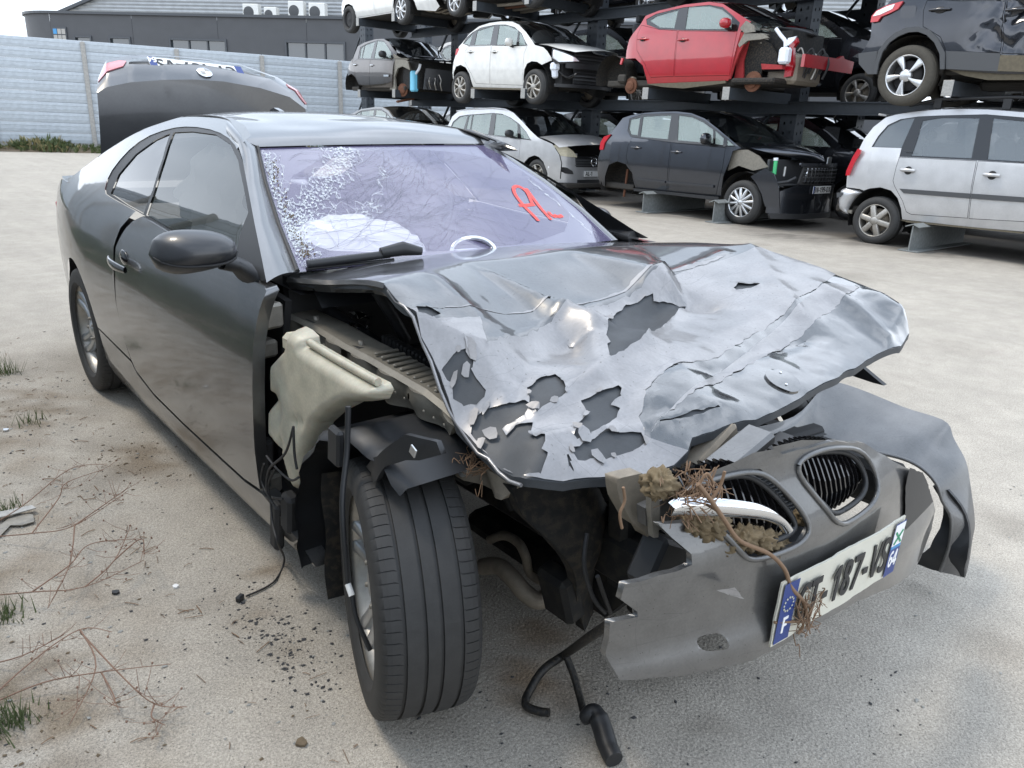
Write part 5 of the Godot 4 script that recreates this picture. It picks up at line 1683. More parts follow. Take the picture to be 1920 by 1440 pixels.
# cars of the second row of the rack, seen through the gaps
func rear_row():
	var q = [
		[12.35, 0.34, -11.2, "car_black", "ten", "black hatchback on the ground behind the silver minivan"],
		[12.35, 0.34, -6.4, "car_black", "ten", "black hatchback on the ground behind the slate grey hatchback"],
		[12.35, 0.34, -2.6, "car_grey", "seven", "grey hatchback on the ground behind the silver people carrier"],
		[12.35, 0.34, -15.9, "car_silver", "seven", "silver hatchback on the ground behind the dark saloon"],
		[12.35, 2.10, -11.4, "car_black", "ten", "black car with ten-spoke wheel behind the white hatchback, second tier"],
		[12.35, 2.10, -6.6, "car_black", "star", "black car behind the red hatchback's bare front, second tier"],
		[12.35, 2.10, -1.9, "car_grey", "seven", "grey car behind the black crossover, second tier"],
		[12.35, 2.10, -16.1, "car_white", "seven", "white car behind the brown hatchback, second tier"],
		[12.35, 3.85, -6.6, "car_silver", "seven", "silver car on the rear top row behind the steel column"],
		[12.35, 3.85, -11.4, "car_black", "seven", "black car on the rear top row above the white hatchback"]]
	var proto := {}
	for e in q:
		var key = e[3] + e[4]
		var grp = "cars in the rear row of the rack"
		if not proto.has(key):
			var c = thing("scrapped_car", e[5], "car", Vector3(e[0], e[1], e[2]), grp)
			var S = hatch_spec(e[3])
			rack_car(c, S)
			for z in [-1.22, 1.22]:
				for sg in [-1, 1]:
					wheel(c, Vector3(sg * 0.83, -0.02, z), 0.31, e[4], "alu" if e[4] == "seven" else "alu_dirty", "tyre", 0.0, sg > 0)
			proto[key] = c
		else:
			var c = proto[key].duplicate()
			c.name = numbered("scrapped_car")
			add_child(c)
			c.position = Vector3(e[0], e[1], e[2])
			c.set_meta("label", e[5])
# ------------------------------------------------------------------ the wreck
var HW := [0.8000,0.8000,0.8045,0.8225,0.8428,0.8565,0.8668,0.8737,0.8793,0.8843,0.8871,0.8891,0.8907,0.8907,0.8891,0.8857,0.8794,0.8704,0.8560,0.8318,0.7996,0.7649,0.7300,0.6940,0.6550,0.6130,0.5617,0.4961,0.4357,0.4200,0.4200]

func hs(y: float, z: float) -> float:
	var q = clampf(y / 0.05, 1.0, HW.size() - 3.001)
	var i = int(q)
	var v = cubic_interpolate(HW[i], HW[i + 1], HW[i - 1], HW[i + 2], q - i)
	var t = max(0.0, (-2.45 - z) / 1.35)
	var f = max(0.0, (z + 0.3) / 1.1)
	return v * (1.0 - 0.17 * t * t) * (1.0 - 0.12 * f * f)

func arch_pts(cz, cy, r, a0, a1, n) -> Array:
	var o = []
	for k in n + 1:
		var a = deg_to_rad(lerpf(a0, a1, float(k) / n))
		o.append(cz + r * cos(a))
		o.append(cy + r * sin(a))
	return o

var WS_R := P3([-.545,1.243,-1.273,-.6,1.141,-1.093,-.64,1.034,-.92,-.68,.972,-.758,-.7,.934,-.67])
var WS_L := P3([.545,1.263,-1.431,.6,1.209,-1.309,.64,1.137,-1.149,.68,1.032,-.942,.7,.926,-.755])

func ws_edge(e, v: float) -> Vector3:
	var n = e.size() - 1
	var q = v * n
	var i = int(clampf(q, 0, n - 0.001))
	return e[i].lerp(e[i + 1], q - i)

func ws_at(p: Vector2, off := 0.0) -> Vector3:
	var g = 1.0 - p.x * p.x
	var q = ws_edge(WS_R, p.y).lerp(ws_edge(WS_L, p.y), (p.x + 1.0) * 0.5)
	return q + Vector3(0, (0.004 + 0.022 * p.y) * g, 0.12 * p.y * g) + Vector3(0, 0.80, 0.60) * off

var hood_c: PackedVector3Array
var hood_l: Array
var hood_cr: Array
var hood_noise: FastNoiseLite
var hood_tp: PackedVector3Array
var hood_tri: PackedInt32Array

# the folded sheet between its measured points: flat facets
func hood_facet(x: float, z: float, y: float) -> float:
	for i in range(0, hood_tri.size(), 3):
		var a = hood_tp[hood_tri[i]]
		var b = hood_tp[hood_tri[i + 1]]
		var c = hood_tp[hood_tri[i + 2]]
		var d = (b.y - c.y) * (a.x - c.x) + (c.x - b.x) * (a.y - c.y)
		if absf(d) < 1e-12:
			continue
		var u = ((b.y - c.y) * (x - c.x) + (c.x - b.x) * (z - c.y)) / d
		var v = ((c.y - a.y) * (x - c.x) + (a.x - c.x) * (z - c.y)) / d
		if u >= -1e-4 and v >= -1e-4 and u + v <= 1.0001:
			return 0.4 * y + 0.6 * (u * a.z + v * b.z + (1.0 - u - v) * c.z)
	return y

func hood_y(x: float, z: float) -> float:
	var y = hood_l[0] + hood_l[1] * x + hood_l[2] * z
	for c in hood_c:
		var r2 = (x - c.x) * (x - c.x) + (z - c.y) * (z - c.y)
		if r2 > 1e-12:
			y += c.z * 0.5 * r2 * log(r2)
	y = hood_facet(x, z, y)
	var p = Vector2(x, z)
	for q in hood_cr:
		var d = 1e9
		var pl = q[0]
		for i in pl.size() - 1:
			d = min(d, p.distance_squared_to(Geometry2D.get_closest_point_to_segment(p, pl[i], pl[i + 1])))
		y += q[1] * exp(-sqrt(d) / q[2])
	var dz = smoothstep(-0.25, 0.05, z)
	y += dz * (0.005 * hood_noise.get_noise_2d(x * 3.0, z * 3.0) + 0.0018 * hood_noise.get_noise_2d(x * 13.0, z * 9.0))
	return y

func bump_z(x: float) -> float:
	var d = x + 0.15
	return 0.765 - (0.30 if d < 0 else 0.16) * d * d

func build_wreck():
	var t = thing("wrecked_car", "dark grey coupe with crushed front, peeling bonnet and open boot lid", "car")
	wreck_body(t)
	wreck_glass(t)
	wreck_rear(t)
	wreck_interior(t)
	wreck_hood(t)
	wreck_bay(t)
	wreck_front(t)
	wreck_wheels(t)

func wreck_body(t):
	var side = P2([-1.25, 1.285, -1.37, 1.312, -1.55, 1.333, -1.80, 1.343, -2.1, 1.328, -2.4, 1.268, -2.65, 1.185, -2.9, 1.09, -3.15, 1.01, -3.4, 0.975, -3.7, 0.955, -3.79, 0.90, -3.83, 0.7, -3.80, 0.45, -3.70, 0.25, -3.15, 0.20] + arch_pts(-2.76, 0.317, 0.345, 200, -2, 24) + [-2.42, 0.40, -1.915, 0.378, -1.95, 0.48, -1.98, 0.60, -1.967, 0.71, -1.972, 0.83, -1.925, 0.91, -1.865, 0.957, -1.7, 1.1, -1.35, 1.2, -1.27, 1.24])
	var dlo = P2([-2.358,1.003,-2.444,1.068,-2.406,1.161,-2.304,1.234,-2.088,1.282,-1.874,1.297,-1.578,1.29,-1.346,1.262,-1.186,1.216,-1.036,1.155,-.83,1.06,-.621,.961,-.568,.93,-.807,.934,-1.401,.961,-1.732,.978,-2.219,.994])
	dlo = round_poly(dlo, 1)
	var door = P2([-.539,.921,-.551,.866,-.567,.777,-.57,.692,-.582,.596,-.611,.44,-.633,.307,-.766,.289,-1.026,.287,-1.324,.286,-1.665,.299,-1.865,.34,-1.905,.378,-1.954,.48,-1.975,.602,-1.951,.709,-1.944,.836,-1.858,.921,-1.809,.954,-1.733,.979,-1.403,.963,-.808,.935,-.569,.931])
	var g1 = P2([-2.274,1.007,-2.32,1.082,-2.264,1.169,-2.146,1.232,-2.033,1.264,-1.908,1.172,-1.801,1.061,-1.751,.981,-1.985,.99])
	var g2 = P2([-2.004,1.268,-1.818,1.278,-1.56,1.276,-1.358,1.251,-1.204,1.207,-1.04,1.14,-.901,1.076,-.883,1.032,-.836,.978,-.801,.939,-1.46,.968,-1.715,.98,-1.779,1.063,-1.885,1.173])
	var sill = P2([-2.42, 0.39, -1.92, 0.365, -1.87, 0.325, -1.67, 0.288, -1.32, 0.278, -1.03, 0.278, -0.77, 0.280, -0.63, 0.296, -0.50, 0.270, -0.37, 0.225, -0.34, 0.19, -0.45, 0.165, -0.65, 0.155, -1.06, 0.135, -1.46, 0.125, -2.0, 0.125, -2.40, 0.135, -2.43, 0.25])
	for sg in [-1.0, 1.0]:
		# the roof has been knocked back a little on the left
		var skew = func(p: Vector2): return p.x - (0.13 * clampf((p.y - 0.86) / 0.1, 0, 1) * smoothstep(-2.2, -1.2, p.x) if sg > 0 else 0.0)
		var f = func(p: Vector2): return Vector3(sg * hs(p.y, p.x), p.y, skew.call(p))
		var s = st_new()
		panel(s, side, [dlo], 0.04, f, sg > 0)
		obj("body_side", s, "paint", t)
		for q in Geometry2D.offset_polygon(door, -0.005):
			s = st_new()
			panel(s, q, [dlo], 0.035, func(p): return Vector3(sg * (hs(p.y, p.x) + 0.001), p.y, skew.call(p)), sg > 0, Vector3(-sg * 0.035, 0, 0))
			var d = obj("door", s, "paint", t)
			if sg < 0:
				wreck_door_bits(d)
		s = st_new()
		panel(s, sill, [], 0.05, func(p): return Vector3(sg * (hs(p.y, p.x) + 0.006 * sin(clampf((p.y - 0.13) / 0.16, 0, 1) * PI)), p.y, p.x), sg > 0, Vector3(-sg * 0.05, 0, 0))
		obj("sill", s, "bumper", t)
		s = st_new()
		panel(s, dlo, [g1, g2], 0.03, func(p): return Vector3(sg * (hs(p.y, p.x) - 0.004), p.y, skew.call(p)), sg > 0)
		obj("window_frame", s, "black_plastic", t)
		for g in [g1, g2]:
			s = st_new()
			panel(s, g, [], 0.05, func(p): return Vector3(sg * (hs(p.y, p.x) - 0.009), p.y, skew.call(p)), sg > 0)
			obj("side_window", s, "glass_green" if g == g2 else "glass_dark", t)
		# door shut pillar and inner panels, dark behind the gaps
		s = st_new()
		panel(s, P2([-3.6, 0.25, -3.15, 0.25] + arch_pts(-2.76, 0.317, 0.37, 200, -20, 14) + [-2.40, 0.2, -0.72, 0.2, -0.72, 0.90, -1.9, 0.93, -3.5, 0.93]), [], 0.2, func(p): return Vector3(sg * (hs(p.y, p.x) - 0.06), p.y, p.x))
		obj("inner_panel", s, "black_soft", t)
		# front screen pillar
		var outp = P3([-.58,1.284,-1.462,-.615,1.247,-1.27,-.646,1.211,-1.163,-.699,1.143,-1.004,-.763,1.053,-.808,-.808,.988,-.666,-.84,.936,-.564])
		var inp = P3([-.533,1.327,-1.555,-.56,1.29,-1.38,-.545,1.243,-1.273,-.6,1.141,-1.093,-.64,1.034,-.92,-.68,.972,-.758,-.7,.934,-.67])
		if sg > 0:
			inp = P3([-.533,1.327,-1.555,-.56,1.29,-1.47,-.545,1.263,-1.431,-.6,1.209,-1.309,-.64,1.137,-1.149,-.68,1.032,-.942,-.7,.926,-.755])
		if sg > 0:
			for i in range(2, outp.size()):
				outp[i] = inp[i] + Vector3(-0.05, -0.028, -0.028)
		s = st_new()
		var rows = []
		for i in outp.size():
			var row = PackedVector3Array()
			for k in 9:
				var w = k / 8.0
				var q = outp[i].lerp(inp[i], w) + Vector3(-0.010, 0.012, 0.016) * sin(PI * w)
				row.append(Vector3(-sg * q.x, q.y, q.z) if sg > 0 else q)
			rows.append(row)
		loft(s, rows)
		obj("screen_pillar", s, "paint", t)
		# rear wheel well
		s = st_new()
		lathe(s, [Vector2(0.36, 0.0), Vector2(0.36, -0.24), Vector2(0.30, -0.30), Vector2(0.02, -0.31)], Transform3D(Basis(Vector3.UP, 0.0 if sg > 0 else PI), Vector3(sg * 0.85, 0.33, -2.76)), 24, 0, -PI * 0.62, PI * 0.62)
		obj("wheel_liner", s, "black_soft", t)
	# roof
	var st = [[-1.352, 1.262, 1.272], [-1.42, 1.290, 1.306], [-1.56, 1.326, 1.345], [-1.80, 1.340, 1.368], [-2.1, 1.326, 1.366], [-2.4, 1.266, 1.335], [-2.62, 1.195, 1.285], [-2.80, 1.128, 1.235]]
	var rr = []
	for i in st.size() * 4 - 3:
		var a = st[i / 4]
		var b = st[min(i / 4 + 1, st.size() - 1)]
		var w = (i % 4) / 4.0
		var z = lerpf(a[0], b[0], w)
		var ye = lerpf(a[1], b[1], w)
		var yc = lerpf(a[2], b[2], w)
		var xe = hs(min(ye, 1.335), z) - 0.004
		if i == 0:
			xe = 0.545
		var row = PackedVector3Array()
		for k in 33:
			var u = -1.0 + k / 16.0
			var zz = z
			if i < 12: # the header has been pushed askew
				zz = z - 0.079 * u * (1.0 - i / 12.0)
			var dent = 0.012 * exp(-pow((u * xe + 0.28) / 0.16, 2.0) - pow((zz + 1.52) / 0.10, 2.0)) + 0.008 * exp(-pow((u * xe + 0.05) / 0.2, 2.0) - pow((zz + 1.62) / 0.07, 2.0)) - 0.008 * exp(-pow((u * xe - 0.1) / 0.25, 2.0) - pow((zz + 1.45) / 0.05, 2.0)) + 0.006 * exp(-pow((u * xe + 0.40) / 0.06, 2.0) - pow((zz + 1.66) / 0.12, 2.0))
			if i == 0:
				row.append(ws_at(Vector2(u, 0.0)) + Vector3(0, 0.005, 0.004))
			else:
				row.append(Vector3(u * xe, ye + (yc - ye) * (1.0 - pow(absf(u), 2.4)) - dent, zz))
		rr.append(row)
	var s2 = st_new()
	loft(s2, rr)
	obj("roof", s2, "paint", t)
	# drip channels beside the roof
	for sg in [-1, 1]:
		var dp = []
		for q in st:
			dp.append(Vector3(sg * (hs(min(q[1], 1.335), q[0]) - 0.002), q[1] - 0.004, q[0]))
		dp.remove_at(0)
		var ds = st_new()
		tube(ds, spline(dp, 4), 0.005, 6)
		obj("roof_seal", ds, "rubber", t)
	var an = st_new()
	prism(an, P2([-0.09, 0.0, 0.07, 0.0, 0.03, 0.028, -0.03, 0.040, -0.07, 0.030]), Transform3D(Basis(Vector3(0, 0, 1), Vector3.UP, Vector3(-1, 0, 0)), Vector3(0.012, 1.343, -2.35)), -0.012, 0.012)
	obj("roof_aerial", an, "paint", t)
	# floor pan so that nothing shows through from below
	add_box("floor_pan", "under", t, Vector3(0, 0.20, -1.9), Vector3(1.56, 0.06, 2.4), Basis(), 0.02)
	add_box("rear_floor", "under", t, Vector3(0, 0.36, -3.4), Vector3(1.1, 0.06, 0.7), Basis(), 0.02)

func wreck_door_bits(d):
	# handle in its scooped recess
	var c = Vector3(-hs(0.80, -1.80) - 0.002, 0.800, -1.80)
	var s = st_new()
	ellipsoid(s, Transform3D(Basis().scaled(Vector3(0.010, 0.030, 0.052)), c + Vector3(0.003, 0.012, -0.015)), 20, 10)
	obj("handle_recess", s, "black_gloss", d)
	s = st_new()
	var rows = []
	for k in 11:
		var f = k / 10.0
		var q = c + Vector3(-0.014 - 0.030 * pow(sin(PI * (0.12 + 0.78 * f)), 0.7), -0.004 - 0.010 * f, lerpf(-0.115, 0.105, f))
		var hh = 0.012 + 0.006 * sin(PI * f)
		var row = PackedVector3Array()
		for j in 10:
			var a = TAU * j / 10
			row.append(q + Vector3(0.007 * cos(a), hh * sin(a), 0))
		rows.append(row)
	loft(s, rows, true)
	obj("door_handle", s, "paint", d)
	# mirror
	s = st_new()
	var mr = []
	var mc = Vector3(-.985,1.014,-.673)
	for i in 15:
		var f = -1.0 + i / 7.0
		var row = PackedVector3Array()
		var rad = pow(1.0 - pow(absf(f), 2.6), 0.5)
		for k in 24:
			var a = TAU * k / 24
			var ey = sin(a)
			var ez = cos(a)
			var zz = ez * 0.088 * rad * (1.0 if ez > 0 else 0.62)
			row.append(mc + Vector3(f * 0.104, ey * 0.054 * rad * (1.0 - 0.18 * f) + 0.006 * f, zz + 0.02 * f))
		mr.append(row)
	loft(s, mr, true)
	var mo = obj("door_mirror", s, "mirror_cap", d)
	s = st_new()
	var band = []
	for i in 15:
		var f = -0.97 + i * 0.1386
		var rad = pow(max(0.0, 1.0 - pow(absf(f), 2.6)), 0.5)
		band.append(mc + Vector3(f * 0.102, -0.028 * rad + 0.004 * f, 0.076 * rad + 0.003 + 0.02 * f))
	tube(s, band, 0.0035, 6)
	obj("mirror_seam", s, "black_soft", mo)
	s = st_new()
	var foot = [mc + Vector3(0.07, -0.028, -0.02), mc + Vector3(0.115, -0.048, -0.035), Vector3(-0.838, 0.935, -0.70)]
	var fr = []
	for i in foot.size():
		var row = PackedVector3Array()
		for k in 12:
			var a = TAU * k / 12
			row.append(foot[i] + Vector3(0, sin(a) * [0.03, 0.024, 0.04][i], cos(a) * [0.055, 0.05, 0.085][i]))
		fr.append(row)
	loft(s, fr, true)
	obj("mirror_foot", s, "black_plastic", mo)

func ribbon(s, pts, w: float):
	# flat strip lying on the windscreen; pts in its own coordinates
	for i in pts.size() - 1:
		var a = ws_at(pts[i], 0.003)
		var b = ws_at(pts[i + 1], 0.003)
		var d = (b - a).normalized()
		var sd = d.cross(Vector3(0, 0.80, 0.60)).normalized() * w * 0.5
		quad(s, a - sd, a + sd, b + sd, b - sd)

func wreck_glass(t):
	var s = st_new()
	panel(s, P2([-1, 0, 1, 0, 1, 1, -1, 1]), [], 0.05, func(p): return ws_at(p))
	var w = obj("windscreen", s, "screen_glass", t)
	# black printed border
	s = st_new()
	panel(s, P2([-1.0, -0.0, 1.0, -0.0, 1.0, 1.0, -1.0, 1.0]), [round_poly(P2([-0.955, 0.045, 0.955, 0.045, 0.95, 0.95, -0.95, 0.95]), 2)], 0.05, func(p): return ws_at(p, -0.003))
	obj("screen_border", s, "black_gloss", w)
	s = st_new()
	panel(s, P2([-0.16, 0.04, 0.16, 0.04, 0.12, 0.12, 0.09, 0.30, -0.09, 0.30, -0.12, 0.12]), [], 0.03, func(p): return ws_at(p, -0.004))
	obj("mirror_patch", s, "black_plastic", w)
	# cracks
	var g := RandomNumberGenerator.new()
	g.seed = 19
	var pale = st_new()
	var dark = st_new()
	flat(pale)
	flat(dark)
	var hub = Vector2(-0.86, 0.42)
	for k in 70: # long runs away from the blow, wandering across the glass
		var p = hub + Vector2(g.randf_range(-0.08, 0.45), g.randf_range(-0.35, 0.45))
		var dir = Vector2(1.0, g.randf_range(-0.55, 0.45)).normalized()
		var pts = [p]
		var n = g.randi_range(4, 22)
		for i in n:
			dir = dir.rotated(g.randf_range(-0.22, 0.22))
			p += dir * Vector2(0.07, 0.07)
			if absf(p.x) > 0.97 or p.y < 0.03 or p.y > 0.97:
				break
			pts.append(p)
			if g.randf() < 0.22:
				var q = p
				var d2 = dir.rotated(g.randf_range(0.6, 1.4) * (1 if g.randf() < 0.5 else -1))
				var br = [q]
				for j in g.randi_range(1, 4):
					d2 = d2.rotated(g.randf_range(-0.4, 0.4))
					q += d2 * 0.06
					if absf(q.x) > 0.97 or q.y < 0.03 or q.y > 0.97:
						break
					br.append(q)
				if br.size() > 1:
					ribbon(dark, br, 0.0007)
		if pts.size() > 1:
			ribbon(dark, pts, g.randf_range(0.0005, 0.001))
	# shattered bands: dense short slivers
	var bands = [[P2([-.976,.087,-.985,.252,-.989,.419,-.968,.601,-.932,.748]), 0.075, 1000], [P2([-.331,-.02,-.458,.126,-.644,.3,-.812,.419,-.945,.561]), 0.075, 1050], [P2([-.658,-.035,-.496,-.023,-.329,-.009]), 0.05, 330], [P2([-.98,.597,-.747,.55,-.479,.513]), 0.06, 170], [P2([-.528,.539,-.337,.367,-.215,.251]), 0.03, 40], [P2([.863,.527,.846,.706,.822,.944]), 0.02, 40]]
	for b in bands:
		var pl = b[0]
		var pts = []
		for k in b[2]:
			var u = g.randf() * (pl.size() - 1)
			var i = int(u)
			var c = pl[i].lerp(pl[min(i + 1, pl.size() - 1)], u - i) + Vector2(g.randfn(0, b[1] * 0.55), g.randfn(0, b[1] * 0.65))
			if absf(c.x) < 0.985 and c.y > 0.015 and c.y < 0.97:
				pts.append(c)
		for i in pts.size():
			var near = []
			for j in pts.size():
				if j != i:
					var d = pts[i].distance_squared_to(pts[j])
					if d < 0.0064:
						near.append([d, j])
			near.sort_custom(func(x, y): return x[0] < y[0])
			for j in min(3, near.size()):
				var q = pts[near[j][1]]
				var m = pts[i].lerp(q, 0.5) + Vector2(g.randfn(0, 0.004), g.randfn(0, 0.004))
				ribbon(pale, [pts[i], m, q], g.randf_range(0.0004, 0.0008))
	tag(obj("cracks", pale, "crack", w), "white shatter lines across the windscreen", "", "", "stuff")
	tag(obj("fine_cracks", dark, "crack_dark", w), "dark hairline cracks across the windscreen", "", "", "stuff")
	# crumbled glass along the bent pillar
	var cg = st_new()
	for k in 260:
		var v = g.randf_range(0.06, 0.95)
		var p = ws_at(Vector2(-0.985 + absf(g.randfn(0, 0.035)), v), 0.004)
		var r = g.randf_range(0.001, 0.0035)
		box(cg, p, Vector3(r, r * 0.7, r * 1.3), Basis.from_euler(Vector3(g.randf() * 3, g.randf() * 3, g.randf() * 3)))
	tag(obj("crumbled_glass", cg, "crush", w), "", "", "", "stuff")
	var cb = st_new()
	for k in 160:
		var v = g.randf_range(0.10, 0.85)
		var p = ws_at(Vector2(-0.94 + g.randfn(0, 0.018), v), 0.004)
		var r = g.randf_range(0.0015, 0.004)
		box(cb, p, Vector3(r, r * 0.7, r * 1.3), Basis.from_euler(Vector3(g.randf() * 3, g.randf() * 3, g.randf() * 3)))
	tag(obj("brown_sealant_crumbs", cb, "soil", w), "", "", "", "stuff")
	# painted yard mark
	var strokes = [P2([.622,.531,.553,.587,.493,.688,.46,.797]), P2([.609,.539,.658,.527,.689,.54,.682,.585,.594,.669]), P2([.461,.666,.526,.674,.607,.675]), P2([.726,.553,.668,.633,.609,.72,.579,.802]), P2([.654,.77,.677,.786,.731,.783]), P2([.641,.741,.629,.771,.657,.784])]
	s = st_new()
	for st in strokes:
		var p3 = PackedVector3Array()
		for p in st:
			p3.append(Vector3(p.x, p.y, 0))
		var sp = spline(p3, 5)
		var pp = []
		for p in sp:
			pp.append(Vector2(p.x, p.y))
		ribbon(s, pp, 0.016)
	obj("painted_mark", s, "red_paint", w)
	# wiper
	s = st_new()
	tube(s, spline([ws_at(Vector2(-0.97, 0.972), 0.02), ws_at(Vector2(-0.8, 0.968), 0.022), ws_at(Vector2(-0.62, 0.962), 0.022)]), 0.012, 8)
	tube(s, [ws_at(Vector2(-0.66, 0.955), 0.028), ws_at(Vector2(-0.56, 0.95), 0.035), ws_at(Vector2(-0.48, 0.985), 0.03)], [0.016, 0.022, 0.012], 8)
	obj("wiper", s, "black_plastic", t)
	s = st_new()
	tube(s, [ws_at(Vector2(-0.97, 0.985), 0.004), ws_at(Vector2(-0.6, 0.985), 0.004)], 0.006, 6)
	obj("wiper_blade", s, "rubber", t)
	# seal down the bent pillar
	s = st_new()
	var sl = []
	for k in 9:
		sl.append(ws_edge(WS_R, k / 8.0) + Vector3(-0.006, 0.004, 0.006))
	tube(s, sl, 0.007, 6)
	obj("screen_seal", s, "rubber", t)
	# cowl under the screen
	s = st_new()
	var rows = []
	for k in 15:
		var u = -1.0 + k / 7.0
		var a = ws_at(Vector2(u, 0.985))
		rows.append(PackedVector3Array([a + Vector3(0, -0.012, 0), a + Vector3(0, -0.03, 0.08), a + Vector3(0, -0.08, 0.14)]))
	loft(s, rows)
	obj("cowl", s, "black_plastic", t)
	# far door mirror
	var lm = st_new()
	ellipsoid(lm, Transform3D(Basis(Vector3.UP, 0.2).scaled(Vector3(0.11, 0.058, 0.085)), Vector3(.95,.955,-1.126)), 20, 12, 0.7)
	tube(lm, [Vector3(.95,.955,-1.126) + Vector3(-0.05, -0.03, 0), Vector3(0.82, 0.93, -0.75)], 0.028, 8)
	obj("door_mirror", lm, "mirror_cap", t)

func wreck_rear(t):
	# rear window, deck and tail
	var s = st_new()
	var rows = []
	for i in 9:
		var v = i / 8.0
		var row = PackedVector3Array()
		for k in 17:
			var u = -1.0 + k / 8.0
			var xe = lerpf(0.53, 0.56, v)
			row.append(Vector3(u * xe, lerpf(1.235, 0.985, v) - 0.10 * u * u * (1.0 - v) - 0.01 * v, lerpf(-2.80, -3.22, v) - 0.06 * (1.0 - u * u) * v))
		rows.append(row)
	loft(s, rows)
	obj("rear_window", s, "glass_dark", t)
	for sg in [-1, 1]:
		s = st_new()
		rows = []
		for i in 7:
			var z = lerpf(-3.15, -3.78, i / 6.0)
			rows.append(PackedVector3Array([Vector3(sg * hs(0.97, z), 0.985 - 0.02 * i / 6.0, z), Vector3(sg * 0.60, 0.99 - 0.02 * i / 6.0, z), Vector3(sg * 0.585, 0.93, z)]))
		loft(s, rows)
		obj("boot_side_rail", s, "paint", t)
	s = st_new()
	rows = []
	for q in [[0.62, -3.76], [0.55, -3.82], [0.42, -3.86], [0.30, -3.84], [0.24, -3.76]]:
		var row = PackedVector3Array()
		for k in 17:
			var u = -1.0 + k / 8.0
			row.append(Vector3(u * 0.72, q[0], q[1] + 0.14 * pow(absf(u), 3.0) - 0.04))
		rows.append(row)
	loft(s, rows)
	obj("rear_bumper", s, "paint", t)
	for sg in [-1, 1]:
		add_box("tail_light", "tail_red", t, Vector3(sg * 0.66, 0.78, -3.72), Vector3(0.16, 0.15, 0.14), Basis(Vector3.UP, -sg * 0.5), 0.03)
	add_box("boot_floor", "black_soft", t, Vector3(0, 0.55, -3.48), Vector3(1.15, 0.05, 0.5))
	# open boot lid: outer skin towards the front, tail face on top
	var arc = P3([-.569,1.42,-3.25,-.517,1.451,-3.25,-.406,1.48,-3.25,-.236,1.503,-3.25,-.078,1.515,-3.25,.087,1.515,-3.25,.3,1.493,-3.25,.482,1.453,-3.25,.585,1.388,-3.25])
	var top = P3([-.51,1.498,-3.44,-.46,1.589,-3.44,-.34,1.623,-3.44,-.166,1.639,-3.44,.06,1.638,-3.44,.274,1.623,-3.44,.503,1.567,-3.44,.642,1.492,-3.44,.689,1.406,-3.44])
	s = st_new()
	rows = []
	for k in arc.size() * 4 - 3:
		var a = arc[k / 4].lerp(arc[min(k / 4 + 1, arc.size() - 1)], (k % 4) / 4.0)
		var row = PackedVector3Array()
		for j in 13:
			var v = j / 12.0
			row.append(Vector3(lerpf(a.x * 1.0, a.x * 1.02, v), lerpf(a.y, 0.98, v), a.z + 0.035 * sin(v * PI * 0.8) - 0.12 * v + 0.02 * (1.0 - pow(a.x / 0.6, 2.0))))
		rows.append(row)
	loft(s, rows)
	var lid = obj("boot_lid", s, "paint", t)
	var tf = func(u: float, v: float, off: float) -> Vector3:
		var q = clampf(u, 0, 7.999)
		var i = int(q)
		var a = arc[i].lerp(arc[i + 1], q - i) + Vector3(0, 0, 0.02 * (1.0 - pow(arc[i].x / 0.6, 2.0)))
		var b = top[i].lerp(top[i + 1], q - i)
		var p = a.lerp(b, v)
		p += Vector3(0, 0.018, 0.010) * sin(PI * v)
		return p + Vector3(0, 0.75, 0.65) * off
	var pf = func(p: Vector2): return tf.call(p.x, p.y, 0.0)
	s = st_new()
	panel(s, P2([0, 0, 8, 0, 8, 1, 0, 1]), [round_poly(P2([1.9, 0.42, 6.3, 0.42, 5.9, 0.93, 2.1, 0.93]), 1)], 0.1, pf)
	obj("tail_face", s, "paint", lid)
	s = st_new()
	panel(s, round_poly(P2([1.85, 0.40, 6.35, 0.40, 5.95, 0.95, 2.05, 0.95]), 1), [], 0.2, func(p): return tf.call(p.x, p.y, -0.022))
	obj("plate_recess", s, "fender", lid)
	for e in [[P2([0.05, 0.40, 0.2, 0.72, 1.5, 0.78, 1.85, 0.66, 1.7, 0.48, 1.0, 0.42]), 0], [P2([6.5, 0.75, 6.7, 0.55, 7.9, 0.30, 7.95, 0.55, 7.4, 0.78]), 1]]:
		s = st_new()
		panel(s, e[0], [], 0.12, func(p): return tf.call(p.x, p.y, 0.006), false, Vector3(0, -0.01, -0.01))
		obj("lid_light", s, "tail_pale", lid)
	# number plate, upside down now that the lid stands open
	var pa = tf.call(2.15, 0.70, -0.008)
	var pb = tf.call(5.55, 0.66, -0.008)
	var xd = (pa - pb).normalized()
	var nn = Vector3(0, 0.8, 0.6)
	nn = (nn - xd * nn.dot(xd)).normalized()
	var yd = nn.cross(xd)
	var np = number_plate(lid, "CT-187-VS", Transform3D(Basis(xd, yd, nn), (pa + pb) * 0.5), 0.52, 0.11, "plate_white")
	s = st_new()
	box(s, Vector3(0.24, 0, 0.0036), Vector3(0.038, 0.107, 0.002))
	var bb = obj("region_band", s, "blue_band", np)
	letters("region_number", "64", 0.045, "white_ink", bb, Transform3D(Basis(), Vector3(0.24, -0.028, 0.005)), 0.7)
	s = st_new()
	var ec = tf.call(4.25, 0.24, 0.004)
	lathe(s, [Vector2(0.0, 0.004), Vector2(0.038, 0.003), Vector2(0.041, 0.0)], Transform3D(Basis(nn, xd, nn.cross(xd)), ec), 24)
	var em = obj("emblem", s, "chrome", lid)
	for k in 4:
		s = st_new()
		lathe(s, [Vector2(0.0, 0.0052), Vector2(0.026, 0.0046)], Transform3D(Basis(nn, xd, nn.cross(xd)), ec), 8, 0, TAU * k / 4.0, TAU * (k + 1) / 4.0)
		obj("emblem_quarter", s, "white_ink" if k % 2 else "galv_post", em)
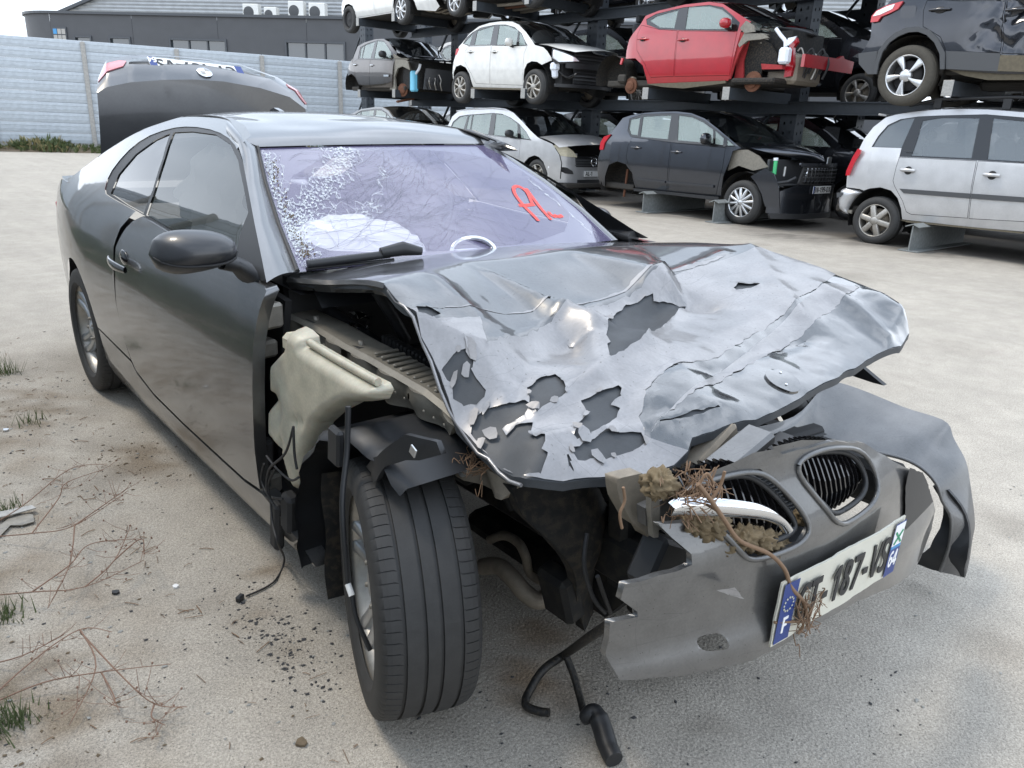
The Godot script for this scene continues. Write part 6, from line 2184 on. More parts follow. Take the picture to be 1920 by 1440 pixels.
	# lid inner frame
	s = st_new()
	panel(s, P2([-0.52, 1.02, 0.52, 1.02, 0.54, 1.34, 0.35, 1.44, -0.35, 1.46, -0.52, 1.38]), [], 0.2, func(p): return Vector3(p.x, p.y, -3.36 - 0.3 * (1.4 - p.y)))
	obj("lid_lining", s, "black_soft", lid)

func wreck_interior(t):
	for x in [-0.37, 0.37]:
		var s = st_new()
		box(s, Vector3(x, 0.46, -1.35), Vector3(0.50, 0.16, 0.52), Basis(), 0.06)
		box(s, Vector3(x, 0.78, -1.68), Vector3(0.48, 0.62, 0.14), Basis(Vector3.RIGHT, -0.28), 0.06)
		box(s, Vector3(x, 1.10, -1.80), Vector3(0.26, 0.17, 0.10), Basis(Vector3.RIGHT, -0.2), 0.045)
		obj("seat", s, "seat", t)
	var s2 = st_new()
	box(s2, Vector3(0, 0.62, -2.45), Vector3(1.2, 0.5, 0.16), Basis(Vector3.RIGHT, -0.35), 0.06)
	box(s2, Vector3(0, 0.45, -2.2), Vector3(1.2, 0.14, 0.45), Basis(), 0.05)
	obj("rear_seat", s2, "seat", t)
	add_box("parcel_shelf", "seat", t, Vector3(0, 0.93, -2.95), Vector3(1.15, 0.03, 0.5))
	var ds = st_new()
	var rows = []
	for k in 17:
		var u = -1.0 + k / 8.0
		var row = PackedVector3Array()
		for q in [[0.50, -1.02], [0.70, -1.06], [0.82, -1.04], [0.875, -0.95], [0.885, -0.82], [0.88, -0.62]]:
			row.append(Vector3(u * 0.72, q[0] + 0.012 * (1.0 - u * u), q[1] + 0.10 * (1.0 - u * u)))
		rows.append(row)
	loft(ds, rows)
	obj("dashboard", ds, "dash", t)
	var sw = st_new()
	var ring = []
	var bw = Basis(Vector3.RIGHT, -0.45)
	for k in 33:
		ring.append(Vector3(0.36, 0.86, -1.17) + bw * Vector3(0.185 * cos(TAU * k / 32), 0.185 * sin(TAU * k / 32), 0))
	tube(sw, ring, 0.015, 8, false)
	for a in [0.0, PI, -PI / 2]:
		tube(sw, [Vector3(0.36, 0.86, -1.17), Vector3(0.36, 0.86, -1.17) + bw * Vector3(0.18 * cos(a), 0.18 * sin(a), 0)], 0.018, 6)
	obj("steering_wheel", sw, "dash", t)
	# burst passenger airbag
	var ab = st_new()
	var an := FastNoiseLite.new()
	an.seed = 4
	an.frequency = 2.6
	an.fractal_octaves = 3
	smooth(ab)
	rows = []
	for i in 25:
		var f = PI * i / 24 - PI / 2
		var row = PackedVector3Array()
		var bb = Basis(Vector3.RIGHT, -0.62)
		for k in 40:
			var a = TAU * k / 40
			var d = Vector3(cos(f) * cos(a), sin(f), cos(f) * sin(a))
			var r = 1.0 + 0.16 * an.get_noise_3d(d.x, d.y * 1.5, d.z) + 0.03 * sin(a * 9.0 + d.y * 4.0)
			row.append(Vector3(-.422,.951,-.821) + bb.inverse() * (Vector3(d.x * 0.24, d.y * 0.052, d.z * 0.155) * r))
		rows.append(row)
	loft(ab, rows, true)
	obj("airbag", ab, "cloth", t)
	# curtain airbag hanging inside the side window
	var cu = st_new()
	var cp = jag(P2([-1.78, 1.24, -1.30, 1.22, -1.12, 1.12, -1.00, 1.03, -0.98, 0.95, -1.25, 0.93, -1.55, 0.99, -1.72, 1.04]), 0.06, 0.006, 4)
	panel(cu, cp, [], 0.02, func(p): return Vector3(-(hs(p.y, p.x) - 0.075 - 0.02 * sin(p.x * 38.0 + 14.0 * p.y) - 0.014 * sin(p.y * 60.0 + p.x * 9.0)), p.y, p.x))
	obj("curtain_airbag", cu, "cloth", t)
	add_box("rear_view_mirror", "black_plastic", t, Vector3(-0.02, 1.20, -1.38), Vector3(0.24, 0.06, 0.03), Basis(Vector3.UP, 0.1), 0.015)

func wreck_hood(t):
	var hc = P3([-.72,-.714,-0.03967,-.72,-.437,-0.31170,-.72,-.161,1.15286,-.72,-.106,-2.15307,-.72,-.044,4.89239,-.72,-.012,-1.72540,-.72,.047,-1.86235,-.72,.129,-1.16564,-.72,.215,0.05244,-.72,.282,-1.85445,-.72,.347,-0.46955,.72,-.74,-0.12377,.72,-.35,-0.02365,.72,-.137,0.13995,.72,-.022,-0.04658,.72,.098,0.11348,.72,.212,-0.44116,.72,.336,-0.73199,.72,.415,7.68341,.72,.448,-6.52039,0,-.62,-0.04877,-.4,-.66,-0.05416,.4,-.66,0.03291,-.35,-.35,0.08176,.05,-.35,0.02129,.4,-.38,-0.15870,-.605,.071,2.50445,-.262,.065,6.98204,.15,-.016,5.76980,-.501,.11,-1.14655,-.34,.077,-5.07302,-.166,.038,-3.33800,.016,.01,-1.14758,.176,.033,-5.21398,-.403,.213,1.04333,-.135,.227,0.18878,.227,.216,0.84230,.48,.227,-0.05304,-.631,.202,0.08666,-.556,.29,-0.20612,-.392,.321,-0.26881,-.258,.409,0.19737,.024,.449,0.29662,.351,.395,-0.11485,-.667,.34,3.25286,-.449,.401,-0.47672,-.375,.478,2.12294,-.611,.43,-0.30279,-.433,.486,-1.21953,-.363,.491,-0.79919,-.144,.514,-0.26509,.116,.503,-0.10157,.354,.477,0.03293,.518,.47,-0.03269])
	var hl = [1.06400, 0.09920, -0.23152]
	hood_tp = P3([-.72,-.714,.911,-.72,-.437,.953,-.72,-.161,.995,-.72,-.106,.971,-.72,-.044,.951,-.72,-.012,.904,-.72,.047,.826,-.72,.129,.75,-.72,.215,.706,-.72,.282,.686,-.72,.347,.684,.72,-.74,.922,.72,-.35,.974,.72,-.137,.991,.72,-.022,.982,.72,.098,.965,.72,.212,.941,.72,.336,.918,.72,.415,.888,.72,.448,.818,0,-.62,.965,-.4,-.66,.95,.4,-.66,.95,-.35,-.35,.985,.05,-.35,.99,.4,-.38,.98,-.605,.071,.888,-.262,.065,.932,.15,-.016,.962,-.501,.11,.842,-.34,.077,.848,-.166,.038,.856,.016,.01,.868,.176,.033,.885,-.403,.213,.835,-.135,.227,.855,.227,.216,.875,.48,.227,.91,-.631,.202,.775,-.556,.29,.775,-.392,.321,.8,-.258,.409,.8,.024,.449,.8,.351,.395,.83,-.667,.34,.735,-.449,.401,.745,-.375,.478,.742,-.611,.43,.7,-.433,.486,.705,-.363,.491,.735,-.144,.514,.755,.116,.503,.775,.354,.477,.79,.518,.47,.8,-.86,-.9,.882,-.86,-.5,.914,-.86,-.16,.919,-.86,0,.812,-.86,.2,.651,-.86,.4,.587,-.86,.62,.51,-.4,.64,.639,0,.64,.701,.4,.64,.696,.86,.6,.713,.86,.35,.894,.86,.1,.962,.86,-.14,.984,.86,-.45,.959,.86,-.9,.919,.4,-.9,.929,0,-.9,.938,-.4,-.9,.925])
	hood_tri = PackedInt32Array([0, 1, 21, 11, 12, 22, 1, 2, 23, 1, 21, 23, 20, 21, 23, 20, 23, 24, 12, 13, 25, 12, 22, 25, 20, 22, 25, 20, 24, 25, 2, 3, 26, 2, 23, 26, 3, 4, 26, 4, 5, 26, 5, 6, 26, 6, 7, 26, 24, 25, 28, 23, 26, 29, 23, 27, 30, 23, 29, 30, 23, 24, 31, 23, 27, 31, 24, 28, 32, 24, 31, 32, 13, 14, 33, 13, 25, 33, 25, 28, 33, 28, 32, 33, 27, 30, 34, 29, 30, 34, 27, 31, 35, 27, 34, 35, 31, 32, 35, 32, 33, 36, 32, 35, 36, 14, 15, 37, 14, 33, 37, 15, 16, 37, 33, 36, 37, 16, 17, 37, 7, 8, 38, 7, 26, 38, 8, 9, 38, 26, 29, 38, 29, 34, 39, 29, 38, 39, 34, 35, 40, 34, 39, 40, 35, 40, 41, 35, 36, 42, 36, 37, 43, 9, 10, 44, 9, 38, 44, 38, 39, 44, 39, 40, 45, 40, 41, 46, 40, 45, 46, 39, 44, 47, 39, 45, 47, 10, 44, 47, 45, 46, 48, 45, 47, 48, 41, 46, 49, 46, 48, 49, 35, 41, 50, 35, 42, 50, 41, 49, 50, 36, 42, 51, 36, 43, 51, 43, 51, 52, 17, 18, 53, 17, 37, 53, 37, 43, 53, 18, 19, 53, 43, 52, 53, 0, 1, 55, 0, 54, 55, 1, 2, 56, 1, 55, 56, 2, 3, 56, 3, 4, 57, 3, 56, 57, 4, 5, 57, 5, 6, 57, 6, 7, 57, 7, 8, 58, 7, 57, 58, 8, 9, 58, 10, 47, 59, 9, 10, 59, 9, 58, 59, 47, 59, 60, 48, 49, 61, 49, 50, 61, 47, 48, 61, 47, 60, 61, 42, 50, 62, 42, 51, 62, 50, 61, 62, 51, 52, 63, 51, 62, 63, 52, 53, 63, 19, 53, 64, 53, 63, 64, 16, 17, 65, 17, 18, 65, 18, 19, 65, 19, 64, 65, 14, 15, 66, 15, 16, 66, 16, 65, 66, 12, 13, 67, 13, 14, 67, 14, 66, 67, 11, 12, 68, 12, 67, 68, 11, 68, 69, 11, 22, 70, 11, 69, 70, 20, 21, 71, 20, 22, 71, 22, 70, 71, 0, 21, 72, 0, 54, 72, 21, 71, 72])
	var cr = [[P2([-.707,.02,-.597,.07,-.362,.001,-.129,-.059,.065,-.059,.261,-.091,.575,-.132]), .015, .022], [P2([-.496,.105,-.34,.077,-.249,.13,.071,.021,.194,.038]), -.014, .03], [P2([-.604,.07,-.602,.098,-.572,.148]), -.012, .03], [P2([.123,-.011,.178,.061,.22,.095]), -.022, .02], [P2([-.554,-.204,-.559,-.096,-.544,-.029]), .01, .02], [P2([-.599,.243,-.416,.226,-.187,.183,.124,.056]), .014, .022], [P2([-.443,.331,-.32,.303,-.197,.287]), -.008, .02], [P2([-.393,.41,-.293,.439,-.224,.452]), .01, .02], [P2([-.133,.352,.053,.338,.291,.347]), -.012, .035], [P2([.721,-.138,.499,.104,.377,.292]), .012, .04], [P2([.591,.213,.586,.324,.566,.443]), .014, .035], [P2([-.711,.233,-.651,.312,-.539,.355,-.442,.402]), .014, .03], [P2([-.703,.065,-.681,.136,-.656,.234]), -.008, .03]]

	hood_c = hc
	hood_l = hl
	hood_cr = cr
	hood_noise = FastNoiseLite.new()
	hood_noise.seed = 15
	hood_noise.frequency = 1.0
	hood_noise.fractal_octaves = 3
	var outline = P2([-0.70, -0.735, -0.72, -0.70, -0.722, -0.16, -0.728, -0.11, -0.715, -0.045, -0.722, -0.01, -0.712, 0.05, -0.725, 0.13, -0.718, 0.215, -0.72, 0.28, -0.712, 0.345, -0.66, 0.40, -0.61, 0.432, -0.52, 0.470, -0.43, 0.49, -0.385, 0.492, -0.36, 0.475, -0.27, 0.492, -0.14, 0.512, -0.02, 0.508, 0.12, 0.50, 0.35, 0.482, 0.52, 0.472, 0.60, 0.478, 0.71, 0.45, 0.735, 0.415, 0.735, 0.336, 0.725, 0.212, 0.728, 0.10, 0.72, -0.02, 0.722, -0.137, 0.72, -0.35, 0.72, -0.70, 0.70, -0.78, 0.4, -0.70, 0.0, -0.655, -0.4, -0.68])
	outline = jag(outline, 0.03, 0.0025, 6)
	var chips = []
	for q in [P2([-.019,-.031,.05,-.023,.073,-.019,.059,0,.107,.015,.172,.029,.045,.081,-.2,.193,-.297,.213,-.344,.215,-.31,.173,-.297,.173,-.288,.146,-.115,-.001]),
		P2([-.565,.176,-.535,.169,-.504,.17,-.486,.177,-.492,.202,-.511,.243,-.551,.249,-.604,.249,-.596,.222]),
		P2([-.7,.053,-.668,.057,-.648,.068,-.652,.078,-.681,.075,-.698,.064]),
		P2([-.694,.083,-.664,.087,-.663,.105,-.659,.132,-.67,.13,-.695,.111,-.701,.097]),
		P2([-.695,.157,-.671,.162,-.653,.18,-.604,.206,-.602,.215,-.621,.225,-.656,.207,-.692,.2,-.705,.199,-.71,.171]),
		P2([-.708,.21,-.675,.197,-.669,.205,-.681,.238,-.648,.241,-.635,.263,-.662,.284,-.664,.311,-.647,.314,-.668,.334,-.667,.348,-.687,.356,-.708,.332,-.712,.287,-.718,.251]),
		P2([-.603,.373,-.517,.379,-.456,.413,-.455,.42,-.487,.421,-.553,.409,-.566,.398,-.608,.387]),
		P2([-.496,.286,-.444,.29,-.402,.296,-.411,.305,-.448,.311,-.485,.315,-.501,.307]),
		P2([-.514,.32,-.471,.317,-.443,.329,-.464,.343,-.511,.357,-.546,.352,-.576,.348,-.548,.331]),
		P2([.348,.067,.384,.058,.432,.099,.394,.099,.346,.078]),
		P2([-.395,.419,-.329,.437,-.244,.457,-.321,.446]),
		P2([-.703,-.061,-.677,-.058,-.659,-.032,-.683,-.027,-.707,-.046]),
		P2([-.625,.373,-.628,.384,-.635,.4,-.637,.391])]:
		var grown = Geometry2D.offset_polygon(q, 0.007 if chips.size() > 1 and chips.size() < 9 else 0.001)
		chips.append(jag(grown[0] if grown.size() else q, 0.014, 0.0024, chips.size() + 20))
	var fb = func(p: Vector2): return Vector3(p.x, hood_y(p.x, p.y) - 0.004, p.y)
	var s = st_new()
	panel(s, outline, [], 0.02, fb, false, Vector3(0, -0.018, 0))
	var hood = obj("hood", s, "primer", t)
	var ff = func(p: Vector2):
		var y = hood_y(p.x, p.y)
		var d = 1e9
		for c in chips:
			if (c[0] - p).length_squared() < 0.12:
				d = min(d, poly_dist(p, c))
		y += 0.0045 * exp(-d / 0.010) * (0.3 + 1.4 * absf(hood_noise.get_noise_2d(p.x * 9.0 + 40, p.y * 9.0)))
		return Vector3(p.x, y, p.y)
	var gloss = jag(P2([-.444,.419,-.416,.377,-.343,.329,-.2,.291,-.086,.316,.082,.284,.298,.256,.488,.221,.644,.218,.69,.282]), 0.015, 0.004, 91)
	gloss.append_array(P2([0.85, 0.16, 0.85, 0.60, -0.30, 0.60]))
	var rear = jag(P2([-.695,-.052,-.676,-.021,-.555,-.015,-.597,.072,-.373,.012,-.142,-.048,.057,-.052,.238,-.074,.455,-.097,.592,-.113]), 0.015, 0.0035, 92)
	rear.append_array(P2([0.80, -0.10, 0.80, -0.9, -0.85, -0.9, -0.85, -0.08]))
	s = st_new()
	panel(s, outline, chips + [gloss, rear], 0.013, ff)
	obj("peeling_film", s, "film", hood)
	for q in Geometry2D.intersect_polygons(outline, rear):
		s = st_new()
		panel(s, q, chips, 0.016, func(p): return ff.call(p) + Vector3(0, -0.0012, 0))
		obj("smooth_paint", s, "hood_paint", hood)
	for q in Geometry2D.intersect_polygons(outline, gloss):
		s = st_new()
		panel(s, q, chips, 0.013, func(p):
			var v = ff.call(p)
			v.y += 0.0022 * hood_noise.get_noise_2d(p.x * 5.0 + p.y * 4.0, p.y * 13.0 - p.x * 5.0) - 0.001
			return v)
		obj("glossy_paint", s, "gloss", hood)
	# loose flakes standing up from the torn edges
	var g := RandomNumberGenerator.new()
	g.seed = 51
	for k in 26:
		var c = chips[g.randi_range(0, 8)]
		var i = g.randi_range(0, c.size() - 1)
		var p = c[i]
		var sz = g.randf_range(0.006, 0.020)
		var out = (p - c[(i + c.size() / 2) % c.size()]).normalized()
		var tg = Vector2(-out.y, out.x)
		var poly = PackedVector2Array()
		for j in 7:
			var a = TAU * j / 7
			poly.append(Vector2(cos(a) * sz * g.randf_range(0.6, 1.3), sin(a) * sz * g.randf_range(0.4, 0.9)))
		var lift = g.randf_range(0.05, 0.4)
		s = st_new()
		panel(s, poly, [], sz * 0.5, func(q):
			var w = p + tg * q.x + out * q.y * 0.9
			var e = max(0.0, -q.y + sz * 0.4)
			return Vector3(w.x, hood_y(w.x, w.y) + 0.006 + e * lift, w.y))
		obj("paint_flake", s, "film_curl" if k % 3 else "film", hood)
	# bare roundel left by the lost badge
	var rc = Vector2(0.02, 0.452)
	s = st_new()
	var ci = PackedVector2Array()
	for k in 28:
		ci.append(rc + Vector2(cos(TAU * k / 28) * 0.045, sin(TAU * k / 28) * 0.042))
	panel(s, ci, [], 0.02, func(p): return Vector3(p.x, hood_y(p.x, p.y) + 0.005, p.y), false, Vector3(0, -0.006, 0))
	var ro = obj("badge_seat", s, "gloss", hood)
	for q in [Vector2(-0.014, 0.018), Vector2(0.016, -0.018)]:
		s = st_new()
		ellipsoid(s, Transform3D(Basis().scaled(Vector3(0.004, 0.003, 0.004)), Vector3(rc.x + q.x, hood_y(rc.x + q.x, rc.y + q.y) + 0.006, rc.y + q.y)), 8, 6)
		obj("badge_pin", s, "chrome", ro)
	# folded side flange of the bonnet along the rear right edge
	s = st_new()
	var rows = []
	for k in 28:
		var z = lerpf(-0.70, -0.165, k / 27.0)
		var n = 0.020 if int(k / 2) % 4 < 3 else 0.012
		var y = hood_y(-0.72, z)
		rows.append(PackedVector3Array([Vector3(-0.722, y, z), Vector3(-0.726, y - 0.012, z), Vector3(-0.712, y - 0.014 - n, z), Vector3(-0.665, y - 0.020 - n, z)]))
	loft(s, rows, false, -1)
	obj("bonnet_flange", s, "fender", hood)
	# torn edge rolled under along the front right
	s = st_new()
	var ed = []
	for k in 15:
		var z = lerpf(-0.15, 0.345, k / 14.0)
		ed.append(Vector3(-0.722, hood_y(-0.72, z) - 0.010 - 0.004 * sin(k * 2.1), z))
	tube(s, ed, 0.0045, 6)
	obj("bonnet_edge", s, "film", hood)

func bay_plate(called, m, t, poly, x, th := 0.03):
	return side_plate(called, m, t, poly, x, th)

func wreck_bay(t):
	# inner wing rail: face, top flange and brackets
	var s = st_new()
	var face = P2([-.797,.793,-.714,.793,-.535,.792,-.387,.782,-.253,.779,-.121,.772,-.01,.767,.069,.753,.122,.733,.074,.69,.047,.693,-.069,.699,-.226,.686,-.338,.708,-.506,.712,-.643,.716,-.764,.726,-.81,.753])
	panel(s, face, [P2([-.401,.775,-.377,.774,-.379,.745,-.4,.746]), round_poly(P2([-.732,.778,-.707,.783,-.71,.762,-.735,.756]), 1), round_poly(P2([-.078,.749,-.054,.756,-.054,.739,-.078,.732]), 1)], 0.02, func(p): return Vector3(-0.72 + 0.010 * sin(p.x * 46.0) + 0.02 * smoothstep(0.74, 0.70, p.y), p.y, p.x), false, Vector3(0.02, 0, 0))
	var rail = obj("inner_wing_rail", s, "apron", t)
	s = st_new()
	var a = P3([-.72,.793,-.797,-.72,.792,-.535,-.72,.782,-.387,-.72,.779,-.253,-.72,.772,-.121,-.72,.767,-.01,-.72,.753,.069,-.72,.741,.111])
	var rows = []
	for i in a.size():
		rows.append(PackedVector3Array([a[i], a[i] + Vector3(0.012, 0.010, 0), a[i] + Vector3(0.09, 0.014, 0.0), a[i] + Vector3(0.11, 0.002, 0.0), a[i] + Vector3(0.115, -0.12, 0.0)]))
	loft(s, rows, false, -1)
	obj("rail_top", s, "apron", t)
	for k in 12: # pressed ribs along the top of the rail
		var c = a[3].lerp(a[6], k / 11.0) + Vector3(0.055, 0.018, 0)
		add_box("rail_rib", "apron", rail, c, Vector3(0.07, 0.008, 0.010), Basis(), 0.003)
	for q in [Vector3(-.68,.786,-.358), Vector3(-.68,.76,-.008), Vector3(-.68,.797,-.615)]:
		add_box("rail_bracket", "black_plastic", rail, q, Vector3(0.05, 0.012, 0.06), Basis(), 0.004)
		var bs = st_new()
		lathe(bs, [Vector2(0, 0.012), Vector2(0.008, 0.012), Vector2(0.009, 0.0)], Transform3D(Basis(Vector3.BACK, PI / 2), q + Vector3(0, 0.006, 0)), 8)
		obj("bolt", bs, "steel_dull", rail)
	# door hinge area
	bay_plate("hinge_post", "black_soft", t, P2([-.741,.873,-.635,.863,-.669,.739,-.715,.527,-.771,.256,-.632,.13,-.878,.095,-.962,.18,-.93,.569,-.835,.765]), -0.74, 0.02)
	for v in [[Vector3(-.82,.838,-.603), 0.07], [Vector3(-.82,.732,-.652), 0.05], [Vector3(-.82,.3,-.683), 0.06]]:
		var hs_ = st_new()
		box(hs_, v[0], Vector3(0.06, v[1], 0.05), Basis(Vector3.UP, 0.2), 0.008)
		tube(hs_, [v[0] + Vector3(-0.03, -0.03, 0.02), v[0] + Vector3(-0.03, 0.035, 0.02)], 0.010, 8)
		obj("door_hinge", hs_, "steel_dull", t)
	# washer tank
	s = st_new()
	var tank = P2([-.424,.844,-.383,.843,-.35,.835,-.347,.817,-.23,.813,-.087,.809,-.013,.809,.001,.797,-.018,.77,-.063,.752,-.128,.731,-.221,.677,-.289,.625,-.334,.566,-.367,.503,-.382,.41,-.432,.38,-.467,.399,-.51,.468,-.598,.491,-.587,.579,-.538,.624,-.572,.625,-.552,.723,-.454,.791])
	pillow(s, tank, side_frame(-0.80), 0.06, 0.030, 0.008, func(p): return -0.020 * exp(-pow((p.x + 0.515) / 0.03, 2.0) - pow((p.y - 0.60) / 0.05, 2.0)) - 0.014 * exp(-pow((p.x + 0.40) / 0.016, 2.0) - pow((p.y - 0.60) / 0.018, 2.0)) - 0.010 * exp(-pow((p.x + 0.36) / 0.016, 2.0) - pow((p.y - 0.61) / 0.018, 2.0)) - 0.014 * exp(-pow((p.x + 0.50) / 0.014, 2.0) - pow((p.y - 0.50) / 0.018, 2.0)))
	var tk = obj("washer_tank", s, "tank", t)
	s = st_new()
	var seam = PackedVector3Array()
	for q in P2([-.344,.824,-.23,.819,-.087,.815,-.017,.814]):
		seam.append(Vector3(-0.83, q.y, q.x))
	tube(s, spline(seam), 0.010, 8)
	obj("moulded_seam", s, "tank", tk)
	s = st_new()
	box(s, Vector3(-.83,.803,-.436), Vector3(0.05, 0.05, 0.05), Basis(), 0.012)
	obj("filler_spout", s, "tank", tk)
	# arch liner: rear part down to the sill and the strip over the tyre
	var wc = Vector3(-0.80, 0.32, 0.02)
	s = st_new()
	rows = []
	for k in 29:
		var an = deg_to_rad(lerpf(200, 62, k / 28.0))
		var r = 0.372 + 0.008 * sin(k * 1.3)
		var row = PackedVector3Array()
		for x in [-0.885 + 0.003 * sin(k * 2.3), -0.87, -0.80, -0.70, -0.60]:
			var rr = r - (0.02 if x < -0.875 else 0.0)
			row.append(Vector3(x, wc.y + rr * sin(an), wc.z - 0.03 + rr * cos(an)))
		rows.append(row)
	loft(s, rows)
	obj("arch_liner", s, "black_plastic", t)
	s = st_new()
	rows = []
	for k in 11:
		var y = lerpf(0.48, 0.10, k / 10.0)
		rows.append(PackedVector3Array([Vector3(-0.83, y, -0.31 - 0.01 * sin(k)), Vector3(-0.78, y, -0.295), Vector3(-0.65, y, -0.30), Vector3(-0.50, y, -0.36)]))
	loft(s, rows)
	obj("arch_liner_rear", s, "soiled_black", t)
	s = st_new()
	var flap = jag(P2([.095,.706,.157,.763,.234,.765,.252,.746,.102,.675,.065,.625,.04,.611,.028,.627,-.026,.617]), 0.03, 0.003, 3)
	panel(s, flap, [], 0.02, func(p): return Vector3(-0.868 - 0.02 * sin(p.x * 18.0), p.y, p.x), false, Vector3(0.012, 0, 0))
	var fl = obj("torn_liner_flap", s, "black_plastic", t)
	add_box("clip", "alu", fl, Vector3(-.885,.746,.206), Vector3(0.004, 0.02, 0.02), Basis(Vector3.RIGHT, 0.4), 0.001)
	# dangling black trim rod in front of the wheel
	s = st_new()
	tube(s, spline(P3([-.9,.77,-.024,-.91,.665,-.018,-.935,.578,.004,-.945,.498,.022,-.945,.377,.034])), 0.0065, 8)
	obj("trim_rod", s, "black_plastic", t)
	s = st_new()
	tube(s, spline(P3([-.945,.356,.052,-.945,.306,.069,-.93,.236,.101])), 0.006, 8)
	obj("trim_rod", s, "black_plastic", t)
	s = st_new()
	tube(s, P3([-.945,.377,.034,-.945,.356,.052]), 0.0075, 8)
	obj("tape", s, "white_bit", t)
	add_box("clip_bracket", "black_plastic", t, Vector3(-.9,.655,-.087), Vector3(0.02, 0.09, 0.05), Basis(Vector3.RIGHT, 0.1), 0.006)
	# wires by the sill
	var wires = [P3([-.9,.627,-.31,-.9,.534,-.368,-.9,.445,-.48,-.9,.369,-.509,-.89,.326,-.485]), P3([-.9,.627,-.31,-.9,.554,-.312,-.9,.514,-.302]), P3([-.88,.456,-.543,-.89,.454,-.45,-.89,.455,-.367,-.89,.483,-.317]), P3([-.88,.423,-.566,-.88,.362,-.594,-.88,.332,-.543,-.88,.363,-.451]), P3([-.89,.447,-.468,-.89,.378,-.52,-.89,.333,-.509])]
	for w in wires:
		s = st_new()
		tube(s, spline(w), 0.0035, 6)
		obj("wire", s, "rubber", t)
	s = st_new()
	tube(s, spline(P3([-.89,.345,-.511,-.9,.281,-.483,-.91,.243,-.427,-.793,.02,-.677,-.861,.006,-.607,-.953,.006,-.586])), 0.0032, 6)
	var wo = obj("dangling_wire", s, "rubber", t)
	add_box("connector", "black_plastic", wo, Vector3(-.973,.01,-.583), Vector3(0.026, 0.018, 0.016), Basis(Vector3.UP, 0.6), 0.003)
	for q in [[Vector3(-.86,.229,-.549), Vector3(0.03, 0.16, 0.05)], [Vector3(-.85,.302,-.473), Vector3(0.04, 0.12, 0.06)], [Vector3(-.84,.414,-.65), Vector3(0.04, 0.10, 0.04)]]:
		add_box("loom_block", "black_soft", t, q[0], q[1], Basis(Vector3.RIGHT, 0.15), 0.01)
	# engine bay
	var en = st_new()
	box(en, Vector3(0.05, 0.55, -0.20), Vector3(0.62, 0.40, 0.62), Basis(), 0.05)
	obj("engine", en, "bay_black", t)
	en = st_new()
	box(en, Vector3(0.05, 0.78, -0.20), Vector3(0.42, 0.06, 0.55), Basis(), 0.02)
	obj("engine_cover", en, "black_plastic", t)
	add_box("firewall", "black_soft", t, Vector3(0, 0.58, -0.74), Vector3(1.42, 0.66, 0.04))
	add_box("strut_tower", "bay_black", t, Vector3(-0.52, 0.62, -0.12), Vector3(0.22, 0.26, 0.3), Basis(), 0.05)
	add_box("strut_tower", "bay_black", t, Vector3(0.58, 0.62, -0.12), Vector3(0.22, 0.26, 0.3), Basis(), 0.05)
	for q in [[P3([-.6,.918,-.413,-.55,.833,-.401,-.52,.77,-.389]), 0.016, "bonnet_strut"], [P3([-.6,.803,-.68,-.55,.743,-.519,-.5,.669,-.344]), 0.022, "bay_seal"], [P3([-.62,.777,-.857,-.55,.752,-.853,-.4,.771,-.844]), 0.03, "intake_duct"]]:
		s = st_new()
		tube(s, spline(q[0]), q[1], 8)
		obj(q[2], s, "black_plastic", t)
	for k in 16: # spot welds along the rail
		var c = a[1].lerp(a[7], (k + 0.3) / 16.0)
		var ws_ = st_new()
		ellipsoid(ws_, Transform3D(Basis().scaled(Vector3(0.002, 0.004, 0.004)), c + Vector3(-0.004, -0.02, 0)), 8, 5)
		obj("spot_weld", ws_, "apron", rail)
	for k in 9: # hoses and looms across the bay
		var h0 = Vector3(-0.50 + 0.09 * k, 0.66 + 0.03 * sin(k * 1.9), -0.52 + 0.05 * cos(k * 2.3))
		var hs2 = st_new()
		tube(hs2, spline([h0, h0 + Vector3(0.05 * sin(k), 0.05, 0.16), h0 + Vector3(0.06 * cos(k * 1.3), 0.02, 0.34), h0 + Vector3(0.10 * sin(k * 2.0), -0.06, 0.52)]), 0.008 + 0.006 * (k % 3), 7)
		obj("bay_hose", hs2, ["rubber", "black_plastic", "hose"][k % 3], t)
	for k in 26: # ribbed rubber seal inside the rail
		var c = a[2].lerp(a[6], k / 25.0) + Vector3(0.135, 0.0, 0)
		add_box("seal_rib", "rubber", rail, c, Vector3(0.03, 0.035, 0.012), Basis(), 0.004)
	s = st_new()
	ellipsoid(s, Transform3D(Basis().scaled(Vector3(0.11, 0.05, 0.11)), Vector3(-.42,.729,-.882)), 18, 10)
	obj("brake_servo", s, "black_plastic", t)
	s = st_new()
	var fo = Vector3(-.56,.784,-.593)
	for k in 14:
		var r0 = fo + Vector3(0.03 * sin(k * 2.4), 0.012 * cos(k * 1.7), 0.04 * cos(k * 2.9))
		tri(s, r0, r0 + Vector3(0.03, 0.02, 0.01).rotated(Vector3.UP, k), r0 + Vector3(-0.01, 0.012, 0.03).rotated(Vector3.UP, k))
	obj("foil_scrap", s, "chrome", t)
	for x in [-0.40, 0.50]: # chassis legs
		add_box("chassis_leg", "bay_black", t, Vector3(x, 0.42, 0.05), Vector3(0.10, 0.13, 1.1), Basis(), 0.02)
	add_box("subframe", "bay_black", t, Vector3(0.05, 0.22, -0.05), Vector3(0.9, 0.08, 0.45), Basis(), 0.03)
	add_box("sump_tray", "black_plastic", t, Vector3(0.12, 0.20, 0.28), Vector3(0.7, 0.03, 0.4), Basis(Vector3.RIGHT, 0.05), 0.01)
	# radiator pack and ducts, pushed back and askew
	add_box("radiator", "radiator", t, Vector3(0.12, 0.38, 0.30), Vector3(0.72, 0.32, 0.05), Basis(Vector3.UP, -0.12), 0.01)
	var dk = st_new()
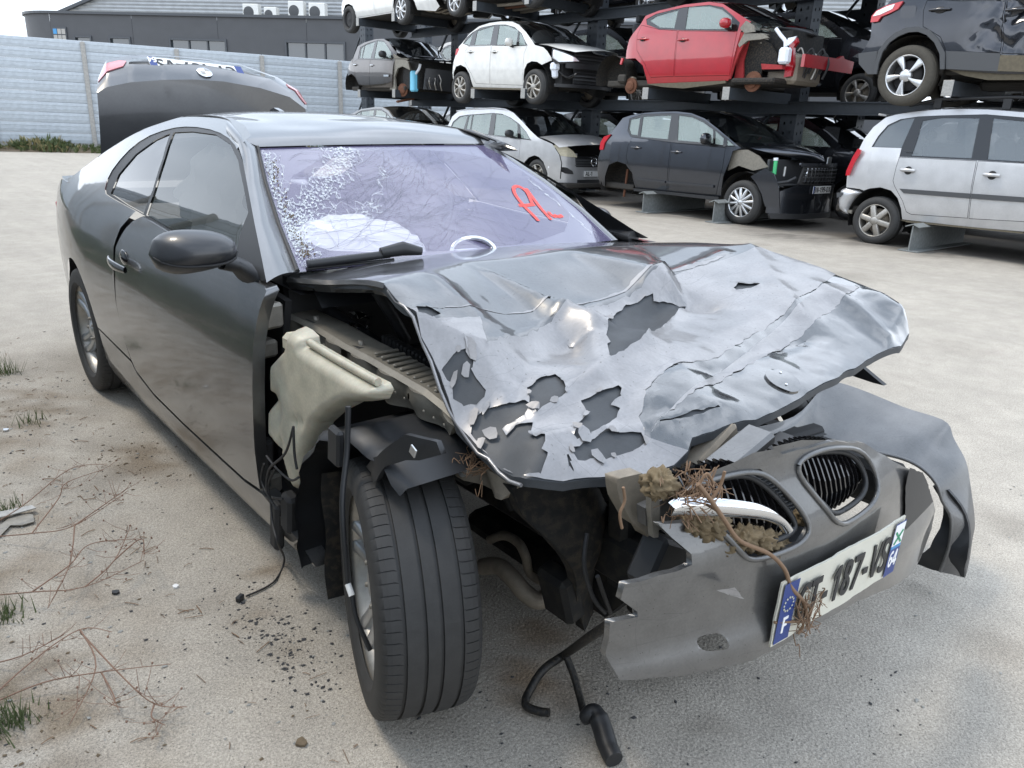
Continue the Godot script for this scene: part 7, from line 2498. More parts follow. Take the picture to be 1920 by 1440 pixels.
	for k in 22:
		box(dk, Vector3(0.12, 0.24 + k * 0.0135, 0.332), Vector3(0.68, 0.003, 0.012), Basis(Vector3.UP, -0.12))
	tag(obj("radiator_fins", dk, "trim_grey", t), "", "", "", "stuff")
	var duct = jag(P2([-.669,.623,-.553,.628,-.447,.577,-.383,.496,-.348,.367,-.379,.303,-.386,.197,-.462,.207,-.498,.306,-.533,.406,-.59,.495,-.641,.552]), 0.04, 0.004, 8)
	s = st_new()
	panel(s, duct, [], 0.03, func(p): return Vector3(p.x, p.y, 0.30 + 0.03 * sin(p.x * 22.0) + 0.02 * sin(p.y * 17.0)), false, Vector3(0, 0, -0.03))
	obj("torn_undertray", s, "soiled_black", t)
	bay_plate("air_duct", "bay_black", t, P2([.198,.485,.333,.535,.42,.483,.445,.411,.378,.303,.303,.199,.247,.199,.219,.374]), -0.33, 0.05)
	for q in [[Vector3(-0.42, 0.50, 0.36), Vector3(0.05, 0.34, 0.06), 0.1], [Vector3(-0.34, 0.47, 0.42), Vector3(0.03, 0.30, 0.05), -0.1], [Vector3(-0.30, 0.62, 0.44), Vector3(0.22, 0.05, 0.08), 0.2], [Vector3(-0.50, 0.30, 0.26), Vector3(0.06, 0.14, 0.10), 0.3], [Vector3(-0.28, 0.26, 0.40), Vector3(0.12, 0.10, 0.14), -0.2]]:
		add_box("duct_section", "bay_black", t, q[0], q[1], Basis(Vector3.BACK, q[2]), 0.012)
	for q in [[P3([-.46,.175,-.091,-.46,.211,-.022,-.46,.204,.04,-.45,.178,.08,-.43,.166,.116,-.38,.182,.12,-.3,.163,.079]), 0.024, "lower_arm", "cast"], [P3([-.42,.236,-.113,-.42,.279,-.052,-.42,.285,.01,-.42,.257,.042,-.4,.199,.041,-.33,.141,.048,-.28,.133,.061]), 0.013, "anti_roll_bar", "cast"], [P3([-.5,.457,-.088,-.48,.47,-.023,-.45,.397,.011]), 0.010, "brake_hose", "rubber"]]:
		s = st_new()
		tube(s, spline(q[0]), q[1], 10)
		obj(q[2], s, q[3], t)
	# crushed end of the right chassis rail, with its clip and straw
	s = st_new()
	panel(s, jag(P2([-.04,.695,.009,.706,.073,.668,.14,.658,.212,.637,.266,.63,.235,.591,.151,.573,.091,.574,.011,.595,-.039,.618]), 0.03, 0.004, 2), [], 0.02, func(p): return Vector3(-0.66 + 0.02 * sin(p.x * 40.0 + p.y * 25.0), p.y, p.x), false, Vector3(0.06, 0, 0))
	obj("crushed_rail_end", s, "cast", t)
	add_box("lamp_clip", "alu", t, Vector3(-.7,.631,.12), Vector3(0.02, 0.035, 0.04), Basis(Vector3.RIGHT, 0.6), 0.005)
	clump("straw_wad", t, Vector3(-.69,.653,.158), Vector3(0.025, 0.03, 0.045), "twig", 40)

func clump(called, t, c: Vector3, r: Vector3, m, n):
	var g := RandomNumberGenerator.new()
	g.seed = int(absf(c.x) * 1000 + c.y * 777)
	var s = st_new()
	for k in n:
		var p = c + Vector3(g.randfn(0, r.x * 0.5), g.randfn(0, r.y * 0.5), g.randfn(0, r.z * 0.5))
		var d = Vector3(g.randf_range(-1, 1), g.randf_range(-0.6, 0.6), g.randf_range(-0.6, 0.6)).normalized() * g.randf_range(0.008, 0.032)
		var e = Vector3(g.randfn(0, 0.008), g.randfn(0, 0.008), g.randfn(0, 0.006))
		tube(s, spline([p - d, p + e, p + d * 0.5 - e, p + d + e], 3), g.randf_range(0.0005, 0.0013), 4, false)
	return tag(obj(called, s, m, t), "", "", "", "stuff")

func lump(called, t, c: Vector3, r: Vector3, m, sd):
	var n := FastNoiseLite.new()
	n.seed = sd
	n.frequency = 1.7
	n.fractal_octaves = 4
	var s = st_new()
	var rows = []
	for i in 25:
		var f = PI * i / 24 - PI / 2
		var row = PackedVector3Array()
		for k in 36:
			var a = TAU * k / 36
			var d = Vector3(cos(f) * cos(a), sin(f), cos(f) * sin(a))
			row.append(c + d * r * (1.0 + 0.6 * n.get_noise_3d(d.x, d.y, d.z) + 0.32 * n.get_noise_3d(d.x * 4, d.y * 4, d.z * 4) + 0.12 * n.get_noise_3d(d.x * 11, d.y * 11, d.z * 11)))
		rows.append(row)
	loft(s, rows, true)
	return obj(called, s, m, t)

func on_bump(p: Vector2, off := 0.0) -> Vector3:
	return Vector3(p.x, p.y, bump_z(p.x) + off)

func wreck_front(t):
	# torn bumper cover
	var bo = jag(P2([-.759,.446,-.776,.497,-.774,.563,-.723,.563,-.726,.573,-.761,.604,-.755,.632,-.691,.636,-.625,.641,-.624,.661,-.655,.694,-.676,.717,-.569,.709,-.544,.674,-.521,.64,-.494,.619,-.428,.613,-.358,.62,-.332,.647,-.365,.704,-.416,.757,-.454,.781,-.441,.794,-.38,.793,-.342,.792,-.239,.788,-.092,.752,-.01,.706,.061,.669,.2,.609,.378,.474,.418,.379,.322,.333,.23,.331,-.091,.393,-.277,.408,-.377,.406,-.475,.408,-.634,.426]), 0.03, 0.0018, 12)
	var tow = round_poly(P2([-.603,.482,-.593,.488,-.558,.486,-.543,.478,-.533,.458,-.543,.452,-.584,.459,-.598,.468]), 1)
	var fb = func(p: Vector2): return on_bump(p, 0.006 * sin(p.x * 9.0) * smoothstep(0.55, 0.40, p.y) + 0.016 * smoothstep(0.50, 0.44, p.y) - 0.05 * smoothstep(0.62, 0.78, p.y))
	var s = st_new()
	panel(s, bo, [tow, round_poly(P2([-.346,.752,-.323,.776,-.234,.776,-.104,.743,-.065,.68,-.086,.633,-.16,.62,-.239,.621,-.29,.679]), 2)], 0.016, fb, true, Vector3(0, 0, -0.012))
	var bumper = obj("front_bumper", s, "bumper", t)
	s = st_new()
	panel(s, tow, [], 0.05, func(p): return on_bump(p, -0.03))
	obj("tow_eye_opening", s, "soiled_black", bumper)
	# torn tongue sticking out of the bumper
	s = st_new()
	panel(s, jag(P2([-.591,.601,-.562,.598,-.534,.566,-.564,.581,-.601,.602]), 0.01, 0.001, 3), [], 0.02, func(p): return on_bump(p, 0.03), true)
	obj("torn_tongue", s, "film", bumper)
	# twin grilles
	var kr = P2([-.622,.756,-.599,.771,-.543,.779,-.47,.777,-.42,.758,-.366,.704,-.333,.647,-.358,.62,-.43,.616,-.498,.621,-.524,.646,-.557,.69])
	var kl = P2([-.346,.752,-.323,.776,-.234,.776,-.104,.743,-.065,.68,-.086,.633,-.16,.62,-.239,.621,-.29,.679])
	var idx = 0
	for k in [kr, kl]:
		k = round_poly(k, 2)
		s = st_new()
		panel(s, k, [], 0.03, func(p): return on_bump(p, -0.11))
		var back = obj("grille", s, "black_soft", t)
		var lo = 1e9
		var hi = -1e9
		for p in k:
			lo = min(lo, p.x)
			hi = max(hi, p.x)
		var n = 15
		for j in n:
			var x = lerpf(lo, hi, (j + 0.5) / n)
			var hit = Geometry2D.intersect_polyline_with_polygon(P2([x, 0.3, x, 1.0]), k)
			for h in hit:
				if h.size() < 2:
					continue
				var ss = st_new()
				var y0 = min(h[0].y, h[h.size() - 1].y)
				var y1 = max(h[0].y, h[h.size() - 1].y)
				var rows = []
				for q in 7:
					var v = q / 6.0
					var y = lerpf(y0, y1, v)
					var z = bump_z(x) - 0.045 - 0.05 * smoothstep(0.62, 0.78, y) + 0.018 * sin(PI * v)
					rows.append(PackedVector3Array([Vector3(x - 0.0022, y, z - 0.03), Vector3(x - 0.0022, y, z), Vector3(x + 0.0022, y, z), Vector3(x + 0.0022, y, z - 0.03)]))
				loft(ss, rows, false, -1)
				obj("slat", ss, "black_gloss", back)
		# raised surround in body colour and inner black ring
		var ring = []
		for j in k.size() + 1:
			var p = k[j % k.size()]
			ring.append(on_bump(p, 0.002 - 0.05 * smoothstep(0.62, 0.78, p.y)))
		s = st_new()
		tube(s, ring, 0.0055, 8, false)
		obj("grille_surround", s, "fender", back)
		s = st_new()
		var r2 = []
		for q in Geometry2D.offset_polygon(k, -0.014):
			for j in q.size() + 1:
				var p = q[j % q.size()]
				r2.append(on_bump(p, -0.018 - 0.05 * smoothstep(0.62, 0.78, p.y)))
			break
		tube(s, r2, 0.006, 6, false)
		obj("inner_ring", s, "black_plastic", back)
		idx += 1
	# nose panel above the grilles
	s = st_new()
	panel(s, P2([-.615,.779,-.592,.788,-.517,.8,-.466,.812,-.409,.809,-.37,.782,-.397,.766,-.436,.774,-.492,.782,-.567,.781]), [], 0.02, func(p): return on_bump(p, -0.05))
	obj("nose_panel", s, "fender", t)
	s = st_new()
	panel(s, P2([-.416,.812,-.327,.809,-.238,.79,-.278,.789,-.34,.789,-.377,.784]), [], 0.02, func(p): return on_bump(p, -0.055))
	obj("nose_panel", s, "fender", t)
	# chrome strip torn from the grille
	s = st_new()
	var cs = []
	var cp = P3([-.699,.769,.694,-.679,.771,.701,-.626,.76,.717,-.558,.742,.734,-.493,.721,.749,-.449,.696,.757,-.424,.671,.762])
	rows_strip(s, spline(cp, 5), 0.016)
	obj("chrome_strip", s, "chrome", t)
	# number plate
	var pc = [Vector3(-.456,.556,.77),Vector3(-.026,.571,.796),Vector3(.08,.431,.79),Vector3(-.428,.448,.775)]
	var xd = ((pc[1] - pc[0]) + (pc[2] - pc[3])).normalized()
	var yd = ((pc[0] - pc[3]) + (pc[1] - pc[2])).normalized()
	yd = (yd - xd * yd.dot(xd)).normalized()
	var w = ((pc[1] - pc[0]).length() + (pc[2] - pc[3]).length()) * 0.5
	var h = ((pc[0] - pc[3]).length() + (pc[1] - pc[2]).length()) * 0.5
	s = st_new()
	var crk := FastNoiseLite.new()
	crk.seed = 6
	crk.frequency = 9.0
	panel(s, round_poly(P2([-w / 2, -h / 2, w / 2, -h / 2, w / 2, h / 2, -w / 2, h / 2]), 0), [], 0.012, func(p): return Vector3(p.x, p.y, 0.004 * crk.get_noise_2d(p.x, p.y * 0.6) - 0.05 * (p.x * p.x)), true, Vector3(0, 0, -0.004))
	var np = obj("number_plate", s, "plate", t)
	np.transform = Transform3D(Basis(xd, yd, xd.cross(yd)), (pc[0] + pc[1] + pc[2] + pc[3]) / 4.0)
	var pz = func(x): return 0.0035 - 0.05 * x * x
	s = st_new()
	panel(s, P2([-w / 2 + 0.004, -h / 2 + 0.004, -w / 2 + 0.052, -h / 2 + 0.004, -w / 2 + 0.052, h / 2 - 0.004, -w / 2 + 0.004, h / 2 - 0.004]), [], 0.02, func(p): return Vector3(p.x, p.y, pz.call(p.x)), true)
	var bb = obj("blue_band", s, "blue_band", np)
	s = st_new()
	for k in 12:
		var a = TAU * k / 12
		var star = PackedVector2Array()
		for j in 10:
			var r = 0.0026 if j % 2 == 0 else 0.0011
			star.append(Vector2(-w / 2 + 0.028 + 0.015 * sin(a) + r * sin(TAU * j / 10), 0.018 + 0.015 * cos(a) + r * cos(TAU * j / 10)))
		prism(s, star, Transform3D(Basis(), Vector3(0, 0, pz.call(-w / 2 + 0.028))), 0.0, 0.0012)
	obj("star_ring", s, "yellow_ink", bb)
	letters("country_letter", "F", 0.036, "white_ink", bb, Transform3D(Basis(), Vector3(-w / 2 + 0.028, -0.030, pz.call(-w / 2 + 0.028))), 0.8)
	s = st_new()
	panel(s, P2([w / 2 - 0.052, -h / 2 + 0.004, w / 2 - 0.004, -h / 2 + 0.004, w / 2 - 0.004, h / 2 - 0.004, w / 2 - 0.052, h / 2 - 0.004]), [], 0.02, func(p): return Vector3(p.x, p.y, pz.call(p.x)), true)
	var rb = obj("region_band", s, "blue_band", np)
	s = st_new()
	prism(s, P2([w / 2 - 0.049, 0.010, w / 2 - 0.007, 0.010, w / 2 - 0.007, h / 2 - 0.008, w / 2 - 0.049, h / 2 - 0.008]), Transform3D(Basis(), Vector3(0, 0, pz.call(w / 2))), 0.0, 0.0012)
	obj("flag", s, "white_ink", rb)
	s = st_new()
	prism(s, P2([w / 2 - 0.049, 0.002, w / 2 - 0.007, 0.002, w / 2 - 0.007, 0.0098, w / 2 - 0.049, 0.0098]), Transform3D(Basis(), Vector3(0, 0, pz.call(w / 2))), 0.0, 0.0012)
	obj("flag_foot", s, "sky_blue", rb)
	s = st_new()
	for e in [[1, 1], [1, -1]]:
		bar(s, Vector3(w / 2 - 0.028 - 0.015, 0.030 - 0.015 * e[1], pz.call(w / 2) + 0.002), Vector3(w / 2 - 0.028 + 0.015, 0.030 + 0.015 * e[1], pz.call(w / 2) + 0.002), 0.005, 0.0012, Vector3(0, 0, 1))
	obj("flag_cross", s, "green_ink", rb)
	letters("region_number", "64", 0.040, "white_ink", rb, Transform3D(Basis(), Vector3(w / 2 - 0.028, -0.026, pz.call(w / 2 - 0.02))), 0.62)
	var txt = "CT-187-VS"
	for k in txt.length():
		var x = lerpf(-w / 2 + 0.078, w / 2 - 0.078, k / 8.0)
		letters("character", txt[k], 0.084, "ink", np, Transform3D(Basis(), Vector3(x, 0, pz.call(x) + 0.001)), 0.60)
	# bent left wing
	var up = P3([.15,.525,.188,.32,.509,.197,.58,.497,.201,.78,.535,.177,.86,.555,.17,.92,.537,.232,.96,.509,.381,.96,.501,.512,.94,.467,.561,.92,.419,.609,.9,.349,.654,.87,.238,.7,.85,.173,.715,.82,.074,.727])
	var dn = P3([.15,.508,.198,.26,.502,.238,.4,.467,.253,.5,.442,.258,.58,.424,.27,.63,.423,.334,.67,.426,.401,.71,.427,.495,.73,.412,.557,.74,.376,.607,.75,.324,.633,.77,.269,.663,.77,.175,.677,.77,.084,.67])
	s = st_new()
	var rows = []
	var uu = spline(up, 4)
	var dd = spline(dn, 4)
	for i in uu.size():
		var row = PackedVector3Array()
		for k in 9:
			var v = k / 8.0
			row.append(uu[i].lerp(dd[i], v) + Vector3(-0.006, 0.002, 0.009) * sin(PI * v) + Vector3(0, 0.002 * sin(i * 0.7 + v * 5.0), 0.002 * sin(i * 0.9)))
		rows.append(row)
	loft(s, rows)
	var wing = obj("bent_wing", s, "fender", t)
	s = st_new()
	tube(s, dd, 0.006, 6)
	obj("wing_lip", s, "fender", wing)
	# black liner left hanging behind it
	s = st_new()
	panel(s, jag(P2([.588,.351,.621,.288,.633,.215,.624,.147,.583,.078,.564,.047,.669,.065,.732,.083,.728,.197,.675,.311,.633,.354]), 0.03, 0.003, 9), [], 0.03, func(p): return Vector3(0.79 + 0.02 * sin(p.y * 30.0), p.y, p.x), false, Vector3(0.012, 0, 0))
	obj("hanging_liner", s, "black_plastic", t)
	s = st_new()
	panel(s, jag(P2([.061,.669,.175,.623,.378,.474,.418,.379,.322,.333,.246,.346,.116,.521,.061,.62]), 0.02, 0.002, 5), [], 0.03, func(p): return on_bump(p, 0.006))
	obj("bumper_liner", s, "black_plastic", bumper)
	# black spike of the left headlight
	s = st_new()
	prism(s, P2([.276,.652,.307,.685,.335,.69,.421,.647,.386,.646,.299,.651]), side_frame(0.70), 0.0, 0.02)
	obj("headlight_shard", s, "black_plastic", t)
	# grey carrier pieces on the right
	s = st_new()
	panel(s, jag(P2([-.667,.757,-.626,.765,-.566,.739,-.514,.706,-.514,.667,-.448,.617,-.443,.589,-.514,.628,-.59,.646,-.601,.635,-.628,.665,-.655,.711]), 0.02, 0.003, 7), [], 0.02, func(p): return Vector3(p.x, p.y, 0.56 + 0.02 * sin(p.x * 30.0)), true, Vector3(0, 0, -0.03))
	obj("headlight_carrier", s, "cast", t)
	s = st_new()
	prism(s, P2([-.653,.721,-.583,.723,-.568,.692,-.57,.667,-.644,.682]), Transform3D(Basis(), Vector3(0, 0, 0.58)), 0.0, 0.02)
	obj("crash_beam_end", s, "fender", t)
	s = st_new()
	prism(s, P2([-.659,.782,-.638,.776,-.624,.71,-.62,.656,-.634,.66,-.65,.718]), Transform3D(Basis(), Vector3(0, 0, 0.60)), 0.0, 0.012)
	obj("hanging_bracket", s, "steel_dull", t)
	for q in [[Vector3(-.37,.709,.56), Vector3(0.30, 0.03, 0.07), 0.30, "cross_panel", "fender"], [Vector3(-.217,.672,.55), Vector3(0.26, 0.02, 0.05), 0.30, "cross_panel", "black_plastic"], [Vector3(-.283,.677,.48), Vector3(0.16, 0.10, 0.05), 0.5, "bent_bracket", "cast"], [Vector3(-.548,.56,.58), Vector3(0.14, 0.10, 0.06), -0.5, "bumper_foam", "black_plastic"]]:
		add_box(q[3], q[4], t, q[0], q[1], Basis(Vector3.BACK, q[2]), 0.008)
	# soil and roots rammed into the grille
	var sp = [[Vector3(-.683,.797,.649), .030],[Vector3(-.566,.694,.683), .030],[Vector3(-.522,.673,.693), .034],[Vector3(-.485,.65,.7), .030],[Vector3(-.443,.635,.709), .030],[Vector3(-.403,.614,.715), .028],[Vector3(-.374,.598,.719), .024],[Vector3(-.466,.664,.704), .026],[Vector3(-.309,.651,.726), .022],[Vector3(-.597,.707,.675), .026],[Vector3(-.533,.648,.691), .028]]
	for k in sp.size():
		if k == 7 or k == 2:
			continue
		lump("soil_clod", t, sp[k][0], Vector3(1.1, 0.75, 0.9) * sp[k][1], "soil", 60 + k)
	clump("root_tangle", t, Vector3(-.626,.773,.696), Vector3(0.05, 0.025, 0.03), "twig", 45)
	clump("root_tangle", t, Vector3(-.628,.773,.675), Vector3(0.06, 0.05, 0.04), "twig", 60)
	clump("root_tangle", t, Vector3(-.355,.481,.782), Vector3(0.045, 0.05, 0.03), "twig", 45)
	var roots = [P3([-.669,.819,.713,-.64,.784,.723,-.605,.74,.732,-.566,.693,.743,-.49,.648,.76,-.441,.602,.769,-.413,.555,.774,-.365,.507,.78,-.346,.468,.783]), P3([-.353,.498,.782,-.338,.48,.784,-.345,.456,.783,-.385,.468,.777,-.443,.487,.769]), P3([-.63,.778,.715,-.614,.8,.719,-.609,.828,.721]), P3([-.658,.807,.706,-.645,.83,.711,-.628,.809,.715]), P3([-.742,.796,.62,-.735,.769,.62,-.744,.747,.62,-.735,.717,.62]), P3([-.379,.519,.779,-.377,.488,.779,-.35,.448,.782,-.363,.432,.781])]
	for k in roots.size():
		s = st_new()
		tube(s, spline(roots[k], 5), 0.0042 if k == 0 else 0.0028, 6)
		obj("root", s, "twig", t)
	# split hose hanging from the front to the ground
	s = st_new()
	tube(s, spline(P3([-.611,.417,.52,-.6,.331,.45,-.46,.1,.256,-.519,.07,.239,-.566,.03,.241,-.597,.02,.261,-.591,.02,.293,-.574,.025,.322])), 0.0105, 8)
	var ho = obj("coolant_hose", s, "hose", t)
	s = st_new()
	tube(s, spline(P3([-.459,.095,.251,-.465,.06,.29,-.485,.03,.337,-.517,.02,.388])), 0.0095, 8)
	obj("hose_branch", s, "hose", ho)
	s = st_new()
	tube(s, spline(P3([-.52,.02,.391,-.522,.045,.398,-.51,.055,.41,-.518,.04,.44,-.54,.026,.482,-.554,.022,.515])), [0.009] + [0.012, 0.014, 0.016, 0.018, 0.019, 0.019, 0.019, 0.019, 0.019, 0.019, 0.019, 0.019, 0.019, 0.020, 0.024, 0.024, 0.024, 0.024, 0.024, 0.024, 0.024, 0.024, 0.024, 0.023, 0.023, 0.023, 0.023, 0.022, 0.022, 0.021], 12)
	obj("pump_canister", s, "black_plastic", ho)
	# fine engine-bay loom hanging by the torn end
	for lw in [P3([-.603,.488,.46,-.582,.442,.46,-.55,.375,.46]), P3([-.58,.552,.4,-.602,.493,.42,-.588,.42,.44,-.567,.383,.46])]:
		s = st_new()
		tube(s, spline(lw), 0.005, 6)
		obj("loom", s, "rubber", t)

func rows_strip(s, pts, w):
	var rows = []
	for i in pts.size():
		var f = float(i) / (pts.size() - 1)
		var ww = w * (0.55 + 0.6 * sin(PI * clampf(f + 0.12, 0, 1)))
		rows.append(PackedVector3Array([pts[i] + Vector3(0, ww, -0.012), pts[i] + Vector3(0, ww * 0.6, 0.002), pts[i], pts[i] + Vector3(0, -ww * 0.7, -0.004), pts[i] + Vector3(0, -ww, -0.016)]))
	loft(s, rows)

func hero_tyre(r: float, hw: float) -> ArrayMesh:
	# across the tread: x from inner to outer; radius with circumferential grooves
	var prof = []
	for q in [[-hw * 0.92, r * 0.70], [-hw * 1.02, r * 0.76], [-hw * 1.06, r * 0.84], [-hw * 1.02, r * 0.92], [-hw * 0.96, r * 0.962]]:
		prof.append([q[0], q[1], 0])
	var tread = [[-0.90, 0.978, 1], [-0.80, 0.989, 1], [-0.66, 0.995, 1], [-0.60, 0.997, 0], [-0.595, 0.980, 0], [-0.53, 0.980, 0], [-0.525, 0.999, 0], [-0.36, 1.0, 0], [-0.20, 1.0, 0], [-0.195, 0.980, 0], [-0.13, 0.980, 0], [-0.125, 1.001, 0], [0.0, 1.001, 0], [0.125, 1.001, 0], [0.13, 0.980, 0], [0.195, 0.980, 0], [0.20, 1.0, 0], [0.36, 1.0, 0], [0.525, 0.999, 0], [0.53, 0.980, 0], [0.595, 0.980, 0], [0.60, 0.997, 0], [0.66, 0.995, 1], [0.80, 0.989, 1], [0.90, 0.978, 1]]
	for q in tread:
		prof.append([q[0] * hw, q[1] * r, q[2]])
	for q in [[hw * 0.96, r * 0.962], [hw * 1.02, r * 0.92], [hw * 1.06, r * 0.84], [hw * 1.04, r * 0.775], [hw * 1.045, r * 0.77], [hw * 1.02, r * 0.755], [hw * 0.95, r * 0.715], [hw * 0.90, r * 0.70]]:
		prof.append([q[0], q[1], 0])
	var s = st_new()
	smooth(s)
	var rows = []
	var n = 78
	var offs = [0.0, 0.37, 0.39, 0.45, 0.47]
	for i in n:
		for j in offs.size():
			var row = PackedVector3Array()
			for p in prof:
				var sh = 0.0
				var rr = p[1]
				if p[2] == 1:
					sh = 0.10 * (1 if p[0] > 0 else -1)
					if j == 2 or j == 3:
						rr -= 0.0028
				var a = TAU * (i + offs[j] + sh) / n
				row.append(Vector3(p[0], cos(a) * rr, sin(a) * rr))
			rows.append(row)
	rows.append(rows[0])
	var cut = [0, 5, 29, prof.size() - 1]
	for c in 3:
		var sub = []
		for row in rows:
			sub.append(row.slice(cut[c], cut[c + 1] + 1))
		loft(s, sub, false, -1 if c == 1 else 0)
	return mesh_of(s)

func wreck_wheels(t):
	var r = 0.307
	var hw = 0.108
	var tm = hero_tyre(r, hw)
	var rr = 0.228
	# rim: barrel and lip
	var s = st_new()
	lathe(s, [Vector2(rr * 0.97, -0.10), Vector2(rr * 0.90, -0.06), Vector2(rr * 0.88, 0.04), Vector2(rr * 0.90, 0.075), Vector2(rr * 0.955, 0.088), Vector2(rr * 0.985, 0.092), Vector2(rr * 1.02, 0.106), Vector2(rr * 1.035, 0.104), Vector2(rr * 1.03, 0.092)], Transform3D(), 56)
	var barrel = mesh_of(s)
	# one of ten spokes set in five pairs
	s = st_new()
	var rows = []
	for k in 9:
		var f = k / 8.0
		var rad = lerpf(0.045, rr * 0.95, f)
		var w = lerpf(0.016, 0.0175, f) + 0.006 * pow(f, 6.0)
		var off = lerpf(0.014, 0.034, f)
		var x = lerpf(0.070, 0.088, f) - 0.012 * sin(PI * f)
		rows.append(PackedVector3Array([Vector3(x - 0.030, rad, off + w), Vector3(x - 0.006, rad, off + w), Vector3(x, rad, off + w * 0.6), Vector3(x + 0.001, rad, off), Vector3(x, rad, off - w * 0.6), Vector3(x - 0.006, rad, off - w), Vector3(x - 0.030, rad, off - w)]))
	loft(s, rows)
	var spoke_a = mesh_of(s)
	s = st_new()
	var rows2 = []
	for row in rows:
		var q = PackedVector3Array()
		for p in row:
			q.append(Vector3(p.x, p.y, -p.z))
		rows2.append(q)
	loft(s, rows2)
	var spoke_b = mesh_of(s)
	s = st_new()
	lathe(s, [Vector2(0, 0.082), Vector2(0.030, 0.081), Vector2(0.034, 0.076), Vector2(0.066, 0.070), Vector2(0.074, 0.060), Vector2(0.076, 0.02)], Transform3D(), 32)
	var hubm = mesh_of(s)
	s = st_new()
	lathe(s, [Vector2(0.05, -0.005), Vector2(0.155, -0.005), Vector2(0.155, -0.027), Vector2(0.05, -0.027)], Transform3D(), 36, -1)
	var disc = mesh_of(s)
	s = st_new()
	lathe(s, [Vector2(0, 0.014), Vector2(0.006, 0.014), Vector2(0.0085, 0.0)], Transform3D(), 6)
	var bolt = mesh_of(s)
	var spots = [[Vector3(-0.78, 0.307, 0.0), PI - deg_to_rad(20.0), 1, 0.25], [Vector3(-0.765, 0.307, -2.76), PI, 0, 0.9], [Vector3(0.765, 0.307, -2.76), 0.0, 0, 0.4], [Vector3(0.72, 0.307, -0.05), deg_to_rad(10.0), 1, 0.1]]
	for q in spots:
		var b = Basis(Vector3.UP, q[1]) * Basis(Vector3.RIGHT, q[3])
		var w = inst("wheel", tm, "tyre", t)
		w.transform = Transform3D(b, q[0])
		inst("rim", barrel, "alu_dirty", w)
		for k in 5:
			for m in [spoke_a, spoke_b]:
				var o = inst("spoke", m, "alu", w)
				o.rotation.x = TAU * k / 5
		inst("hub", hubm, "alu", w)
		for k in 5:
			var o = inst("wheel_bolt", bolt, "steel_dull", w)
			o.position = Vector3(0.070, 0.054 * cos(TAU * (k + 0.5) / 5), 0.054 * sin(TAU * (k + 0.5) / 5))
		var di = inst("brake_disc", disc, "rust" if q[2] else "steel_dull", w)
# ------------------------------------------------------------------ small things lying about
func stem_plant(called, label, base: Vector3, paths, r0, group):
	var t = thing(called, label, "plant", base, group)
	for p in paths:
		var s = st_new()
		var pts = PackedVector3Array()
		for q in p:
			pts.append(q - base)
		var sp = spline(pts, 5)
		var rad = []
		for i in sp.size():
			rad.append(lerpf(r0, r0 * 0.35, float(i) / sp.size()))
		tube(s, sp, rad, 5)
		obj("stem", s, "stem", t)
	return t

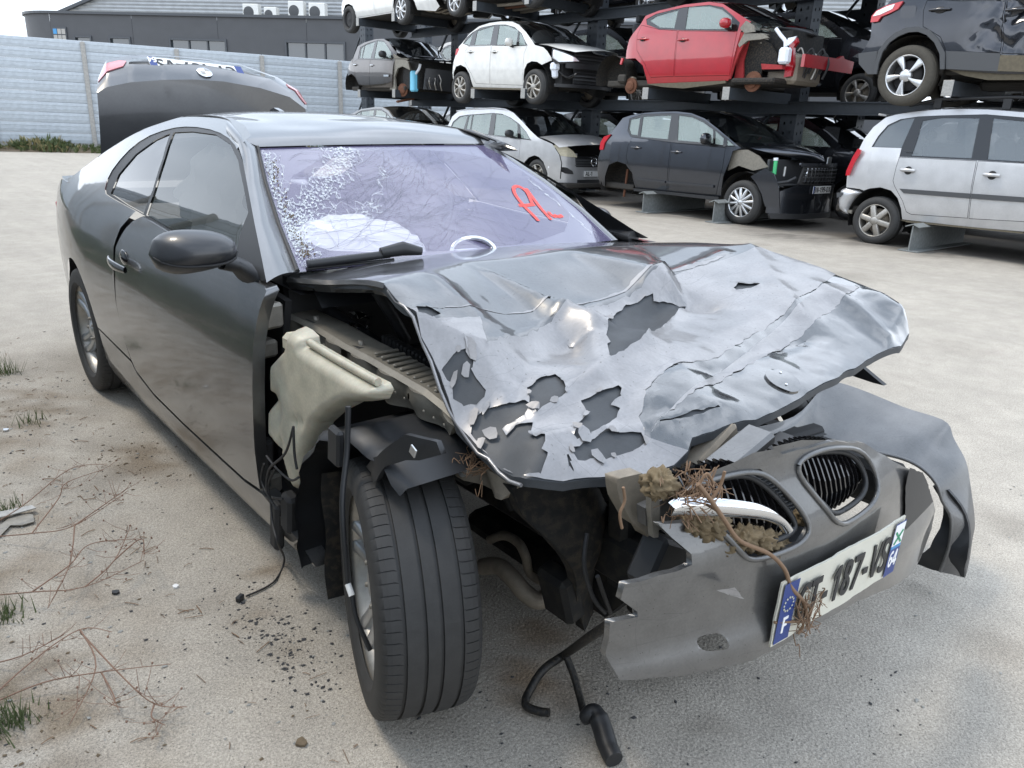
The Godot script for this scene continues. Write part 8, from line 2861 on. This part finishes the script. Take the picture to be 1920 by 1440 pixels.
func build_small_things():
	var g := RandomNumberGenerator.new()
	g.seed = 101
	# ring emblem of another car lying at the foot of the windscreen
	var ec = Vector3(-.1,.952,-.638)
	var e = thing("ring_emblem", "chrome ring emblem with lightning bolt lying at the windscreen's foot", "emblem", ec)
	var s = st_new()
	var bas = Basis(Vector3.UP, -0.62) * Basis(Vector3.RIGHT, -0.75)
	var ring = []
	for k in 41:
		ring.append(bas * Vector3(0.072 * cos(TAU * k / 40), 0.056 * sin(TAU * k / 40), 0))
	tube(s, ring, 0.0085, 8, false)
	obj("ring", s, "chrome", e)
	s = st_new()
	prism(s, P2([-0.075, 0.004, 0.012, 0.014, 0.004, 0.0, 0.078, -0.004, -0.012, -0.014, -0.004, -0.001]), Transform3D(bas, Vector3.ZERO), -0.003, 0.006)
	obj("bolt_bar", s, "chrome", e)
	# dry weeds with red stems, lower left
	var base = [Vector3(-1.543,0,-1.434),Vector3(-1.589,0,-.795),Vector3(-1.498,0,-1.443)]
	var plants = [
		[base[0], [P3([-1.543,0,-1.434,-1.381,.06,-1.45,-1.205,.1,-1.582,-1.104,.14,-1.463]), P3([-1.543,0,-1.434,-1.384,.05,-1.254,-1.277,.09,-1.153,-1.101,.14,-1.203]), P3([-1.384,.05,-1.254,-1.277,.08,-1.399,-1.239,.11,-1.448,-1.118,.13,-1.444]), P3([-1.277,.09,-1.153,-1.188,.11,-1.196,-1.091,.13,-1.245]), P3([-1.277,.09,-1.153,-1.339,.08,-.93,-1.424,.05,-.787]), P3([-1.584,0,-1.058,-1.444,.05,-.896,-1.325,.07,-.804,-1.163,.09,-.817]), P3([-1.444,.05,-.896,-1.339,.08,-.93,-1.268,.1,-.985,-1.153,.12,-.898]), P3([-1.325,.07,-.804,-1.231,.09,-.867,-1.15,.12,-.995]), P3([-1.231,.09,-.867,-1.139,.1,-.93,-1.163,.1,-.815])]],
		[base[1], [P3([-1.621,0,-.527,-1.498,.05,-.569,-1.383,.08,-.59,-1.322,.08,-.531]), P3([-1.621,0,-.527,-1.49,.03,-.497,-1.375,.05,-.427,-1.24,.07,-.331]), P3([-1.383,.08,-.59,-1.38,.05,-.455,-1.47,.02,-.321]), P3([-1.383,.07,-.594,-1.339,.05,-.377,-1.304,.04,-.251,-1.248,.04,-.197]), P3([-1.304,.04,-.251,-1.319,.03,-.223,-1.3,.02,-.191]), P3([-1.375,.05,-.427,-1.369,.03,-.337,-1.384,.02,-.329]), P3([-1.6,0,-.699,-1.514,.04,-.622,-1.416,.06,-.621])]]]
	var labs = ["dry red stemmed weed leaning over the concrete beside a bracket", "dry red stemmed weed sprawling low over the concrete near moss"]
	for k in 2:
		var t = stem_plant("dry_weed", labs[k], plants[k][0], plants[k][1], 0.0023, "dry weeds at the yard edge")
		var sd = st_new()
		for p in plants[k][1]:
			for j in 10:
				var u = g.randf_range(1.0, p.size() - 1.01)
				var q = p[int(u)].lerp(p[int(u) + 1], u - int(u))
				var d = Vector3(g.randf_range(-1, 1), g.randf_range(-0.3, 0.7), g.randf_range(-1, 1)) * 0.035
				tube(sd, [q - plants[k][0], q + d - plants[k][0], q + d * 1.7 + Vector3(0, 0.008, 0) - plants[k][0]], [0.0009, 0.0007, 0.0005], 4, false)
				if g.randf() < 0.45:
					ellipsoid(sd, Transform3D(Basis().scaled(Vector3(0.0028, 0.0036, 0.0028)), q + d * 1.7 + Vector3(0, 0.008, 0) - plants[k][0]), 6, 4)
		tag(obj("twiglets", sd, "stem", t), "", "", "", "stuff")
	# grass tufts and moss
	var tufts = [[Vector3(-1.169,0,-3.252), 0.10, 60, "tall grass tuft growing from the dirt by the yard edge"], [Vector3(-1.193,0,-2.445), 0.06, 40, "short grass tuft in the dirt patch"], [Vector3(-1.576,0,-.429), 0.05, 160, "bright green moss tuft at the concrete's edge"], [Vector3(-1.522,0,-.887), 0.05, 90, "small green tuft under the dry weed"], [Vector3(-1.42,0,-1.567), 0.05, 60, "small pale green tuft behind the metal bracket"]]
	for q in tufts:
		s = st_new()
		flat(s)
		for j in q[2]:
			var a = g.randf() * TAU
			var b = Vector3(g.randfn(0, 0.03), 0, g.randfn(0, 0.03))
			var h = q[1] * g.randf_range(0.4, 1.2)
			var tip = b + Vector3(cos(a) * h * 0.5, h, sin(a) * h * 0.5)
			var w = Vector3(-sin(a), 0, cos(a)) * 0.002
			tri(s, b - w, b + w, tip)
		var o = obj("grass_tuft", s, "weed")
		o.position = q[0]
		tag(o, q[3], "grass", "grass tufts")
	# torn sheet-metal bracket at the left edge
	var bt = thing("metal_bracket", "torn pale strip and dark bracket lying by the dry weed", "scrap", Vector3(-1.4,0,-1.484))
	s = st_new()
	prism(s, P2([-.085,.071,-.049,.031,.006,-.033,.05,.012,.044,.068,.006,.071,-.022,.051,-.06,.11]), Transform3D(Basis(Vector3(1, 0, 0), Vector3(0, 0, 1), Vector3(0, 1, 0)), Vector3(0, 0.008, 0)), 0.0, 0.003)
	obj("bracket", s, "steel_dull", bt)
	s = st_new()
	prism(s, P2([-.068,-.05,-.021,-.049,.057,-.041,.065,-.011,-.012,-.005,-.073,-.008]), Transform3D(Basis(Vector3(1, 0, 0), Vector3(0, 0, 1), Vector3(0, 1, 0)), Vector3(0, 0.018, 0)), 0.0, 0.004)
	obj("bright_strip", s, "alu_dirty", bt)
	# single pieces of litter
	var bits = [[Vector3(-1.098,.004,-.761), 0.011, "white_bit", "white plastic shard on the concrete near the wreck's sill"], [Vector3(-1.303,.006,-2.38), 0.014, "alu", "small bright metal scrap at the edge of dirt"], [Vector3(-1.248,.006,-.831), 0.011, "black_plastic", "small black rubber piece beside the white shard"], [Vector3(-1.071,.006,.032), 0.014, "earth", "brown clod on the concrete before the front wheel"]]
	for q in bits:
		var poly = PackedVector2Array()
		for k in 7:
			poly.append(Vector2(cos(TAU * k / 7), sin(TAU * k / 7)) * q[1] * g.randf_range(0.6, 1.1))
		s = st_new()
		prism(s, poly, Transform3D(Basis(Vector3(1, 0, 0), Vector3(0, 0, 1), Vector3(0, 1, 0)), Vector3.ZERO), -0.004, q[1] * 0.25)
		var o = obj("litter", s, q[2])
		o.position = q[0]
		o.rotation = Vector3(g.randf_range(-0.15, 0.15), g.randf() * 3.0, g.randf_range(-0.15, 0.15))
		tag(o, q[3], "litter")
	# loose grit: thousands of crumbs
	var forms = []
	for k in 3:
		var gs = st_new()
		flat(gs)
		var v = []
		for j in 6:
			v.append([Vector3(1, 0, 0), Vector3(-1, 0, 0), Vector3(0, 0.7, 0), Vector3(0, -0.5, 0), Vector3(0, 0, 1), Vector3(0, 0, -1)][j] * g.randf_range(0.6, 1.2))
		for f in [[0, 2, 4], [4, 2, 1], [1, 2, 5], [5, 2, 0], [0, 4, 3], [4, 1, 3], [1, 5, 3], [5, 0, 3]]:
			tri(gs, v[f[0]], v[f[1]], v[f[2]])
		forms.append(mesh_of(gs))
	var kinds = [["grit", "grit", 1800, "black crumbs of rubber and glass strewn beside the wreck"], ["stone_crumbs", "plinth", 1300, "pale gravel crumbs strewn over the concrete"], ["earth_crumbs", "earth", 1500, "brown earth crumbs and bark along the yard edge"]]
	for ki in 3:
		var q = kinds[ki]
		var mm := MultiMesh.new()
		mm.transform_format = MultiMesh.TRANSFORM_3D
		mm.mesh = forms[ki]
		mm.instance_count = q[2]
		for i in q[2]:
			var p: Vector3
			var r = g.randf()
			if ki == 0:
				if r < 0.30:
					p = Vector3(g.randfn(-0.96, 0.07), 0, g.randfn(-0.38, 0.16))
				elif r < 0.7:
					p = Vector3(g.randf_range(-1.6, -0.8), 0, g.randf_range(-3.2, 0.5))
				elif r < 0.85:
					p = Vector3(g.randf_range(-0.9, 0.3), 0, g.randf_range(0.0, 0.9))
				else:
					p = Vector3(g.randf_range(-2.0, 3.0), 0, g.randf_range(-8.0, 1.0))
			elif ki == 1:
				p = Vector3(g.randf_range(-1.9, -0.85), 0, g.randf_range(-4.0, 0.4)) if r < 0.75 else Vector3(g.randf_range(-0.9, 2.0), 0, g.randf_range(-0.4, 1.0))
			else:
				if r < 0.35:
					p = Vector3(g.randfn(-1.33, 0.22), 0, g.randfn(-2.6, 0.3))
				elif r < 0.6:
					p = Vector3(g.randfn(-1.62, 0.16), 0, g.randfn(-0.45, 0.25))
				elif r < 0.75:
					p = Vector3(g.randfn(-0.93, 0.08), 0, g.randfn(-1.72, 0.14))
				else:
					p = Vector3(g.randf_range(-2.0, -0.95), 0, g.randf_range(-4.0, 0.3))
			var sz = 0.0012 + 0.0055 * pow(g.randf(), 4.0)
			p.y = sz * 0.3
			mm.set_instance_transform(i, Transform3D(Basis.from_euler(Vector3(g.randf() * 0.5, g.randf() * TAU, g.randf() * 0.5)).scaled(Vector3(sz * g.randf_range(0.7, 1.8), sz * 0.8, sz)), p))
		var mi := MultiMeshInstance3D.new()
		mi.name = numbered(q[0])
		mi.multimesh = mm
		mi.material_override = M[q[1]]
		add_child(mi)
		tag(mi, q[3], "gravel", "", "stuff")
	# twigs on the ground
	var ts = st_new()
	for i in 260:
		var p = Vector3(g.randf_range(-2.0, -0.95), 0.003, g.randf_range(-4.0, 0.2))
		var a = g.randf() * TAU
		var l = g.randf_range(0.01, 0.05)
		tube(ts, [p, p + Vector3(cos(a) * l * 0.5, 0.002, sin(a) * l * 0.5) + Vector3(0, 0, g.randf_range(-0.004, 0.004)), p + Vector3(cos(a) * l, 0, sin(a) * l)], g.randf_range(0.0006, 0.0016), 4, false)
	tag(obj("loose_twigs", ts, "twig"), "thin brown twigs scattered along the dirty concrete edge", "twigs", "", "stuff")
